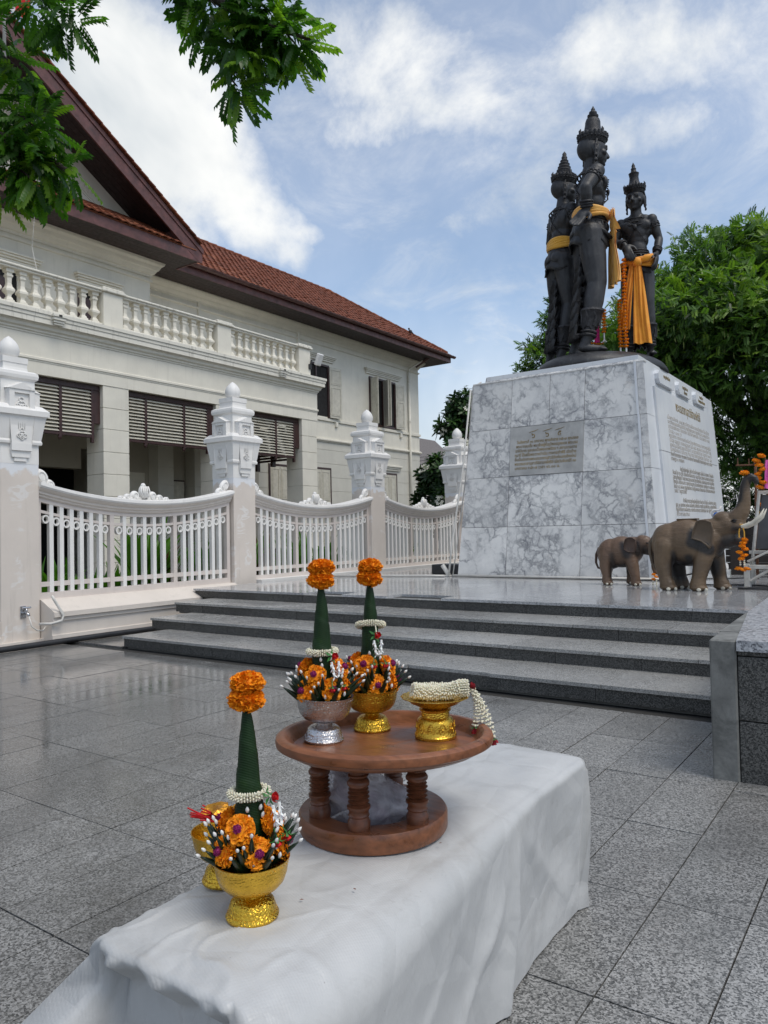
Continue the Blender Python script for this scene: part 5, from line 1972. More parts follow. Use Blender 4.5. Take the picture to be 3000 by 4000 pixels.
def make_flowers(label, loc, seed, face, gl, tas=None, lean=(0, 0), ringz=.232, ring_tilt=0.0, glabel='', s=1.0):
    """banana leaf cone ringed with marigolds and leaf spikes, standing in a bowl; face = direction towards the plaza front"""
    rg = random.Random(seed)
    root = thing('flower_cone', label, 'flower offering', loc, 'banana leaf flower cones')
    root.rotation_euler = (lean[0], lean[1], 0)
    root.scale = (s, s, s)
    z0 = .075
    cp = [(.030, 0), (.0300, .05), (.0275, .10), (.0235, .15), (.0195, .20), (.0150, .25), (.0105, .285), (.0060, .312)]
    fine = []
    for i in range(66):
        zz = .312 * i / 65
        j = max(q for q in range(len(cp) - 1) if cp[q][1] <= zz + 1e-9)
        tt = (zz - cp[j][1]) / (cp[j + 1][1] - cp[j][1])
        fine.append((cp[j][0] + (cp[j + 1][0] - cp[j][0]) * tt, z0 + zz))
    m = MB().lathe(fine, 40, wob=lambda a, z: 1 + .03 * math.sin(a + z * 40) + .085 * ((a / 6.2832 + z * 15 + seed * .3) % 1.0) + .012 * math.sin(z * 700 + a * 3))
    m.build('leaf_cone', MAT['leafcone'], root, smooth=True, local=True)
    place('marigold', MG_TOP[seed % 3], root, (.0, .0, z0 + .325), (.08, .05, 1), 0, 1.1)
    place('marigold', MG_TOP[(seed + 1) % 3], root, (.001, .002, z0 + .356), (-.1, .06, 1), 1.1, 1.05)
    base_a = math.atan2(face[1], face[0])
    k = 0
    for (zz, rr, n_, off, sc) in ((.130, .054, 5, .30, 1.0), (.174, .044, 4, -.30, .95)):
        for j in range(n_):
            a = base_a + off + 2 * math.pi * j / n_ + rg.uniform(-.1, .1)
            d = Vector((math.cos(a), math.sin(a), .28 if zz < .15 else .5))
            mg = place('marigold', MG_SIDE[(k + seed) % 4], root, (rr * math.cos(a), rr * math.sin(a), zz + rg.uniform(-.006, .006)), d, rg.uniform(0, 6), 1.25 * sc * rg.uniform(.92, 1.06))
            o = put('amaranth', AMAR, mg)
            o.location = (0, 0, .0135)
            k += 1
    # fans of rolled leaf spikes tipped with white buds
    for j in range(40):
        grp = j // 6
        a = base_a + .62 + 2 * math.pi * (grp / 6.7) + (j % 6 - 2.5) * .11 + rg.uniform(-.04, .04)
        el = .62 + .13 * (j % 6) + rg.uniform(-.06, .06)
        d = Vector((math.cos(a) * math.cos(el), math.sin(a) * math.cos(el), math.sin(el)))
        p = Vector((.036 * math.cos(a), .036 * math.sin(a), .092 + .004 * (j % 5)))
        sc = rg.uniform(1.15, 1.4)
        sp = place('leaf_spike', SPIKE, root, p, d, 0, sc)
        b = put('bud', BUD, sp)
        b.location = (0, 0, .0635)
        b.scale = (1.0 / sc * 1.05,) * 3
    # bud strings down the cone and between the flowers
    for q in range(2):
        a0 = base_a + (-.12, .75)[q]
        for j in range(7):
            t = j / 6
            a = a0 + .25 * math.sin(t * 2.2)
            r = .030 + .034 * t ** 1.5
            z = .205 - .085 * t
            place('bud', BUD, root, (r * math.cos(a), r * math.sin(a), z), (math.cos(a) * .3, math.sin(a) * .3, 1), 0, 1.2)
    # jasmine ring, a garland of its own
    g = thing('jasmine_garland', glabel, 'garland', loc, 'jasmine rings round the leaf cones')
    g.rotation_euler = root.rotation_euler
    g.scale = root.scale
    rr = .0335
    MR = Matrix.Translation((0, 0, ringz)) @ Matrix.Rotation(ring_tilt, 4, Vector((face[1], -face[0], 0)))
    path = [tuple(MR @ Vector((rr * math.cos(2 * math.pi * i / 44), rr * math.sin(2 * math.pi * i / 44), 0))) for i in range(45)]
    jm = jasmine_tube(path, .0052, .0034, 7, seed)
    jm.build('bud_ring', MAT['jasmine'], g, smooth=True, local=True)
    if tas is not None:
        a = base_a + tas[0]
        p = MR @ Vector((.042 * math.cos(a), .042 * math.sin(a), -.004))
        p = Vector((p.x + tas[1] * math.cos(a), p.y + tas[1] * math.sin(a), p.z - tas[2]))
        MB().tube([MR @ Vector((.036 * math.cos(a), .036 * math.sin(a), 0)), p], .0018, 5).build('cord', MAT['jasmine'], g, local=True)
        tassel(g, p, (math.cos(a), math.sin(a)))
    return root


CAMV = lambda x, y: (Vector((0, 0)) - Vector((x, y))).normalized()
# front gold bowl
P1 = (-1.030, 1.008, .491)
make_bowl('offering_bowl', 'embossed gold footed bowl standing straight on the white tarpaulin, full of marigolds', P1, MAT['gold'], MAT['gold2'], group='footed bowls of offerings')
f = CAMV(P1[0], P1[1])
make_flowers('leaf cone with marigolds in the gold bowl on the tarpaulin', P1, 1, f, None, tas=(.95, .012, .0), lean=(0, -.02), ringz=.228, glabel='white jasmine ring with red roses on the cone standing on the tarpaulin')
# gold bowl behind it, half hidden
P2 = (-1.182, 1.081, .491)
make_bowl('offering_bowl', 'gold footed bowl half hidden behind another, holding a red and gold packet', P2, MAT['gold'], MAT['gold2'], .95, group='footed bowls of offerings')
m = MB()
pk = thing('incense_packet', 'red and gold foil incense packet leaning in the half hidden gold bowl', 'packet', (P2[0], P2[1], P2[2] + .06))
rg = random.Random(4)
for k in range(16):
    a = -2.6 + rg.uniform(-.3, .3)
    p0 = Vector((P2[0] + rg.uniform(-.01, .03), P2[1] + rg.uniform(-.02, .02), P2[2] + .12))
    d = Vector((math.cos(a) * 1.0, math.sin(a) * .8, .18 + rg.uniform(-.12, .14)))
    m.tube([p0, p0 + d * .075], [.0022, .0016], 5)
m.build('incense_stick', MAT['rose'], pk)
mm = MB()
v, F = [], []
for i in range(9):
    for j in range(6):
        u, w = i / 8 - .5, j / 5 - .5
        v.append((P2[0] - .015 + u * .085, P2[1] + .01 + w * .05 + .01 * math.sin(i), P2[2] + .135 + .014 * mnoise.noise(Vector((u * 9, w * 9, 1))) + .012 * math.cos(w * 3) + .01 * u))
for i in range(8):
    for j in range(5):
        b = i * 6 + j
        F.append((b, b + 6, b + 7, b + 1))
mm.add(v, F).build('foil_wrapper', foil('gold_wrapper', (.85, .38, .05), .3), pk)
# silver bowl on the tray
def on_tray(x, y):
    q = TILT @ Vector((x, y, TZ + .0008))
    return (q.x, q.y, q.z)


P3 = on_tray(-1.222, 1.450)
make_bowl('offering_bowl', 'embossed silver footed bowl on the wooden tray, full of marigolds', P3, MAT['silver'], MAT['silver'], 1.02, (-.03, .03, 0), 'footed bowls of offerings')
f = CAMV(P3[0], P3[1])
make_flowers('leaf cone with marigolds in the silver bowl', P3, 2, f, None, tas=(.55, .012, .004), lean=(0, .0), ringz=.222, glabel='white jasmine ring with red roses on the cone in the silver bowl', s=1.0)
# gold bowl on the tray
P4 = on_tray(-1.190, 1.612)
make_bowl('offering_bowl', 'shiny gold footed bowl on the wooden tray, full of marigolds', P4, MAT['gold2'], MAT['gold2'], 1.0, group='footed bowls of offerings')
f = CAMV(P4[0], P4[1])
make_flowers('leaf cone with marigolds in the gold bowl on the wooden tray', P4, 4, f, None, tas=(.35, .006, .030), lean=(0, .0), ringz=.276, ring_tilt=.28, glabel='white jasmine ring slung high on the cone in the gold bowl on the tray')
# gold pedestal dish with a heavy garland
P5 = on_tray(-1.000, 1.622)
dish = thing('pedestal_dish', 'gold pedestal dish with a scalloped rim on the wooden tray', 'dish', P5, None)
prof = [(.0500, 0), (.0525, .002), (.0530, .008), (.0500, .012), (.0480, .020), (.0470, .034), (.0445, .046), (.040, .050), (.0360, .053), (.0350, .066), (.0400, .069), (.0405, .072), (.0330, .0745)]
MB().lathe(prof, 48).build('foot', MAT['gold'], dish, smooth=.7, local=True)
m = MB()
for j in range(10):
    a = 2 * math.pi * j / 10
    pts = []
    for q in range(13):
        b = 2 * math.pi * q / 12
        uu = .0085 * math.sin(b) * (1 - .35 * math.cos(b))
        zz = .029 + .013 * math.cos(b)
        r = .0480 - .03 * max(0, zz - .034)
        pts.append((r * math.cos(a + uu / r), r * math.sin(a + uu / r), zz))
    m.tube(pts, .0010, 5, False)
    m.sphere((.0478 * math.cos(a), .0478 * math.sin(a), .027), .0035, 8, 6)
for j in range(40):
    a = 2 * math.pi * j / 40
    m.sphere((.0508 * math.cos(a), .0508 * math.sin(a), .0115), .0012, 6, 4)
m.build('leaf_emboss', MAT['gold'], dish, smooth=True, local=True)
scal = lambda a, z: 1 + (.035 * abs(math.sin(a * 8)) if z > .098 else 0)
MB().lathe([(.030, .0745), (.045, .080), (.062, .088), (.070, .096), (.082, .1005), (.084, .1025), (.080, .1035), (.068, .0995), (.058, .0935), (.001, .092)], 128, wob=scal, cap0=True).build('dish', MAT['gold2'], dish, smooth=.9, local=True)
gl = thing('jasmine_garland', 'thick white jasmine garland coiled on the pedestal dish, tassels hanging over the tray', 'garland', P5)
vx = Vector((_r.x, _r.y, 0))
vf = Vector((_f.x, _f.y, 0)).normalized()
path = [vx * (-.056 + .118 * t) + vf * (.010 * math.sin(t * 3.1) - .012) + Vector((0, 0, .111 + .010 * (2 * t - 1) ** 2 + .004 * max(0, t - .7) * 10 * .3)) for t in [i / 22 for i in range(23)]]
m = jasmine_tube(path, .0150, .0052, 16, 3)
m.tube(path, .0135, 8)
m.build('garland_body', MAT['jasmine'], gl, smooth=True, local=True)
path2 = [vx * (.050 - .10 * t) + vf * (.034 + .012 * math.sin(t * 3.1)) + Vector((0, 0, .110)) for t in [i / 18 for i in range(19)]]
m = jasmine_tube(path2, .0125, .0050, 14, 4)
m.tube(path2, .011, 8)
m.build('garland_body', MAT['jasmine'], gl, smooth=True, local=True)
knot = vx * .072 + Vector((0, 0, .122)) - vf * .008
for k in range(3):
    pth = [knot + Vector((0, 0, 0)) + (vf * math.cos(a) + Vector((0, 0, 1)) * math.sin(a)) * .016 + vx * (-.010 + .008 * k) for a in [2 * math.pi * i / 20 for i in range(21)]]
    jasmine_tube(pth, .0040, .0036, 6, 9 + k).build('knot', MAT['jasmine'], gl, smooth=True, local=True)
place('rose', ROSE_D, gl, knot + vx * .020 + Vector((0, 0, .004)), (vx.x, vx.y, .5), 0, 1.15)
rg = random.Random(8)
for k in range(4):
    end = vx * (.098 + .016 * k) + Vector((0, 0, .030 - .012 * k)) - vf * (.010 - .008 * k)
    st = knot + vx * .022 + Vector((0, 0, -.004))
    mid = (st + end) / 2 + vx * .016 + Vector((0, 0, .012))
    pts = [st.lerp(mid, t).lerp(mid.lerp(end, t), t) for t in [i / 12 for i in range(13)]]
    jasmine_tube(pts, .0042, .0044, 4, 20 + k).build('tassel_strand', MAT['jasmine'], gl, smooth=True, local=True)
    place('rose', ROSE_D, gl, end + Vector((0, 0, -.010)), Vector((.4 * vx.x, .4 * vx.y, -1)), 0, 1.35)
    place('sepal', SEPAL, gl, end + Vector((0, 0, -.002)), Vector((0, 0, 1)), 0, .8)
# fallen petals and leaf scraps on the tarpaulin
rg = random.Random(12)
sc_me = MB().add([(-.5, 0, 0), (0, -.25, .05), (.5, 0, 0), (0, .25, .05)], [(0, 1, 2, 3)]).mesh('scrap', simple('dry_scrap', (.16, .05, .025), .8))
for k, (x, y) in enumerate(((-.93, 1.19), (-.99, 1.10), (-.90, 1.47))):
    o = put('leaf_scrap', sc_me, None, (x, y, .4945), (0, 0, rg.uniform(0, 6)), (.009, .009, .009))
    tag(o, ('tiny brown leaf scrap on the tarpaulin in front of the tray base', 'tiny brown leaf scrap beside the gold bowl on the tarpaulin', 'tiny brown leaf scrap on the tarpaulin right of the tray base')[k], 'leaf', 'leaf scraps on the tarpaulin')
# ------------------------------------------------------------------ sculpted bodies
class SC(MB):
    """solid lumps that are fused into one skin"""
    def cap(s, p0, p1, r0, r1=None, seg=14):
        r1 = r0 if r1 is None else r1
        p0, p1 = Vector(p0), Vector(p1)
        d = (p1 - p0).normalized()
        n = 5
        pts, rad = [], []
        for i in range(n):
            a = math.pi / 2 * (1 - i / (n - 1))
            pts.append(p0 - d * r0 * math.sin(a)); rad.append(max(r0 * math.cos(a), r0 * .05))
        for i in range(n):
            a = math.pi / 2 * (i / (n - 1))
            pts.append(p1 + d * r1 * math.sin(a)); rad.append(max(r1 * math.cos(a), r1 * .05))
        s.tube(pts, rad, seg)
        return s

    def chain(s, pts, rads):
        for i in range(len(pts) - 1):
            s.cap(pts[i], pts[i + 1], rads[i], rads[i + 1])
        return s

    def ell(s, c, r, rot=None):
        s.sphere(c, r, 20, 14, rot)
        return s


def sculpt(name, mb, voxel, mat, parent, iters=5, paint_shade=None, local=True):
    me = mb.mesh('tmp', mat)
    ob = bpy.data.objects.new('tmp', me)
    col.objects.link(ob)
    md = ob.modifiers.new('r', 'REMESH')
    md.mode = 'VOXEL'
    md.voxel_size = voxel
    sm = ob.modifiers.new('s', 'SMOOTH')
    sm.factor = .5
    sm.iterations = iters
    dg = bpy.context.evaluated_depsgraph_get()
    out = bpy.data.meshes.new_from_object(ob.evaluated_get(dg))
    bpy.data.objects.remove(ob)
    out.name = name
    out.materials.clear()
    out.materials.append(mat)
    out.polygons.foreach_set('use_smooth', [True] * len(out.polygons))
    if paint_shade:
        ca = out.color_attributes.new('paint_shade', 'FLOAT_COLOR', 'POINT')
        co = np.empty(len(out.vertices) * 3, dtype=np.float32)
        out.vertices.foreach_get('co', co)
        val = paint_shade(co.reshape(-1, 3))
        rgba = np.ones((len(val), 4), dtype=np.float32)
        rgba[:, :3] = val[:, None]
        ca.data.foreach_set('color', rgba.ravel())
    return put(name, out, parent)


def bronze():
    t = NT('dark_bronze')
    p = t.pos()
    n = t.noise(p, 5, 8, .65, .4)
    c = t.ramp(n, [(.3, (.014, .014, .016)), (.6, (.040, .041, .045)), (.8, (.085, .088, .092))])
    run = t.noise(t.pos((14, 14, .8)), 1.2, 6, .65)
    c = t.mix(t.mr(run, .56, .78, 0, .55), c, (.12, .13, .13))
    t.set(color=c, metal=.2, rough=t.mr(n, .3, .7, .42, .62), spec=.5, normal=t.bump(t.noise(p, 30, 6), .25, .01))
    return t.mat


MAT['bronze'] = bronze()
MAT['bronze_o'] = simple('ornament_bronze', (.030, .030, .033), .5, .4, var=.6, scale=18, bump=.6, bscale=70, bdist=.012)


def cloth(name, a, b):
    t = NT(name)
    p = t.pos()
    c = t.ramp(t.noise(p, 6, 5, .6), [(.3, a), (.7, b)])
    t.set(color=c, rough=.6, spec=.3, sheen=.3, normal=t.bump(t.noise(p, 90, 3), .1, .003))
    return t.mat


MAT['saffron'] = cloth('saffron_cloth', (.72, .25, .015), (.85, .36, .03))
MAT['paleyellow'] = cloth('faded_yellow_cloth', (.78, .36, .06), (.84, .47, .12))
MAT['ochre'] = cloth('ochre_cloth', (.66, .33, .03), (.78, .42, .06))
MAT['pinkcloth'] = cloth('pink_cloth', (.75, .02, .22), (.85, .06, .35))


def hand(sc, wrist, d, palm_n, s=1.0, curl=.5, spread=1.0, thumb=1):
    """palm and five bent fingers; d = direction of the fingers, palm_n = way the palm faces, thumb = side (+1/-1)"""
    d = Vector(d).normalized()
    n = Vector(palm_n)
    n = (n - d * n.dot(d)).normalized()
    u = d.cross(n) * thumb
    w = Vector(wrist)
    c = w + d * .028 * s
    rot = Matrix((u, d, n)).transposed()
    sc.sphere(c, (.021 * s, .030 * s, .0105 * s), 14, 10, rot)
    for k, (off, L) in enumerate(((.0155, .036), (.0055, .041), (-.005, .038), (-.0145, .030))):
        b = w + d * .050 * s + u * off * s
        dd = (d + u * off * 6 * spread * .35).normalized()
        k1 = b + dd * L * .45 * s + n * L * .18 * curl * s
        k2 = k1 + (dd * (1 - .5 * curl) + n * .9 * curl).normalized() * L * .32 * s
        k3 = k2 + (dd * (1 - .9 * curl) + n * 1.3 * curl).normalized() * L * .28 * s
        sc.chain([b - d * .008 * s, k1, k2, k3], [.0064 * s, .0060 * s, .0055 * s, .0048 * s])
    t0 = w + d * .018 * s + u * .016 * s
    t1 = t0 + (u * .8 + d * .6 + n * .35).normalized() * .022 * s
    t2 = t1 + (d * .9 + u * .25 + n * .4 * curl).normalized() * .020 * s
    sc.chain([t0, t1, t2], [.0085 * s, .0070 * s, .0056 * s])


def make_king(root, Ht, armR, armL, legs, headyaw=0.0, headpitch=0.0, handR=None, handL=None):
    """figure-local frame: front = -y, its right hand side = -x, unit = total height with crown"""
    S = SC()
    # trunk
    S.ell((0, .004, .492), (.067, .054, .052)).ell((0, -.004, .553), (.054, .043, .060)).ell((0, .002, .600), (.062, .046, .05)).ell((0, .004, .652), (.080, .050, .058))
    S.ell((-.036, -.030, .668), (.042, .016, .030)).ell((.036, -.030, .668), (.042, .016, .030)).ell((0, -.030, .640), (.05, .018, .05))
    S.ell((-.030, .034, .478), (.042, .036, .045)).ell((.030, .034, .478), (.042, .036, .045))
    S.cap((-.045, .006, .705), (.045, .006, .705), .030).ell((-.040, .028, .665), (.035, .022, .045)).ell((.040, .028, .665), (.035, .022, .045))
    S.cap((0, .006, .715), (0, .0, .775), .031, .028)
    S.cap((-.03, .008, .722), (0, .006, .742), .018, .022).cap((.03, .008, .722), (0, .006, .742), .018, .022)
    # head with a face
    MH = Matrix.Translation((0, 0, .765)) @ Matrix.Diagonal((1.06, 1.04, 1.0, 1)) @ Matrix.Rotation(headyaw, 4, 'Z') @ Matrix.Rotation(headpitch, 4, 'X') @ Matrix.Translation((0, 0, -.765))
    k = len(S.v)
    S.ell((0, .004, .822), (.043, .052, .052)).ell((0, -.012, .795), (.036, .040, .038)).ell((0, -.026, .772), (.022, .020, .016))
    S.cap((0, -.047, .822), (0, -.058, .800), .006, .0085).ell((-.006, -.052, .798), (.006, .006, .005)).ell((.006, -.052, .798), (.006, .006, .005))
    S.cap((-.026, -.040, .829), (-.008, -.048, .830), .0055).cap((.008, -.048, .830), (.026, -.040, .829), .0055)
    S.ell((-.018, -.041, .820), (.011, .008, .006)).ell((.018, -.041, .820), (.011, .008, .006))
    S.cap((-.012, -.047, .785), (.012, -.047, .785), .0045).cap((-.009, -.046, .779), (.009, -.046, .779), .005)
    S.ell((0, -.040, .766), (.012, .010, .008)).ell((-.026, -.028, .802), (.014, .014, .013)).ell((.026, -.028, .802), (.014, .014, .013))
    for sg in (-1, 1):
        S.ell((sg * .044, .004, .806), (.007, .014, .023)).cap((sg * .044, .0, .790), (sg * .045, .002, .768), .006, .005)
    S.xf(MH, k)
    # arms: shoulder, elbow, wrist
    for arm, hd, sg in ((armR, handR, -1), (armL, handL, 1)):
        sh, el, wr = [Vector(p) for p in arm]
        S.ell(sh, (.029, .029, .029)).cap(sh, sh.lerp(el, .45), .028, .0265).cap(sh.lerp(el, .45), el, .0265, .0205)
        S.cap(el, el.lerp(wr, .35), .0215, .0225).cap(el.lerp(wr, .35), wr, .0225, .0145)
        if hd: hand(S, wr, *hd)
    # legs in close trousers: hip, knee, ankle, toe
    for (hp, kn, an, toe) in legs:
        hp, kn, an, toe = map(Vector, (hp, kn, an, toe))
        S.cap(hp, hp.lerp(kn, .5), .051, .046).cap(hp.lerp(kn, .5), kn, .046, .036)
        S.cap(kn, kn.lerp(an, .35), .035, .036).cap(kn.lerp(an, .35), an, .036, .021)
        ft = (toe - an)
        ft.z = 0
        ft.normalize()
        heel = Vector((an.x, an.y, .014)) - ft * .016
        S.cap((an.x, an.y, an.z), heel, .020, .016).cap(heel, Vector((toe.x, toe.y, .011)) - ft * .012, .017, .013)
        sd = Vector((-ft.y, ft.x, 0))
        for q in range(5):
            o = (q - 2) * .0072
            S.cap(Vector((toe.x, toe.y, .010)) - ft * .018 + sd * o, Vector((toe.x, toe.y, .008)) + sd * o * 1.1 - ft * abs(q - 1) * .003, .0068, .0055)
    S.v = [(a * Ht * FATX, b * Ht * FAT, c * Ht) for a, b, c in S.v]
    body = sculpt('body', S, .0125, MAT['bronze'], root, 3)
    # ---------------- ornaments
    o = MB()

    def ring(mb, c, d, r, th, ry=None, n=26):
        c, d = Vector(c), Vector(d).normalized()
        u = d.orthogonal().normalized()
        w = d.cross(u)
        mb.tube([c + (u * math.cos(2 * math.pi * i / n) * r + w * math.sin(2 * math.pi * i / n) * (ry or r)) for i in range(n + 1)], th, 6, False)
    jw = []
    for arm in (armR, armL):
        m = MB()
        sh, el, wr = [Vector(p) for p in arm]
        d = (el - sh).normalized()
        c = sh.lerp(el, .33)
        for k in (-1, 1):
            ring(m, c + d * .008 * k, d, .0272, .0032)
        for j in range(10):
            a = 2 * math.pi * j / 10
            u = d.orthogonal().normalized(); w = d.cross(u)
            m.sphere(c + (u * math.cos(a) + w * math.sin(a)) * .0278 - d * .002, .0042, 6, 5)
            m.sphere(c + (u * math.cos(a) + w * math.sin(a)) * .0282 - d * .013, (.003, .003, .006), 6, 5)
        m.v = [(a * Ht * FATX, b * Ht * FAT, c * Ht) for a, b, c in m.v]
        m.build('armlet', MAT['bronze_o'], root, smooth=True, local=True)
        m = MB()
        d2 = (wr - el).normalized()
        for k in range(3):
            ring(m, wr - d2 * (.008 + .009 * k), d2, .0185 + .0015 * k, .0052)
        m.v = [(a * Ht * FATX, b * Ht * FAT, c * Ht) for a, b, c in m.v]
        m.build('bracelet', MAT['bronze_o'], root, smooth=True, local=True)
    # collar, crossed chains, belt with tabs
    m = MB()
    for k in range(3):
        pts = []
        for i in range(25):
            a = 2 * math.pi * i / 24
            r = .040 + .009 * k
            pts.append((r * 1.25 * math.cos(a), r * .95 * math.sin(a) + .004, .722 - .010 * k - .012 * max(0, -math.sin(a)) * (1 + k)))
        m.tube(pts, .0035, 6, False)
    for sg in (-1, 1):
        for (y0, yy) in ((-1, -.056), (1, .052)):
            pts = [(sg * .055, .0, .722), (sg * .030, yy * .95, .690), (0, yy * 1.03, .652), (-sg * .030, yy * .92, .612), (-sg * .052, yy * .45, .580)]
            for a, b in zip(pts[:-1], pts[1:]):
                for q in range(6):
                    m.sphere(Vector(a).lerp(Vector(b), q / 6), .0032, 6, 4)
    m.sphere((0, -.061, .652), (.012, .006, .014), 8, 6)
    for k in range(3):
        pts = [((.0585 + .004 * k) * math.cos(2 * math.pi * i / 28), (.048 + .004 * k) * math.sin(2 * math.pi * i / 28), .540 - .013 * k) for i in range(29)]
        m.tube(pts, .0050, 6, False)
    for j in range(16):
        a = 2 * math.pi * j / 16
        m.sphere((.068 * math.cos(a), .058 * math.sin(a), .500), (.007, .007, .017), 6, 6)
    m.v = [(a * Ht * FATX, b * Ht * FAT, c * Ht) for a, b, c in m.v]
    m.build('chains_and_belt', MAT['bronze_o'], root, smooth=True, local=True)
    # hip cloth: overlapping wavy hems and swags
    m = MB()
    for k, (z0, z1, r0, r1) in enumerate(((.520, .462, .068, .082), (.475, .425, .076, .084))):
        rings = []
        for q in range(4):
            t = q / 3
            ring_ = []
            for i in range(40):
                a = 2 * math.pi * i / 40
                rr = r0 + (r1 - r0) * t + .004 * t * math.sin(a * 9 + k)
                ring_.append((rr * math.cos(a), rr * .84 * math.sin(a) + .006, z0 + (z1 - z0) * t + .010 * t * math.sin(a * 4 + k * 1.3)))
            rings.append(ring_)
        rin = [[(x * .93, y * .93, z) for x, y, z in r_] for r_ in reversed(rings)]
        m.loft(rings + rin, False, False)
    for sg in (-1, 1):
        m.tube([(sg * .066, .012, .500), (sg * .072, -.028, .470), (sg * .050, -.060, .452), (sg * .012, -.064, .470)], [.005, .007, .007, .004], 6)
    m.v = [(a * Ht * FATX, b * Ht * FAT, c * Ht) for a, b, c in m.v]
    m.build('hip_cloth', MAT['bronze'], root, smooth=True, local=True)
    # trailing cloth behind and between the legs with stepped wavy folds
    m = MB()
    for sg, yy in ((-1, .030), (1, .026)):
        for k in range(7):
            z = .33 - .046 * k
            w = .030 + .004 * k
            V = []
            for i in range(9):
                t = i / 8 - .5
                V.append((sg * (.012 + .006 * k * .4) + t * w, yy + .020 + .010 * math.cos(t * 9) + .003 * k, z + .010 * math.sin(t * 12 + k) + .016 * abs(t)))
            V2 = [(x, y - .014, z + .062) for x, y, z in V]
            V3 = [(x, y - .022, z + .004) for x, y, z in V]
            n9 = 9
            F = [(i, i + 1, n9 + i + 1, n9 + i) for i in range(8)] + [(i + 1, i, 2 * n9 + i, 2 * n9 + i + 1) for i in range(8)]
            m.add(V + V2 + V3, F)
    m.v = [(a * Ht * FATX, b * Ht * FAT, c * Ht) for a, b, c in m.v]
    m.build('trailing_cloth', MAT['bronze'], root, smooth=True, local=True)
    # leg cuffs with leaf edging
    for (hp, kn, an, toe) in legs:
        m = MB()
        kn, an = Vector(kn), Vector(an)
        d = (an - kn).normalized()
        c0 = kn.lerp(an, .52)
        L = (an - kn).length
        rings = []
        for q, (t, r) in enumerate(((.50, .041), (.54, .043), (.56, .039), (.72, .034), (.84, .030))):
            c = kn.lerp(an, t)
            rings.append([tuple(c + Vector((math.cos(2 * math.pi * i / 24), math.sin(2 * math.pi * i / 24), 0)) * r * (1 + .02 * (i % 2)) + Vector((0, 0, (-.012 * (i % 4 == 0) if q == 4 else 0)))) for i in range(24)])
        m.loft(rings)
        for t in (.92, .985):
            c = kn.lerp(an, t)
            ring(m, c, d, .0255, .0055)
        for j in range(8):
            a = 2 * math.pi * j / 8
            c = kn.lerp(an, .68)
            m.tube([c + Vector((math.cos(a) * .036, math.sin(a) * .036, .03)), c + Vector((math.cos(a + .25) * .037, math.sin(a + .25) * .037, 0)), c + Vector((math.cos(a) * .034, math.sin(a) * .034, -.03))], .0035, 5)
        m.v = [(a * Ht * FATX, b * Ht * FAT, c * Ht) for a, b, c in m.v]
        m.build('leg_cuff', MAT['bronze_o'], root, smooth=.9, local=True)
    # hair cap, diadem and tiered crown
    cr = MB()
    cr.lathe([(.0425, .842), (.046, .850), (.0475, .853), (.0530, .868), (.0530, .872), (.048, .876), (.040, .882), (.036, .887)], 30)
    for j in range(22):
        a = 2 * math.pi * j / 22
        big = 1.9 if j % 6 == 0 else 1.0
        cr.tube([(.049 * math.cos(a), .049 * math.sin(a), .868), (.0515 * math.cos(a), .0515 * math.sin(a), .868 + .009 * big), (.048 * math.cos(a), .048 * math.sin(a), .868 + .015 * big)], [.0062, .0052, .0008], 5)
    for j in range(26):
        a = 2 * math.pi * j / 26
        cr.sphere((.0500 * math.cos(a), .0500 * math.sin(a), .859), .0042, 6, 4)
    tiers = CROWN[root['crown_kind']] if 'crown_kind' in root else CROWN[0]
    cr.lathe(tiers, 26)
    k = len(cr.v)
    # side pendants beside the ears and chin-line strap
    for sg in (-1, 1):
        cr.tube([(sg * .044, .004, .845), (sg * .048, .010, .815), (sg * .047, .010, .780), (sg * .044, .008, .752)], [.004, .005, .004, .002], 6)
        for q in range(4):
            cr.sphere((sg * .048, .008, .820 - .020 * q), (.005, .007, .008), 7, 5)
    cr.xf(MH)
    cr.v = [(a * Ht * FATX, b * Ht * FAT, c * Ht) for a, b, c in cr.v]
    del_k = 'crown_kind' in root
    cro = cr.build('crown', MAT['bronze_o'], root, smooth=.8, local=True)
    return body


CROWN = [
    [(.036, .884), (.031, .890), (.030, .898), (.027, .920), (.0265, .932), (.023, .944), (.015, .947), (.019, .953), (.0195, .960), (.012, .964), (.014, .969), (.0135, .974), (.007, .980), (.0075, .985), (.003, .994), (.0005, 1.0)],
    [(.038, .880), (.035, .886), (.037, .894), (.030, .899), (.032, .908), (.026, .914), (.0275, .923), (.021, .930), (.023, .939), (.016, .946), (.0175, .954), (.011, .961), (.0125, .970), (.0085, .978), (.009, .987), (.0005, 1.0)],
    [(.038, .880), (.030, .890), (.0245, .905), (.022, .925), (.0245, .940), (.026, .945), (.017, .949), (.012, .960), (.0135, .968), (.0085, .975), (.009, .983), (.0005, 1.0)],
]


FAT = 1.09
FATX = .95


def king_root(label, kind, loc, rz):
    r = thing('king_statue', label, 'statue', loc, 'bronze kings on the pedestal', rz=rz)
    r['crown_kind'] = kind
    return r


# bronze ground the kings stand on
mound = MB()
rings = []
for (f_, z) in ((1.0, 3.640), (1.0, 3.69), (.985, 3.74), (.94, 3.80), (.86, 3.855), (.70, 3.90), (.4, 3.925), (.02, 3.93)):
    rings.append([(-4.12 + 1.02 * f_ * math.cos(2 * math.pi * i / 48), 12.1 + 1.35 * f_ * math.sin(2 * math.pi * i / 48), z) for i in range(48)])
mound.loft(rings)
tag(mound.build('bronze_mound', MAT['bronze'], smooth=True), 'low rounded bronze mound under the statues', 'statue base')

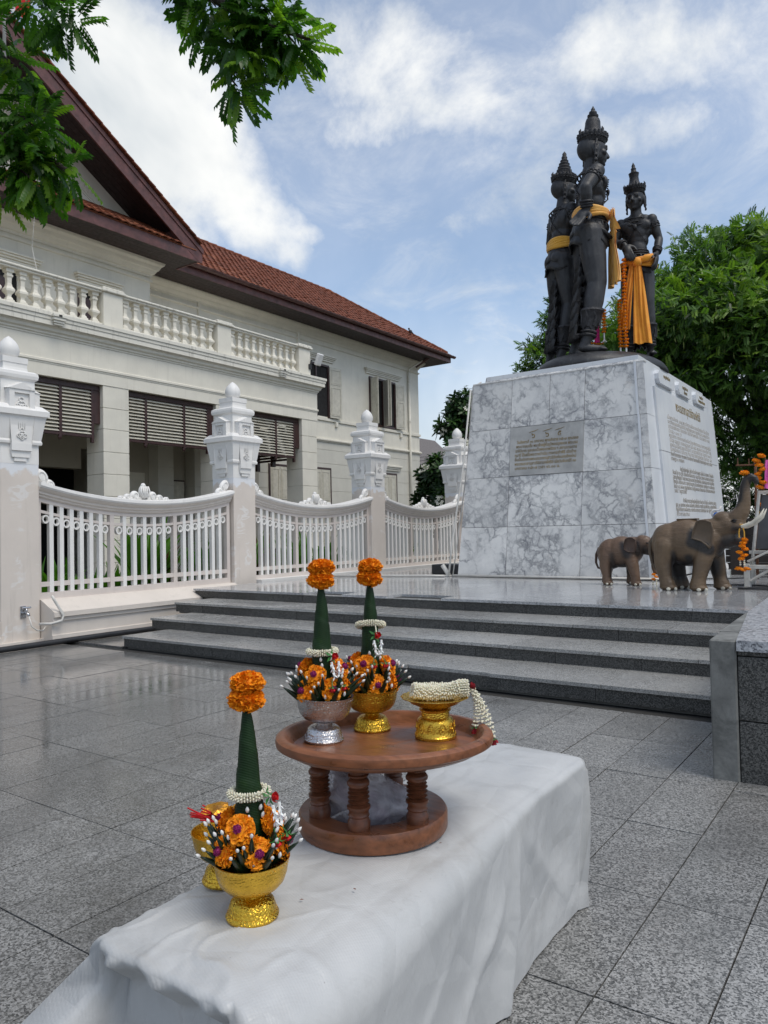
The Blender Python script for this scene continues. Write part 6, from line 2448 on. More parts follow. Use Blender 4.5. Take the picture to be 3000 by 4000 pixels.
K1 = king_root('tall bronze king seen in profile from behind, hand on hip, wearing a faded yellow sash', 0, (-4.01, 11.23, 3.875), R(128))
H1 = 3.89
make_king(K1, H1,
          ((-.078, .004, .700), (-.112, .052, .618), (-.092, .042, .545)), ((.078, .004, .700), (.112, .01, .605), (.098, -.03, .525)),
          [((-.036, .012, .470), (-.048, -.012, .272), (-.050, .018, .058), (-.060, -.046, .01)), ((.036, .010, .470), (.046, -.004, .272), (.050, .030, .058), (.066, -.030, .01))],
          headyaw=0.15, handR=((-.15, .55, -.82), (-.85, .5, .1), 1.05, .25, 1.3, -1), handL=((-.1, -.3, -1), (-1, 0, 0), 1.0, .4, 1.0, -1))
K2 = king_root('bronze king with back half turned, one hand raised beside the tall king', 1, (-4.62, 11.66, 3.885), R(142))
H2 = 3.53
make_king(K2, H2,
          ((-.078, .004, .700), (-.120, -.010, .610), (-.035, -.090, .690)), ((.078, .004, .700), (.125, .0, .61), (.11, -.06, .54)),
          [((-.036, .010, .470), (-.042, -.014, .272), (-.042, .016, .058), (-.052, -.046, .01)), ((.036, .010, .470), (.046, -.004, .272), (.048, .024, .058), (.062, -.034, .01))],
          headyaw=-.25, handR=((.15, -.2, 1), (.6, -.7, 0), 1.1, .2, 1.2, 1), handL=((0, -.4, -1), (-1, 0, 0), 1.0, .4, 1.0, -1))
K3 = king_root('bronze king facing out with lowered eyes, draped with a long saffron cloth', 2, (-3.47, 12.02, 3.885), R(10))
H3 = 3.10
make_king(K3, H3,
          ((-.080, .002, .700), (-.112, -.010, .605), (-.052, -.085, .560)), ((.080, .002, .700), (.112, .020, .600), (.104, -.030, .515)),
          [((-.036, .008, .470), (-.050, -.014, .272), (-.054, .012, .058), (-.072, -.050, .01)), ((.036, .008, .470), (.050, -.014, .272), (.056, .012, .058), (.078, -.048, .01))],
          headyaw=-.16, headpitch=.12, handR=((.35, -.35, -.85), (0, 1, -.2), 1.15, .35, 1.2, 1), handL=((-.05, -.3, -1), (-1, .1, 0), 1.1, .45, 1.0, -1))
for k_, ln in ((K1, 2.6), (K2, 2.3), (K3, .3)):
    k_.rotation_euler = (Matrix.Rotation(R(ln), 3, Vector((_f.x, _f.y, 0)).normalized()) @ k_.rotation_euler.to_matrix()).to_euler()
    if 'crown_kind' in k_: del k_['crown_kind']


# ------------------------------------------------------------------ cloths and garlands on the kings
def frame_of(root):
    return Matrix.Translation(root.location) @ root.rotation_euler.to_matrix().to_4x4()


def strip(name, label, cat, mat, rows, root_loc, extra=None, group=None, th=.012):
    """cloth hung through rows of points (world)"""
    n = len(rows[0])
    V = [p for r in rows for p in r]
    F = [(i * n + j, i * n + j + 1, (i + 1) * n + j + 1, (i + 1) * n + j) for i in range(len(rows) - 1) for j in range(n - 1)]
    return V, F


def waist_band(M4, H, z, w, mb, rx=.076, ry=.064, seed=1):
    rg = random.Random(seed)
    for k in range(5):
        pts = []
        for i in range(37):
            a = 2 * math.pi * i / 36
            pts.append(M4 @ (Vector((rx * math.cos(a), ry * math.sin(a) + .002, z + (k - 2) * w / 5 + .006 * math.sin(a * 2 + k * .9))) * H))
        mb.tube(pts, .0085 * H, 7, False)
    return mb


def hang(M4, H, x0, y0, z0, x1, y1, z1, w0, w1, folds, mb, n=18, rows=22, amp=.010):
    V, F = [], []
    for i in range(rows + 1):
        t = i / rows
        c = Vector((x0 + (x1 - x0) * t, y0 + (y1 - y0) * t, z0 + (z1 - z0) * t))
        w = w0 + (w1 - w0) * t ** .7
        for j in range(n + 1):
            u = j / n - .5
            off = amp * (.5 + t) * math.sin(u * folds * 6.283 + .8 * math.sin(t * 3)) + .006 * math.sin(u * 5 + t * 4)
            V.append(M4 @ (Vector((c.x + u * w, c.y - abs(off) - .004, c.z + .004 * math.sin(u * 11) * t)) * H))
    k = n + 1
    for i in range(rows):
        for j in range(n):
            F.append((i * k + j, i * k + j + 1, (i + 1) * k + j + 1, (i + 1) * k + j))
    m0 = len(V)
    mb.add(V, F)
    V2 = [tuple(Vector(v) + (M4.to_3x3() @ Vector((0, .006, 0))) * H) for v in V]
    mb.add(V2, [tuple(reversed(f)) for f in F])
    return mb


def sash(label, king, H, mat, fn):
    M4 = frame_of(king)
    t = thing('waist_sash', label, 'sash', tuple(king.location + Vector((0, 0, .53 * H))))
    mb = waist_band(M4, H, .548, .034, MB(), seed=int(H * 10))
    mb.build('band', mat, t, smooth=True)
    if fn:
        m2 = MB()
        fn(M4, m2)
        m2.build('tail', mat, t, smooth=True)
    return t


def t1(M4, m):
    hang(M4, H1, -.055, -.058, .560, -.045, -.068, .475, .045, .060, 1.5, m)
    hang(M4, H1, -.045, -.068, .485, -.040, -.074, .270, .050, .095, 2.0, m)


sash('faded yellow sash tied round the tall king with a hanging tail', K1, H1, MAT['paleyellow'], t1)
sash('ochre sash round the waist of the king with the raised hand', K2, H2, MAT['ochre'], lambda M4, m: hang(M4, H2, -.02, -.07, .53, -.02, -.08, .33, .03, .05, 1.5, m))


def t3(M4, m):
    hang(M4, H3, .012, -.088, .455, .030, -.104, .045, .026, .088, 2.0, m, rows=28)
    hang(M4, H3, -.018, -.084, .455, -.058, -.090, .130, .020, .055, 1.5, m, rows=22)
    k = len(m.v)
    m.sphere(M4 @ (Vector((.010, -.094, .462)) * H3), .024 * H3, 10, 8)
    for sg, ln in ((1, .075), (-1, .06)):
        c0 = Vector((.010 + sg * .01, -.094, .466)) * H3
        c1 = Vector((.010 + sg * ln, -.080, .488 if sg > 0 else .476)) * H3
        m.tube([M4 @ c0, M4 @ c0.lerp(c1, .5), M4 @ c1], [.010 * H3, .020 * H3, .012 * H3], 8)


tt = thing('saffron_cloth', 'long bright saffron cloth knotted at the waist of the facing king', 'cloth', tuple(K3.location + Vector((0, 0, 1.4))))
mb = waist_band(frame_of(K3), H3, .470, .030, MB(), rx=.092, ry=.080)
mb.build('band', MAT['saffron'], tt, smooth=True)
m2 = MB()
t3(frame_of(K3), m2)
m2.build('drape', MAT['saffron'], tt, smooth=True)

GAR = marigold_mesh(.040, 31, 60, 0, .55)
GAR2 = [marigold_mesh(.040, 41 + k, 60, 0, .55) for k in range(2)]


def flower_string(label, top, bottom, n, s=1.0, group='marigold strings on the kings', sway=.02, tail=True):
    g = thing('marigold_string', label, 'garland', top, group)
    top, bottom = Vector(top), Vector(bottom)
    MB().tube([top, bottom], .006, 5).build('cord', MAT['jasmine'], g)
    rg = random.Random(n)
    for i in range(n):
        t = (i + .5) / n
        p = top.lerp(bottom, t) + Vector((rg.uniform(-1, 1), rg.uniform(-1, 1), 0)) * sway * .5
        o = put('marigold', GAR2[i % 2], g, p, (rg.uniform(-.15, .15), rg.uniform(-.15, .15), rg.uniform(0, 6)), (s, s, s))
    if tail:
        m = MB().tube([bottom, bottom + Vector((0, 0, -.12))], .014, 6)
        for k in range(4):
            a = k * 1.57
            m.tube([bottom + Vector((0, 0, -.10)), bottom + Vector((.04 * math.cos(a), .04 * math.sin(a), -.15))], .008, 5)
        m.build('tassel', MAT['plume'], g)
    return g


M3 = frame_of(K3)
hp_ = M3 @ (Vector((-.052, -.115, .485)) * H3)
flower_string('long marigold string hanging from the facing king\'s hand to his feet', hp_, hp_ + Vector((.02, -.06, -1.42)), 26, 1.0)
flower_string('shorter marigold string beside the long one at the facing king\'s feet', hp_ + Vector((-.09, .02, -.62)), hp_ + Vector((-.07, -.05, -1.40)), 15, 1.0)
flower_string('marigold string with white tassel near the tall king\'s ankle', hp_ + Vector((-.36, .1, -.70)), hp_ + Vector((-.36, .06, -1.10)), 8, .95)
pk_ = thing('pink_ribbon', 'bright pink ribbon and flowers hanging behind the tall king\'s leg', 'ribbon', tuple(hp_ + Vector((-.5, .2, -1.2))))
m = MB()
hang(Matrix.Translation(hp_ + Vector((-.50, .2, -2.3))), 1.0, 0, 0, 1.50, -.02, 0, 1.10, .05, .09, 1.2, m, amp=.01)
m.build('ribbon', MAT['pinkcloth'], pk_, smooth=True)
for k in range(5):
    put('flower', GAR2[k % 2], pk_, hp_ + Vector((-.52 + .045 * (k - 2), .16, -1.22 + .02 * math.cos(k))), (0, 0, k), (.7, .7, .7))

# ------------------------------------------------------------------ carved elephants
def elephant_mat(name, a, b, dark):
    t = NT(name)
    p = t.pos()
    c = t.ramp(t.noise(p, 4.5, 7, .6), [(.3, a), (.7, b)])
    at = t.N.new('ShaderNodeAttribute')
    at.attribute_name = 'paint_shade'
    c = t.mix(t.sepz(at.outputs['Color'], 0), c, dark)  # dark airbrush paint, with some underside shade put into the colour too
    c = t.mix(t.mr(t.noise(p, 16, 6, .7), .6, .78, 0, .45), c, tuple(x * .35 for x in a))
    t.set(color=c, rough=t.mr(t.noise(p, 9, 4), .3, .7, .28, .46), spec=.45, normal=t.bump(t.math('ADD', t.noise(p, 26, 5), t.math('MULTIPLY', t.noise(t.pos((3, 3, 16), rot=(.3, .4, 0)), 3, 5, .6, .6), 2.0)), .45, .010))
    return t.mat


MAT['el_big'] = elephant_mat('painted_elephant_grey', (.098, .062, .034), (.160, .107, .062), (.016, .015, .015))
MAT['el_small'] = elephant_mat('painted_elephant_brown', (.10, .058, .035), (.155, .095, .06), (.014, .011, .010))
MAT['ivory'] = simple('ivory_paint', (.62, .58, .48), .45, var=.2, scale=16, dirt=.5)
MAT['elblack'] = simple('elephant_black_paint', (.014, .013, .013), .45, var=.3)


def segd(P, a, b):
    a, b = np.array(a, float), np.array(b, float)
    ab = b - a
    t = np.clip(((P - a) @ ab) / (ab @ ab), 0, 1)
    return np.linalg.norm(P - (a + t[:, None] * ab), axis=1)


def soft(d, r0, r1):
    return np.clip((r1 - d) / (r1 - r0), 0, 1)


def ear(name, parent, mat, pts, y_in, y_out, sg, trim=None):
    """flat hanging ear from an outline in x,z; thickness towards the outside, gently dished"""
    n = len(pts)
    cx = sum(p[0] for p in pts) / n
    cz_ = sum(p[1] for p in pts) / n
    rings = []
    for (f_, dy) in ((1.0, 0.0), (1.03, .5), (1.0, 1.0), (.86, .82), (.5, .62), (.05, .60)):
        rings.append([(cx + (x - cx) * f_, y_in + (y_out - y_in) * dy, cz_ + (z - cz_) * f_) for x, z in pts])
    m = MB().loft(rings, True, True)
    return m.build(name, mat, parent, smooth=True)


def big_elephant():
    root = thing('elephant_statue', 'large grey carved elephant with raised trunk and white tusks', 'elephant statue', (-2.1, 8.98, ZP))
    yc, yn, yf = 8.98, 8.835, 9.135
    S = SC()
    z0 = ZP
    S.ell((-2.30, yc, 1.00), (.215, .205, .245)).ell((-2.10, yc, 1.015), (.28, .225, .270)).ell((-1.92, yc, 1.045), (.22, .20, .235)).ell((-2.12, yc, 1.14), (.26, .15, .145))
    S.ell((-2.36, yc, 1.06), (.14, .15, .17))
    # head and neck
    S.cap((-1.92, yc, 1.13), (-1.74, yc, 1.17), .150, .128).ell((-1.69, yc, 1.20), (.150, .125, .125)).ell((-1.60, yc, 1.235), (.10, .10, .105)).ell((-1.73, yc, 1.275), (.11, .105, .085))
    S.ell((-1.70, yc, 1.055), (.13, .10, .105))
    # open lower jaw
    S.chain([(-1.70, yc, 1.03), (-1.60, yc, 1.015), (-1.565, yc, 1.055), (-1.575, yc, 1.085)], [.070, .045, .022, .014])
    # tusk sheaths
    for sg in (-1, 1):
        S.cap((-1.64, yc + sg * .055, 1.185), (-1.545, yc + sg * .072, 1.185), .050, .036)
    # raised trunk
    tr = [(-1.60, yc, 1.27), (-1.545, yc, 1.34), (-1.515, yc, 1.43), (-1.505, yc, 1.53), (-1.500, yc, 1.62), (-1.480, yc, 1.695), (-1.440, yc, 1.728), (-1.400, yc, 1.708), (-1.385, yc, 1.672)]
    S.chain(tr, [.100, .084, .070, .060, .052, .046, .040, .034, .030])
    # legs
    for (tx, ty, kx, ax, fx, fy, r0, r1) in ((-2.33, yc - .10, -2.355, -2.33, -2.31, yn, .135, .085), (-2.30, yc + .10, -2.28, -2.25, -2.235, yf, .13, .083),
                                         (-1.90, yc - .10, -1.935, -1.97, -1.985, yn - .01, .120, .085), (-1.87, yc + .09, -1.84, -1.815, -1.80, yf, .115, .083)):
        S.chain([(tx, ty, .98), (kx, (ty + fy) / 2, .79), (ax, fy, .62), (fx, fy, .545)], [r0, (r0 + r1) / 2 - .004, r1 - .008, r1 + .003])
        S.ell((fx + .008, fy, .515), (.100, .092, .036))
    S.ell((-2.12, yc, .885), (.24, .165, .11))

    def paint_shade(P):  # black airbrushed zones, widened so belly and jaw also carry painted shade
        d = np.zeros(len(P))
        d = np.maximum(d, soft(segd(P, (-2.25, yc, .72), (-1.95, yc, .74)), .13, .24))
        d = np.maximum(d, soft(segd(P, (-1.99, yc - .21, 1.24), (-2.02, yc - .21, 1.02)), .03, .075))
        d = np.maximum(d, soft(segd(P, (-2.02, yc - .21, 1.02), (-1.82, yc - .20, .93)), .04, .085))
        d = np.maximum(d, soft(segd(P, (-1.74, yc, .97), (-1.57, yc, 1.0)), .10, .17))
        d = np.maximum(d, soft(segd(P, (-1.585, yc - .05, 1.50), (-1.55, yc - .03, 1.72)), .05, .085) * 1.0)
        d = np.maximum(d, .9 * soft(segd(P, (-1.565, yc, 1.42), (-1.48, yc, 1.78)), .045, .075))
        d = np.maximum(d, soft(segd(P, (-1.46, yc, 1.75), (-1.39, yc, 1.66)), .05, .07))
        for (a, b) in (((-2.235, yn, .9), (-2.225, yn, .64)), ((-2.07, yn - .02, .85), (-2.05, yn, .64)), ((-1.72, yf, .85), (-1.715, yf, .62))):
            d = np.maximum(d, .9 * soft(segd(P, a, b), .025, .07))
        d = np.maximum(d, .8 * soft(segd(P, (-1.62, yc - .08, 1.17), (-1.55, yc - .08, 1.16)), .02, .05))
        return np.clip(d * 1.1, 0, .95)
    sh = wl(root)
    S.v = [(a - sh.x, b - sh.y, c - sh.z) for a, b, c in S.v]
    sculpt('body', S, .0105, MAT['el_big'], root, 4, lambda P: paint_shade(P + np.array(sh)))
    out = [(-1.965, 1.245), (-1.93, 1.262), (-1.87, 1.262), (-1.815, 1.235), (-1.80, 1.17), (-1.805, 1.08), (-1.815, 1.0), (-1.835, .955), (-1.87, .995), (-1.93, 1.04), (-2.02, 1.068), (-2.005, 1.14)]
    for sg in (-1, 1):
        e = ear('ear', root, MAT['el_big_p'], out, yc + sg * .165, yc + sg * .215, sg)
        o2 = MB().tube([(x + .0, yc + sg * .213, z) for x, z in out[7:] + out[:4]], .010, 6)
        o2.build('ear_rim', MAT['el_big_p'], e, smooth=True)
        MB().tube([(-1.57, yc + sg * .070, 1.185), (-1.50, yc + sg * .085, 1.190), (-1.42, yc + sg * .095, 1.225), (-1.35, yc + sg * .095, 1.285), (-1.305, yc + sg * .085, 1.375)], [.026, .026, .023, .018, .004], 12).build('tusk', MAT['ivory'], root, smooth=True)
        ey = MB().sphere((-1.60, yc + sg * .102, 1.243), (.020, .014, .014), 10, 8)
        ey.tube([(-1.635, yc + sg * .100, 1.245), (-1.60, yc + sg * .112, 1.266), (-1.572, yc + sg * .104, 1.258)], .007, 6)
        ey.build('eye', MAT['elblack'], root, smooth=True)
    MB().tube([(-2.475, yc, 1.10), (-2.525, yc - .01, 1.02), (-2.53, yc - .02, .90), (-2.505, yc - .03, .78), (-2.455, yc - .04, .715), (-2.39, yc - .05, .70)], [.026, .026, .022, .019, .022, .016], 10).build('tail', MAT['el_big_p'], root, smooth=True)
    for (fx, fy) in ((-2.31, yn), (-2.235, yf), (-1.985, yn - .01), (-1.80, yf)):
        for dx, dy in ((.02, -.086), (.088, -.045)):
            MB().sphere((fx + .008 + dx, fy + dy, .500), (.024 if dy < -.07 else .018, .010, .019), 10, 8).build('toenail', MAT['ivory'], root, smooth=True)
    MB().tube([(-1.66, yc - .055, 1.085), (-1.60, yc - .045, 1.065), (-1.572, yc - .02, 1.05), (-1.566, yc + .02, 1.05), (-1.60, yc + .045, 1.065)], .011, 8).build('lip', MAT['el_big_p'], root, smooth=True)
    MB().bbox(-2.22, -1.99, yc - .05, yc + .05, 1.272, 1.290, .006).build('back_cap', MAT['el_big_p'], root)
    return root


MAT['el_big_p'] = simple('elephant_grey_paint', (.10, .069, .043), .45, var=.25, scale=9, bump=.25, bscale=30, bdist=.006)
MAT['el_small_p'] = simple('elephant_brown_paint', (.075, .042, .028), .45, var=.3, scale=9, bump=.25, bscale=30, bdist=.006)
big_elephant()


def small_elephant():
    root = thing('elephant_statue', 'small brown carved elephant walking behind the large one', 'elephant statue', (-3.0, 9.5, ZP))
    yc = 9.5
    S = SC()
    S.ell((-3.17, yc, .87), (.175, .155, .195)).ell((-3.03, yc, .895), (.20, .165, .20)).ell((-2.91, yc, .915), (.15, .145, .17))
    S.cap((-2.90, yc, .96), (-2.78, yc, .985), .105, .095).ell((-2.755, yc, 1.0), (.105, .09, .10)).ell((-2.72, yc, .95), (.085, .075, .085)).ell((-2.78, yc, 1.045), (.07, .075, .06))
    S.chain([(-2.69, yc, .97), (-2.655, yc, .88), (-2.64, yc, .79), (-2.645, yc, .70), (-2.63, yc, .645), (-2.60, yc, .63)], [.062, .048, .038, .030, .025, .020])
    S.cap((-2.74, yc, .90), (-2.69, yc, .875), .045, .025)
    for (tx, ty, kx, fx, fy, r0, r1) in ((-3.20, yc - .07, -3.215, -3.19, yc - .115, .10, .058), (-3.22, yc + .07, -3.25, -3.28, yc + .12, .095, .058), (-2.91, yc - .07, -2.87, -2.835, yc - .115, .09, .058), (-2.92, yc + .07, -2.945, -2.965, yc + .12, .088, .056)):
        S.chain([(tx, ty, .84), (kx, (ty + fy) / 2, .71), (fx, fy, .58), (fx, fy, .53)], [r0, (r0 + r1) / 2, r1 - .004, r1 + .002])
        S.ell((fx + .006, fy, .508), (.070, .064, .027))

    def paint_shade(P):  # airbrushed dark zones; belly and inner legs include shade painted in
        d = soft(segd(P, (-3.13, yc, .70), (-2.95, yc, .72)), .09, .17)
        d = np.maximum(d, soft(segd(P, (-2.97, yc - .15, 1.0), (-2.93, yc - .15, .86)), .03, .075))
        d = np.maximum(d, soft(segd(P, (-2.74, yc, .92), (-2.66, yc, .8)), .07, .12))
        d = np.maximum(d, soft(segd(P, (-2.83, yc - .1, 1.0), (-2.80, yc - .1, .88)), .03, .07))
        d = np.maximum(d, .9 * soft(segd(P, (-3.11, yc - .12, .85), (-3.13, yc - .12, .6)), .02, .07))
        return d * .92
    sh = wl(root)
    S.v = [(a - sh.x, b - sh.y, c - sh.z) for a, b, c in S.v]
    sculpt('body', S, .0095, MAT['el_small'], root, 4, lambda P: paint_shade(P + np.array(sh)))
    out = [(-2.94, 1.055), (-2.90, 1.075), (-2.85, 1.07), (-2.815, 1.04), (-2.81, .98), (-2.82, .92), (-2.84, .885), (-2.88, .895), (-2.92, .905), (-2.955, .93), (-2.955, .99)]
    for sg in (-1, 1):
        e = ear('ear', root, MAT['el_small_p'], out, yc + sg * .118, yc + sg * .152, sg)
        MB().tube([(x, yc + sg * .151, z) for x, z in out[7:] + out[:4]], .007, 6).build('ear_rim', MAT['el_small_p'], e, smooth=True)
        MB().sphere((-2.695, yc + sg * .075, 1.005), (.014, .010, .010), 8, 6).build('eye', MAT['elblack'], root, smooth=True)
        MB().tube([(-2.685, yc + sg * .045, .90), (-2.655, yc + sg * .055, .875)], [.012, .004], 8).build('tusk', MAT['ivory'], root, smooth=True)
    MB().tube([(-3.325, yc, .95), (-3.365, yc, .86), (-3.372, yc, .76), (-3.345, yc, .69), (-3.30, yc - .01, .685)], [.018, .018, .016, .014, .016], 8).build('tail', MAT['el_small_p'], root, smooth=True)
    for (fx, fy) in ((-3.19, yc - .115), (-3.28, yc + .12), (-2.835, yc - .115), (-2.965, yc + .12)):
        for dx, dy in ((.008, -.060), (.056, -.034)):
            MB().sphere((fx + .006 + dx, fy + dy, .499), (.018, .010, .014), 8, 6).build('toenail', MAT['ivory'], root, smooth=True)


small_elephant()


# marigold garlands on and between the elephants
def petal_garland(label, top, n, dz, s, rg, straps=True):
    g = thing('flower_garland', label, 'garland', top)
    top = Vector(top)
    if straps:
        for dx in (-.022, .03):
            MB().tube([top + Vector((dx * .3, 0, .03)), top + Vector((dx, 0, -.06)), top + Vector((dx, 0, -.12))], .007, 5).build('strap', MAT['ochre'], g)
    for i in range(n):
        p = top + Vector((rg.uniform(-.022, .03), rg.uniform(-.02, .01), -.14 - dz * i))
        put('marigold', GAR2[i % 2], g, p, (rg.uniform(-.3, .3), rg.uniform(-.3, .3), rg.uniform(0, 6)), (s, s, s))
    b = top + Vector((0, 0, -.14 - dz * n))
    m = MB()
    for dx in (-.02, .02):
        for q in range(3):
            m.sphere(b + Vector((dx, 0, .01 - .022 * q)), .011, 8, 6)
    m.build('bead', MAT['jasmine'], g, smooth=True)
    for q in range(3):
        put('marigold', GAR2[q % 2], g, b + Vector((-.04 + .045 * q, 0, -.075 - .012 * (q == 1))), (.3, 0, q), (s, s, s * .8))
    return g


rg = random.Random(2)
petal_garland('marigold garland hanging from the big elephant\'s tusk', (-1.535, 8.885, 1.185), 7, .034, .95, rg)
g = petal_garland('small marigold garland hung at the small elephant\'s trunk', (-2.63, 9.47, .76), 3, .03, .7, rg, False)
o = put('marigold', GAR2[0], None, (-1.50, 8.975, 1.775), (.1, 0, 0), (1.25, 1.25, 1.25))
tag(o, 'orange marigold head balanced on the big elephant\'s raised trunk', 'flower')
# ------------------------------------------------------------------ foliage
def leaf_mat(name, a, b, trans=.35, rough=.42, scale=3.0):
    t = NT(name)
    p = t.pos()
    c = t.ramp(t.noise(p, scale, 4, .6), [(.3, a), (.7, b)])
    t.set(color=c, rough=rough, spec=.4)
    tl = t.N.new('ShaderNodeBsdfTranslucent')
    t.L.new(t.mix(1.0, c, (1.5, 1.7, .7), 'MULTIPLY'), tl.inputs[0])
    mx = t.N.new('ShaderNodeMixShader')
    mx.inputs[0].default_value = trans
    t.L.new(t.bsdf.outputs[0], mx.inputs[1])
    t.L.new(tl.outputs[0], mx.inputs[2])
    t.L.new(mx.outputs[0], t.N['Material Output'].inputs['Surface'])
    return t.mat


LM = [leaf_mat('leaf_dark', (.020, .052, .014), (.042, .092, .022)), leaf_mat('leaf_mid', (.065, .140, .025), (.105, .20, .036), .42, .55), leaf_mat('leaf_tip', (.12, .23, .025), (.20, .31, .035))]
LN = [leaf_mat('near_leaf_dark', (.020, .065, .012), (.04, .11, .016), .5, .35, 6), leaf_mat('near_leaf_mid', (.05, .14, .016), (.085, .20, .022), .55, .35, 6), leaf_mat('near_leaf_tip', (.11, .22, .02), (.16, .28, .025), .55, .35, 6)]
MAT['bark'] = simple('bark', (.075, .060, .048), .9, var=.45, scale=9, bump=.8, bscale=16, bdist=.03)


def frond(pairs, L, ll, lw, droop=.25, fold=.15):
    """pinnate leaf along +x; every leaflet a folded pointed blade"""
    V, F = [], []
    def blade(p, d, l, w):
        d = d / np.linalg.norm(d)
        s = np.cross(d, (0, 0, 1.0)); s /= max(np.linalg.norm(s), 1e-6)
        up = np.cross(s, d)
        k = len(V)
        V.extend([p, p + d * l * .45 + s * w * .5 + up * l * fold * .35, p + d * l - up * l * .12, p + d * l * .45 - s * w * .5 + up * l * fold * .35, p + d * l * .5])
        F.extend([(k, k + 4, k + 2, k + 1), (k, k + 3, k + 2, k + 4)])
    for i in range(pairs):
        t = (i + 1) / (pairs + .3)
        p = np.array((L * t, 0, -droop * L * t * t))
        for sg in (-1, 1):
            a = .95 - .25 * t
            d = np.array((math.cos(a), sg * math.sin(a), -.25 - .3 * t))
            blade(p, d, ll * (1 - .25 * abs(t - .5)), lw)
    p = np.array((L, 0, -droop * L))
    blade(p, np.array((1, 0, -.6)), ll, lw)
    # midrib
    k = len(V)
    for i in range(4):
        t = i / 3
        w = .010 * L * (1.4 - t)
        V.extend([np.array((L * t, w, -droop * L * t * t)), np.array((L * t, -w, -droop * L * t * t))])
    for i in range(3):
        F.append((k + 2 * i, k + 2 * i + 2, k + 2 * i + 3, k + 2 * i + 1))
    return np.array(V, dtype=np.float32), np.array(F, dtype=np.int32)


def scatter(tmpl, P, D, U, S):
    """copies of a template: position, axis, up, scale arrays"""
    V, F = tmpl
    D = D / np.linalg.norm(D, axis=1, keepdims=True)
    Y = np.cross(U, D)
    Y /= np.maximum(np.linalg.norm(Y, axis=1, keepdims=True), 1e-6)
    Zv = np.cross(D, Y)
    Rm = np.stack([D, Y, Zv], axis=2) * S[:, None, None]
    W = np.einsum('nij,kj->nki', Rm, V) + P[:, None, :]
    n, k = len(P), len(V)
    FF = F[None] + (np.arange(n) * k)[:, None, None]
    return W.reshape(-1, 3), FF.reshape(-1, F.shape[1])


def crown(name, mats, parent, lobes, tmpl, dens, seed, tip=.2, smin=.8, smax=1.25, eye=(0, 0, 1.2)):
    rs = np.random.RandomState(seed)
    Ps, Ds, Us, Ss, Ms = [], [], [], [], []
    for (cx, cy, cz_, rx, ry, rz, *tp) in lobes:
        n = int(dens * (rx * ry + ry * rz + rx * rz))
        d = rs.normal(size=(n, 3))
        d /= np.linalg.norm(d, axis=1, keepdims=True)
        d = d[(d[:, 1] < .30) | (rs.rand(n) < .22)]          # the hidden far side is thinner
        n = len(d)
        # lumpy shell
        lump = 1 + .22 * np.sin(d[:, 0] * 5 + cx) * np.sin(d[:, 1] * 6 + cy) + .18 * np.sin(d[:, 2] * 7 + cz_ * 2 + d[:, 0] * 4)
        r = (1 - .55 * rs.rand(n) ** 2.2) * lump
        p = np.array((cx, cy, cz_)) + d * r[:, None] * np.array((rx, ry, rz))
        out = d * np.array((1 / rx, 1 / ry, 1 / rz)) * min(rx, ry, rz)
        ax = out * .55 + rs.normal(size=(n, 3)) * .7
        ax[:, 2] += .05
        up = np.array((0, 0, 1.0)) + out * .6 + rs.normal(size=(n, 3)) * .25
        Ps.append(p); Ds.append(ax); Us.append(up); Ss.append(rs.uniform(smin, smax, n))
        tpv = tp[0] if tp else tip
        patch = np.sin(p[:, 0] * 2.1 + seed) * np.sin(p[:, 1] * 1.7) + np.sin(p[:, 2] * 2.9 + p[:, 0])
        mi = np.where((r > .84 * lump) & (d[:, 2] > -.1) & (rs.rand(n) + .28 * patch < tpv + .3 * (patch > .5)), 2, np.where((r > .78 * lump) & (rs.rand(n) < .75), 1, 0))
        Ms.append(mi)
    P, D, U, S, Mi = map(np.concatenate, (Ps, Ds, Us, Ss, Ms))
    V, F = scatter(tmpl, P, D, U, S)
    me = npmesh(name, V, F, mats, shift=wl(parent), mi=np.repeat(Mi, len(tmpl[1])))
    return put(name, me, parent)


def limbs(mb, pts, r0, r1, seg=9):
    n = len(pts)
    mb.tube(pts, [r0 + (r1 - r0) * i / (n - 1) for i in range(n)], seg)


def far_frond(pairs, L, ll, lw, droop=.3):
    V, F = [], []
    for i in range(pairs + 1):
        t = (i + 1) / (pairs + 1)
        p = np.array((L * t, 0, -droop * L * t * t))
        for sg in ((-1, 1) if i < pairs else (0,)):
            a = 1.25 - .45 * t
            d = np.array((math.cos(a), sg * math.sin(a), -.2 - .3 * t)) if sg else np.array((1, 0, -.6))
            d /= np.linalg.norm(d)
            s_ = np.cross(d, (0, 0, 1.0)); s_ /= np.linalg.norm(s_)
            k = len(V)
            V.extend([p, p + d * ll * .5 + s_ * lw * .5, p + d * ll, p + d * ll * .5 - s_ * lw * .5])
            F.append((k, k + 1, k + 2, k + 3))
    return np.array(V, dtype=np.float32), np.array(F, dtype=np.int32)


# --- big rain tree behind the monument
bt = thing('shade_tree', 'big spreading shade tree with feathery leaves behind the statues', 'tree', (-3.2, 24.5, 0))
m = MB()
limbs(m, [(-3.2, 24.5, -.1), (-3.25, 24.45, 1.2), (-3.3, 24.4, 2.6), (-3.4, 24.2, 3.8)], .55, .36, 12)
for q in (((-3.4, 24.2, 3.6), (-4.8, 23.6, 5.2), (-7.2, 22.6, 6.2), (-9.0, 21.8, 6.4)), ((-3.35, 24.3, 3.4), (-4.0, 22.6, 4.8), (-4.4, 20.8, 6.0)), ((-3.4, 24.2, 3.8), (-3.9, 24.6, 6.0), (-4.6, 24.8, 8.6)), ((-3.3, 24.3, 3.3), (-1.8, 24.0, 5.2), (.4, 24.0, 7.2)), ((-3.4, 24.2, 3.8), (-5.6, 23.8, 6.4), (-6.2, 23.8, 8.2))):
    limbs(m, q, .24, .05, 8)
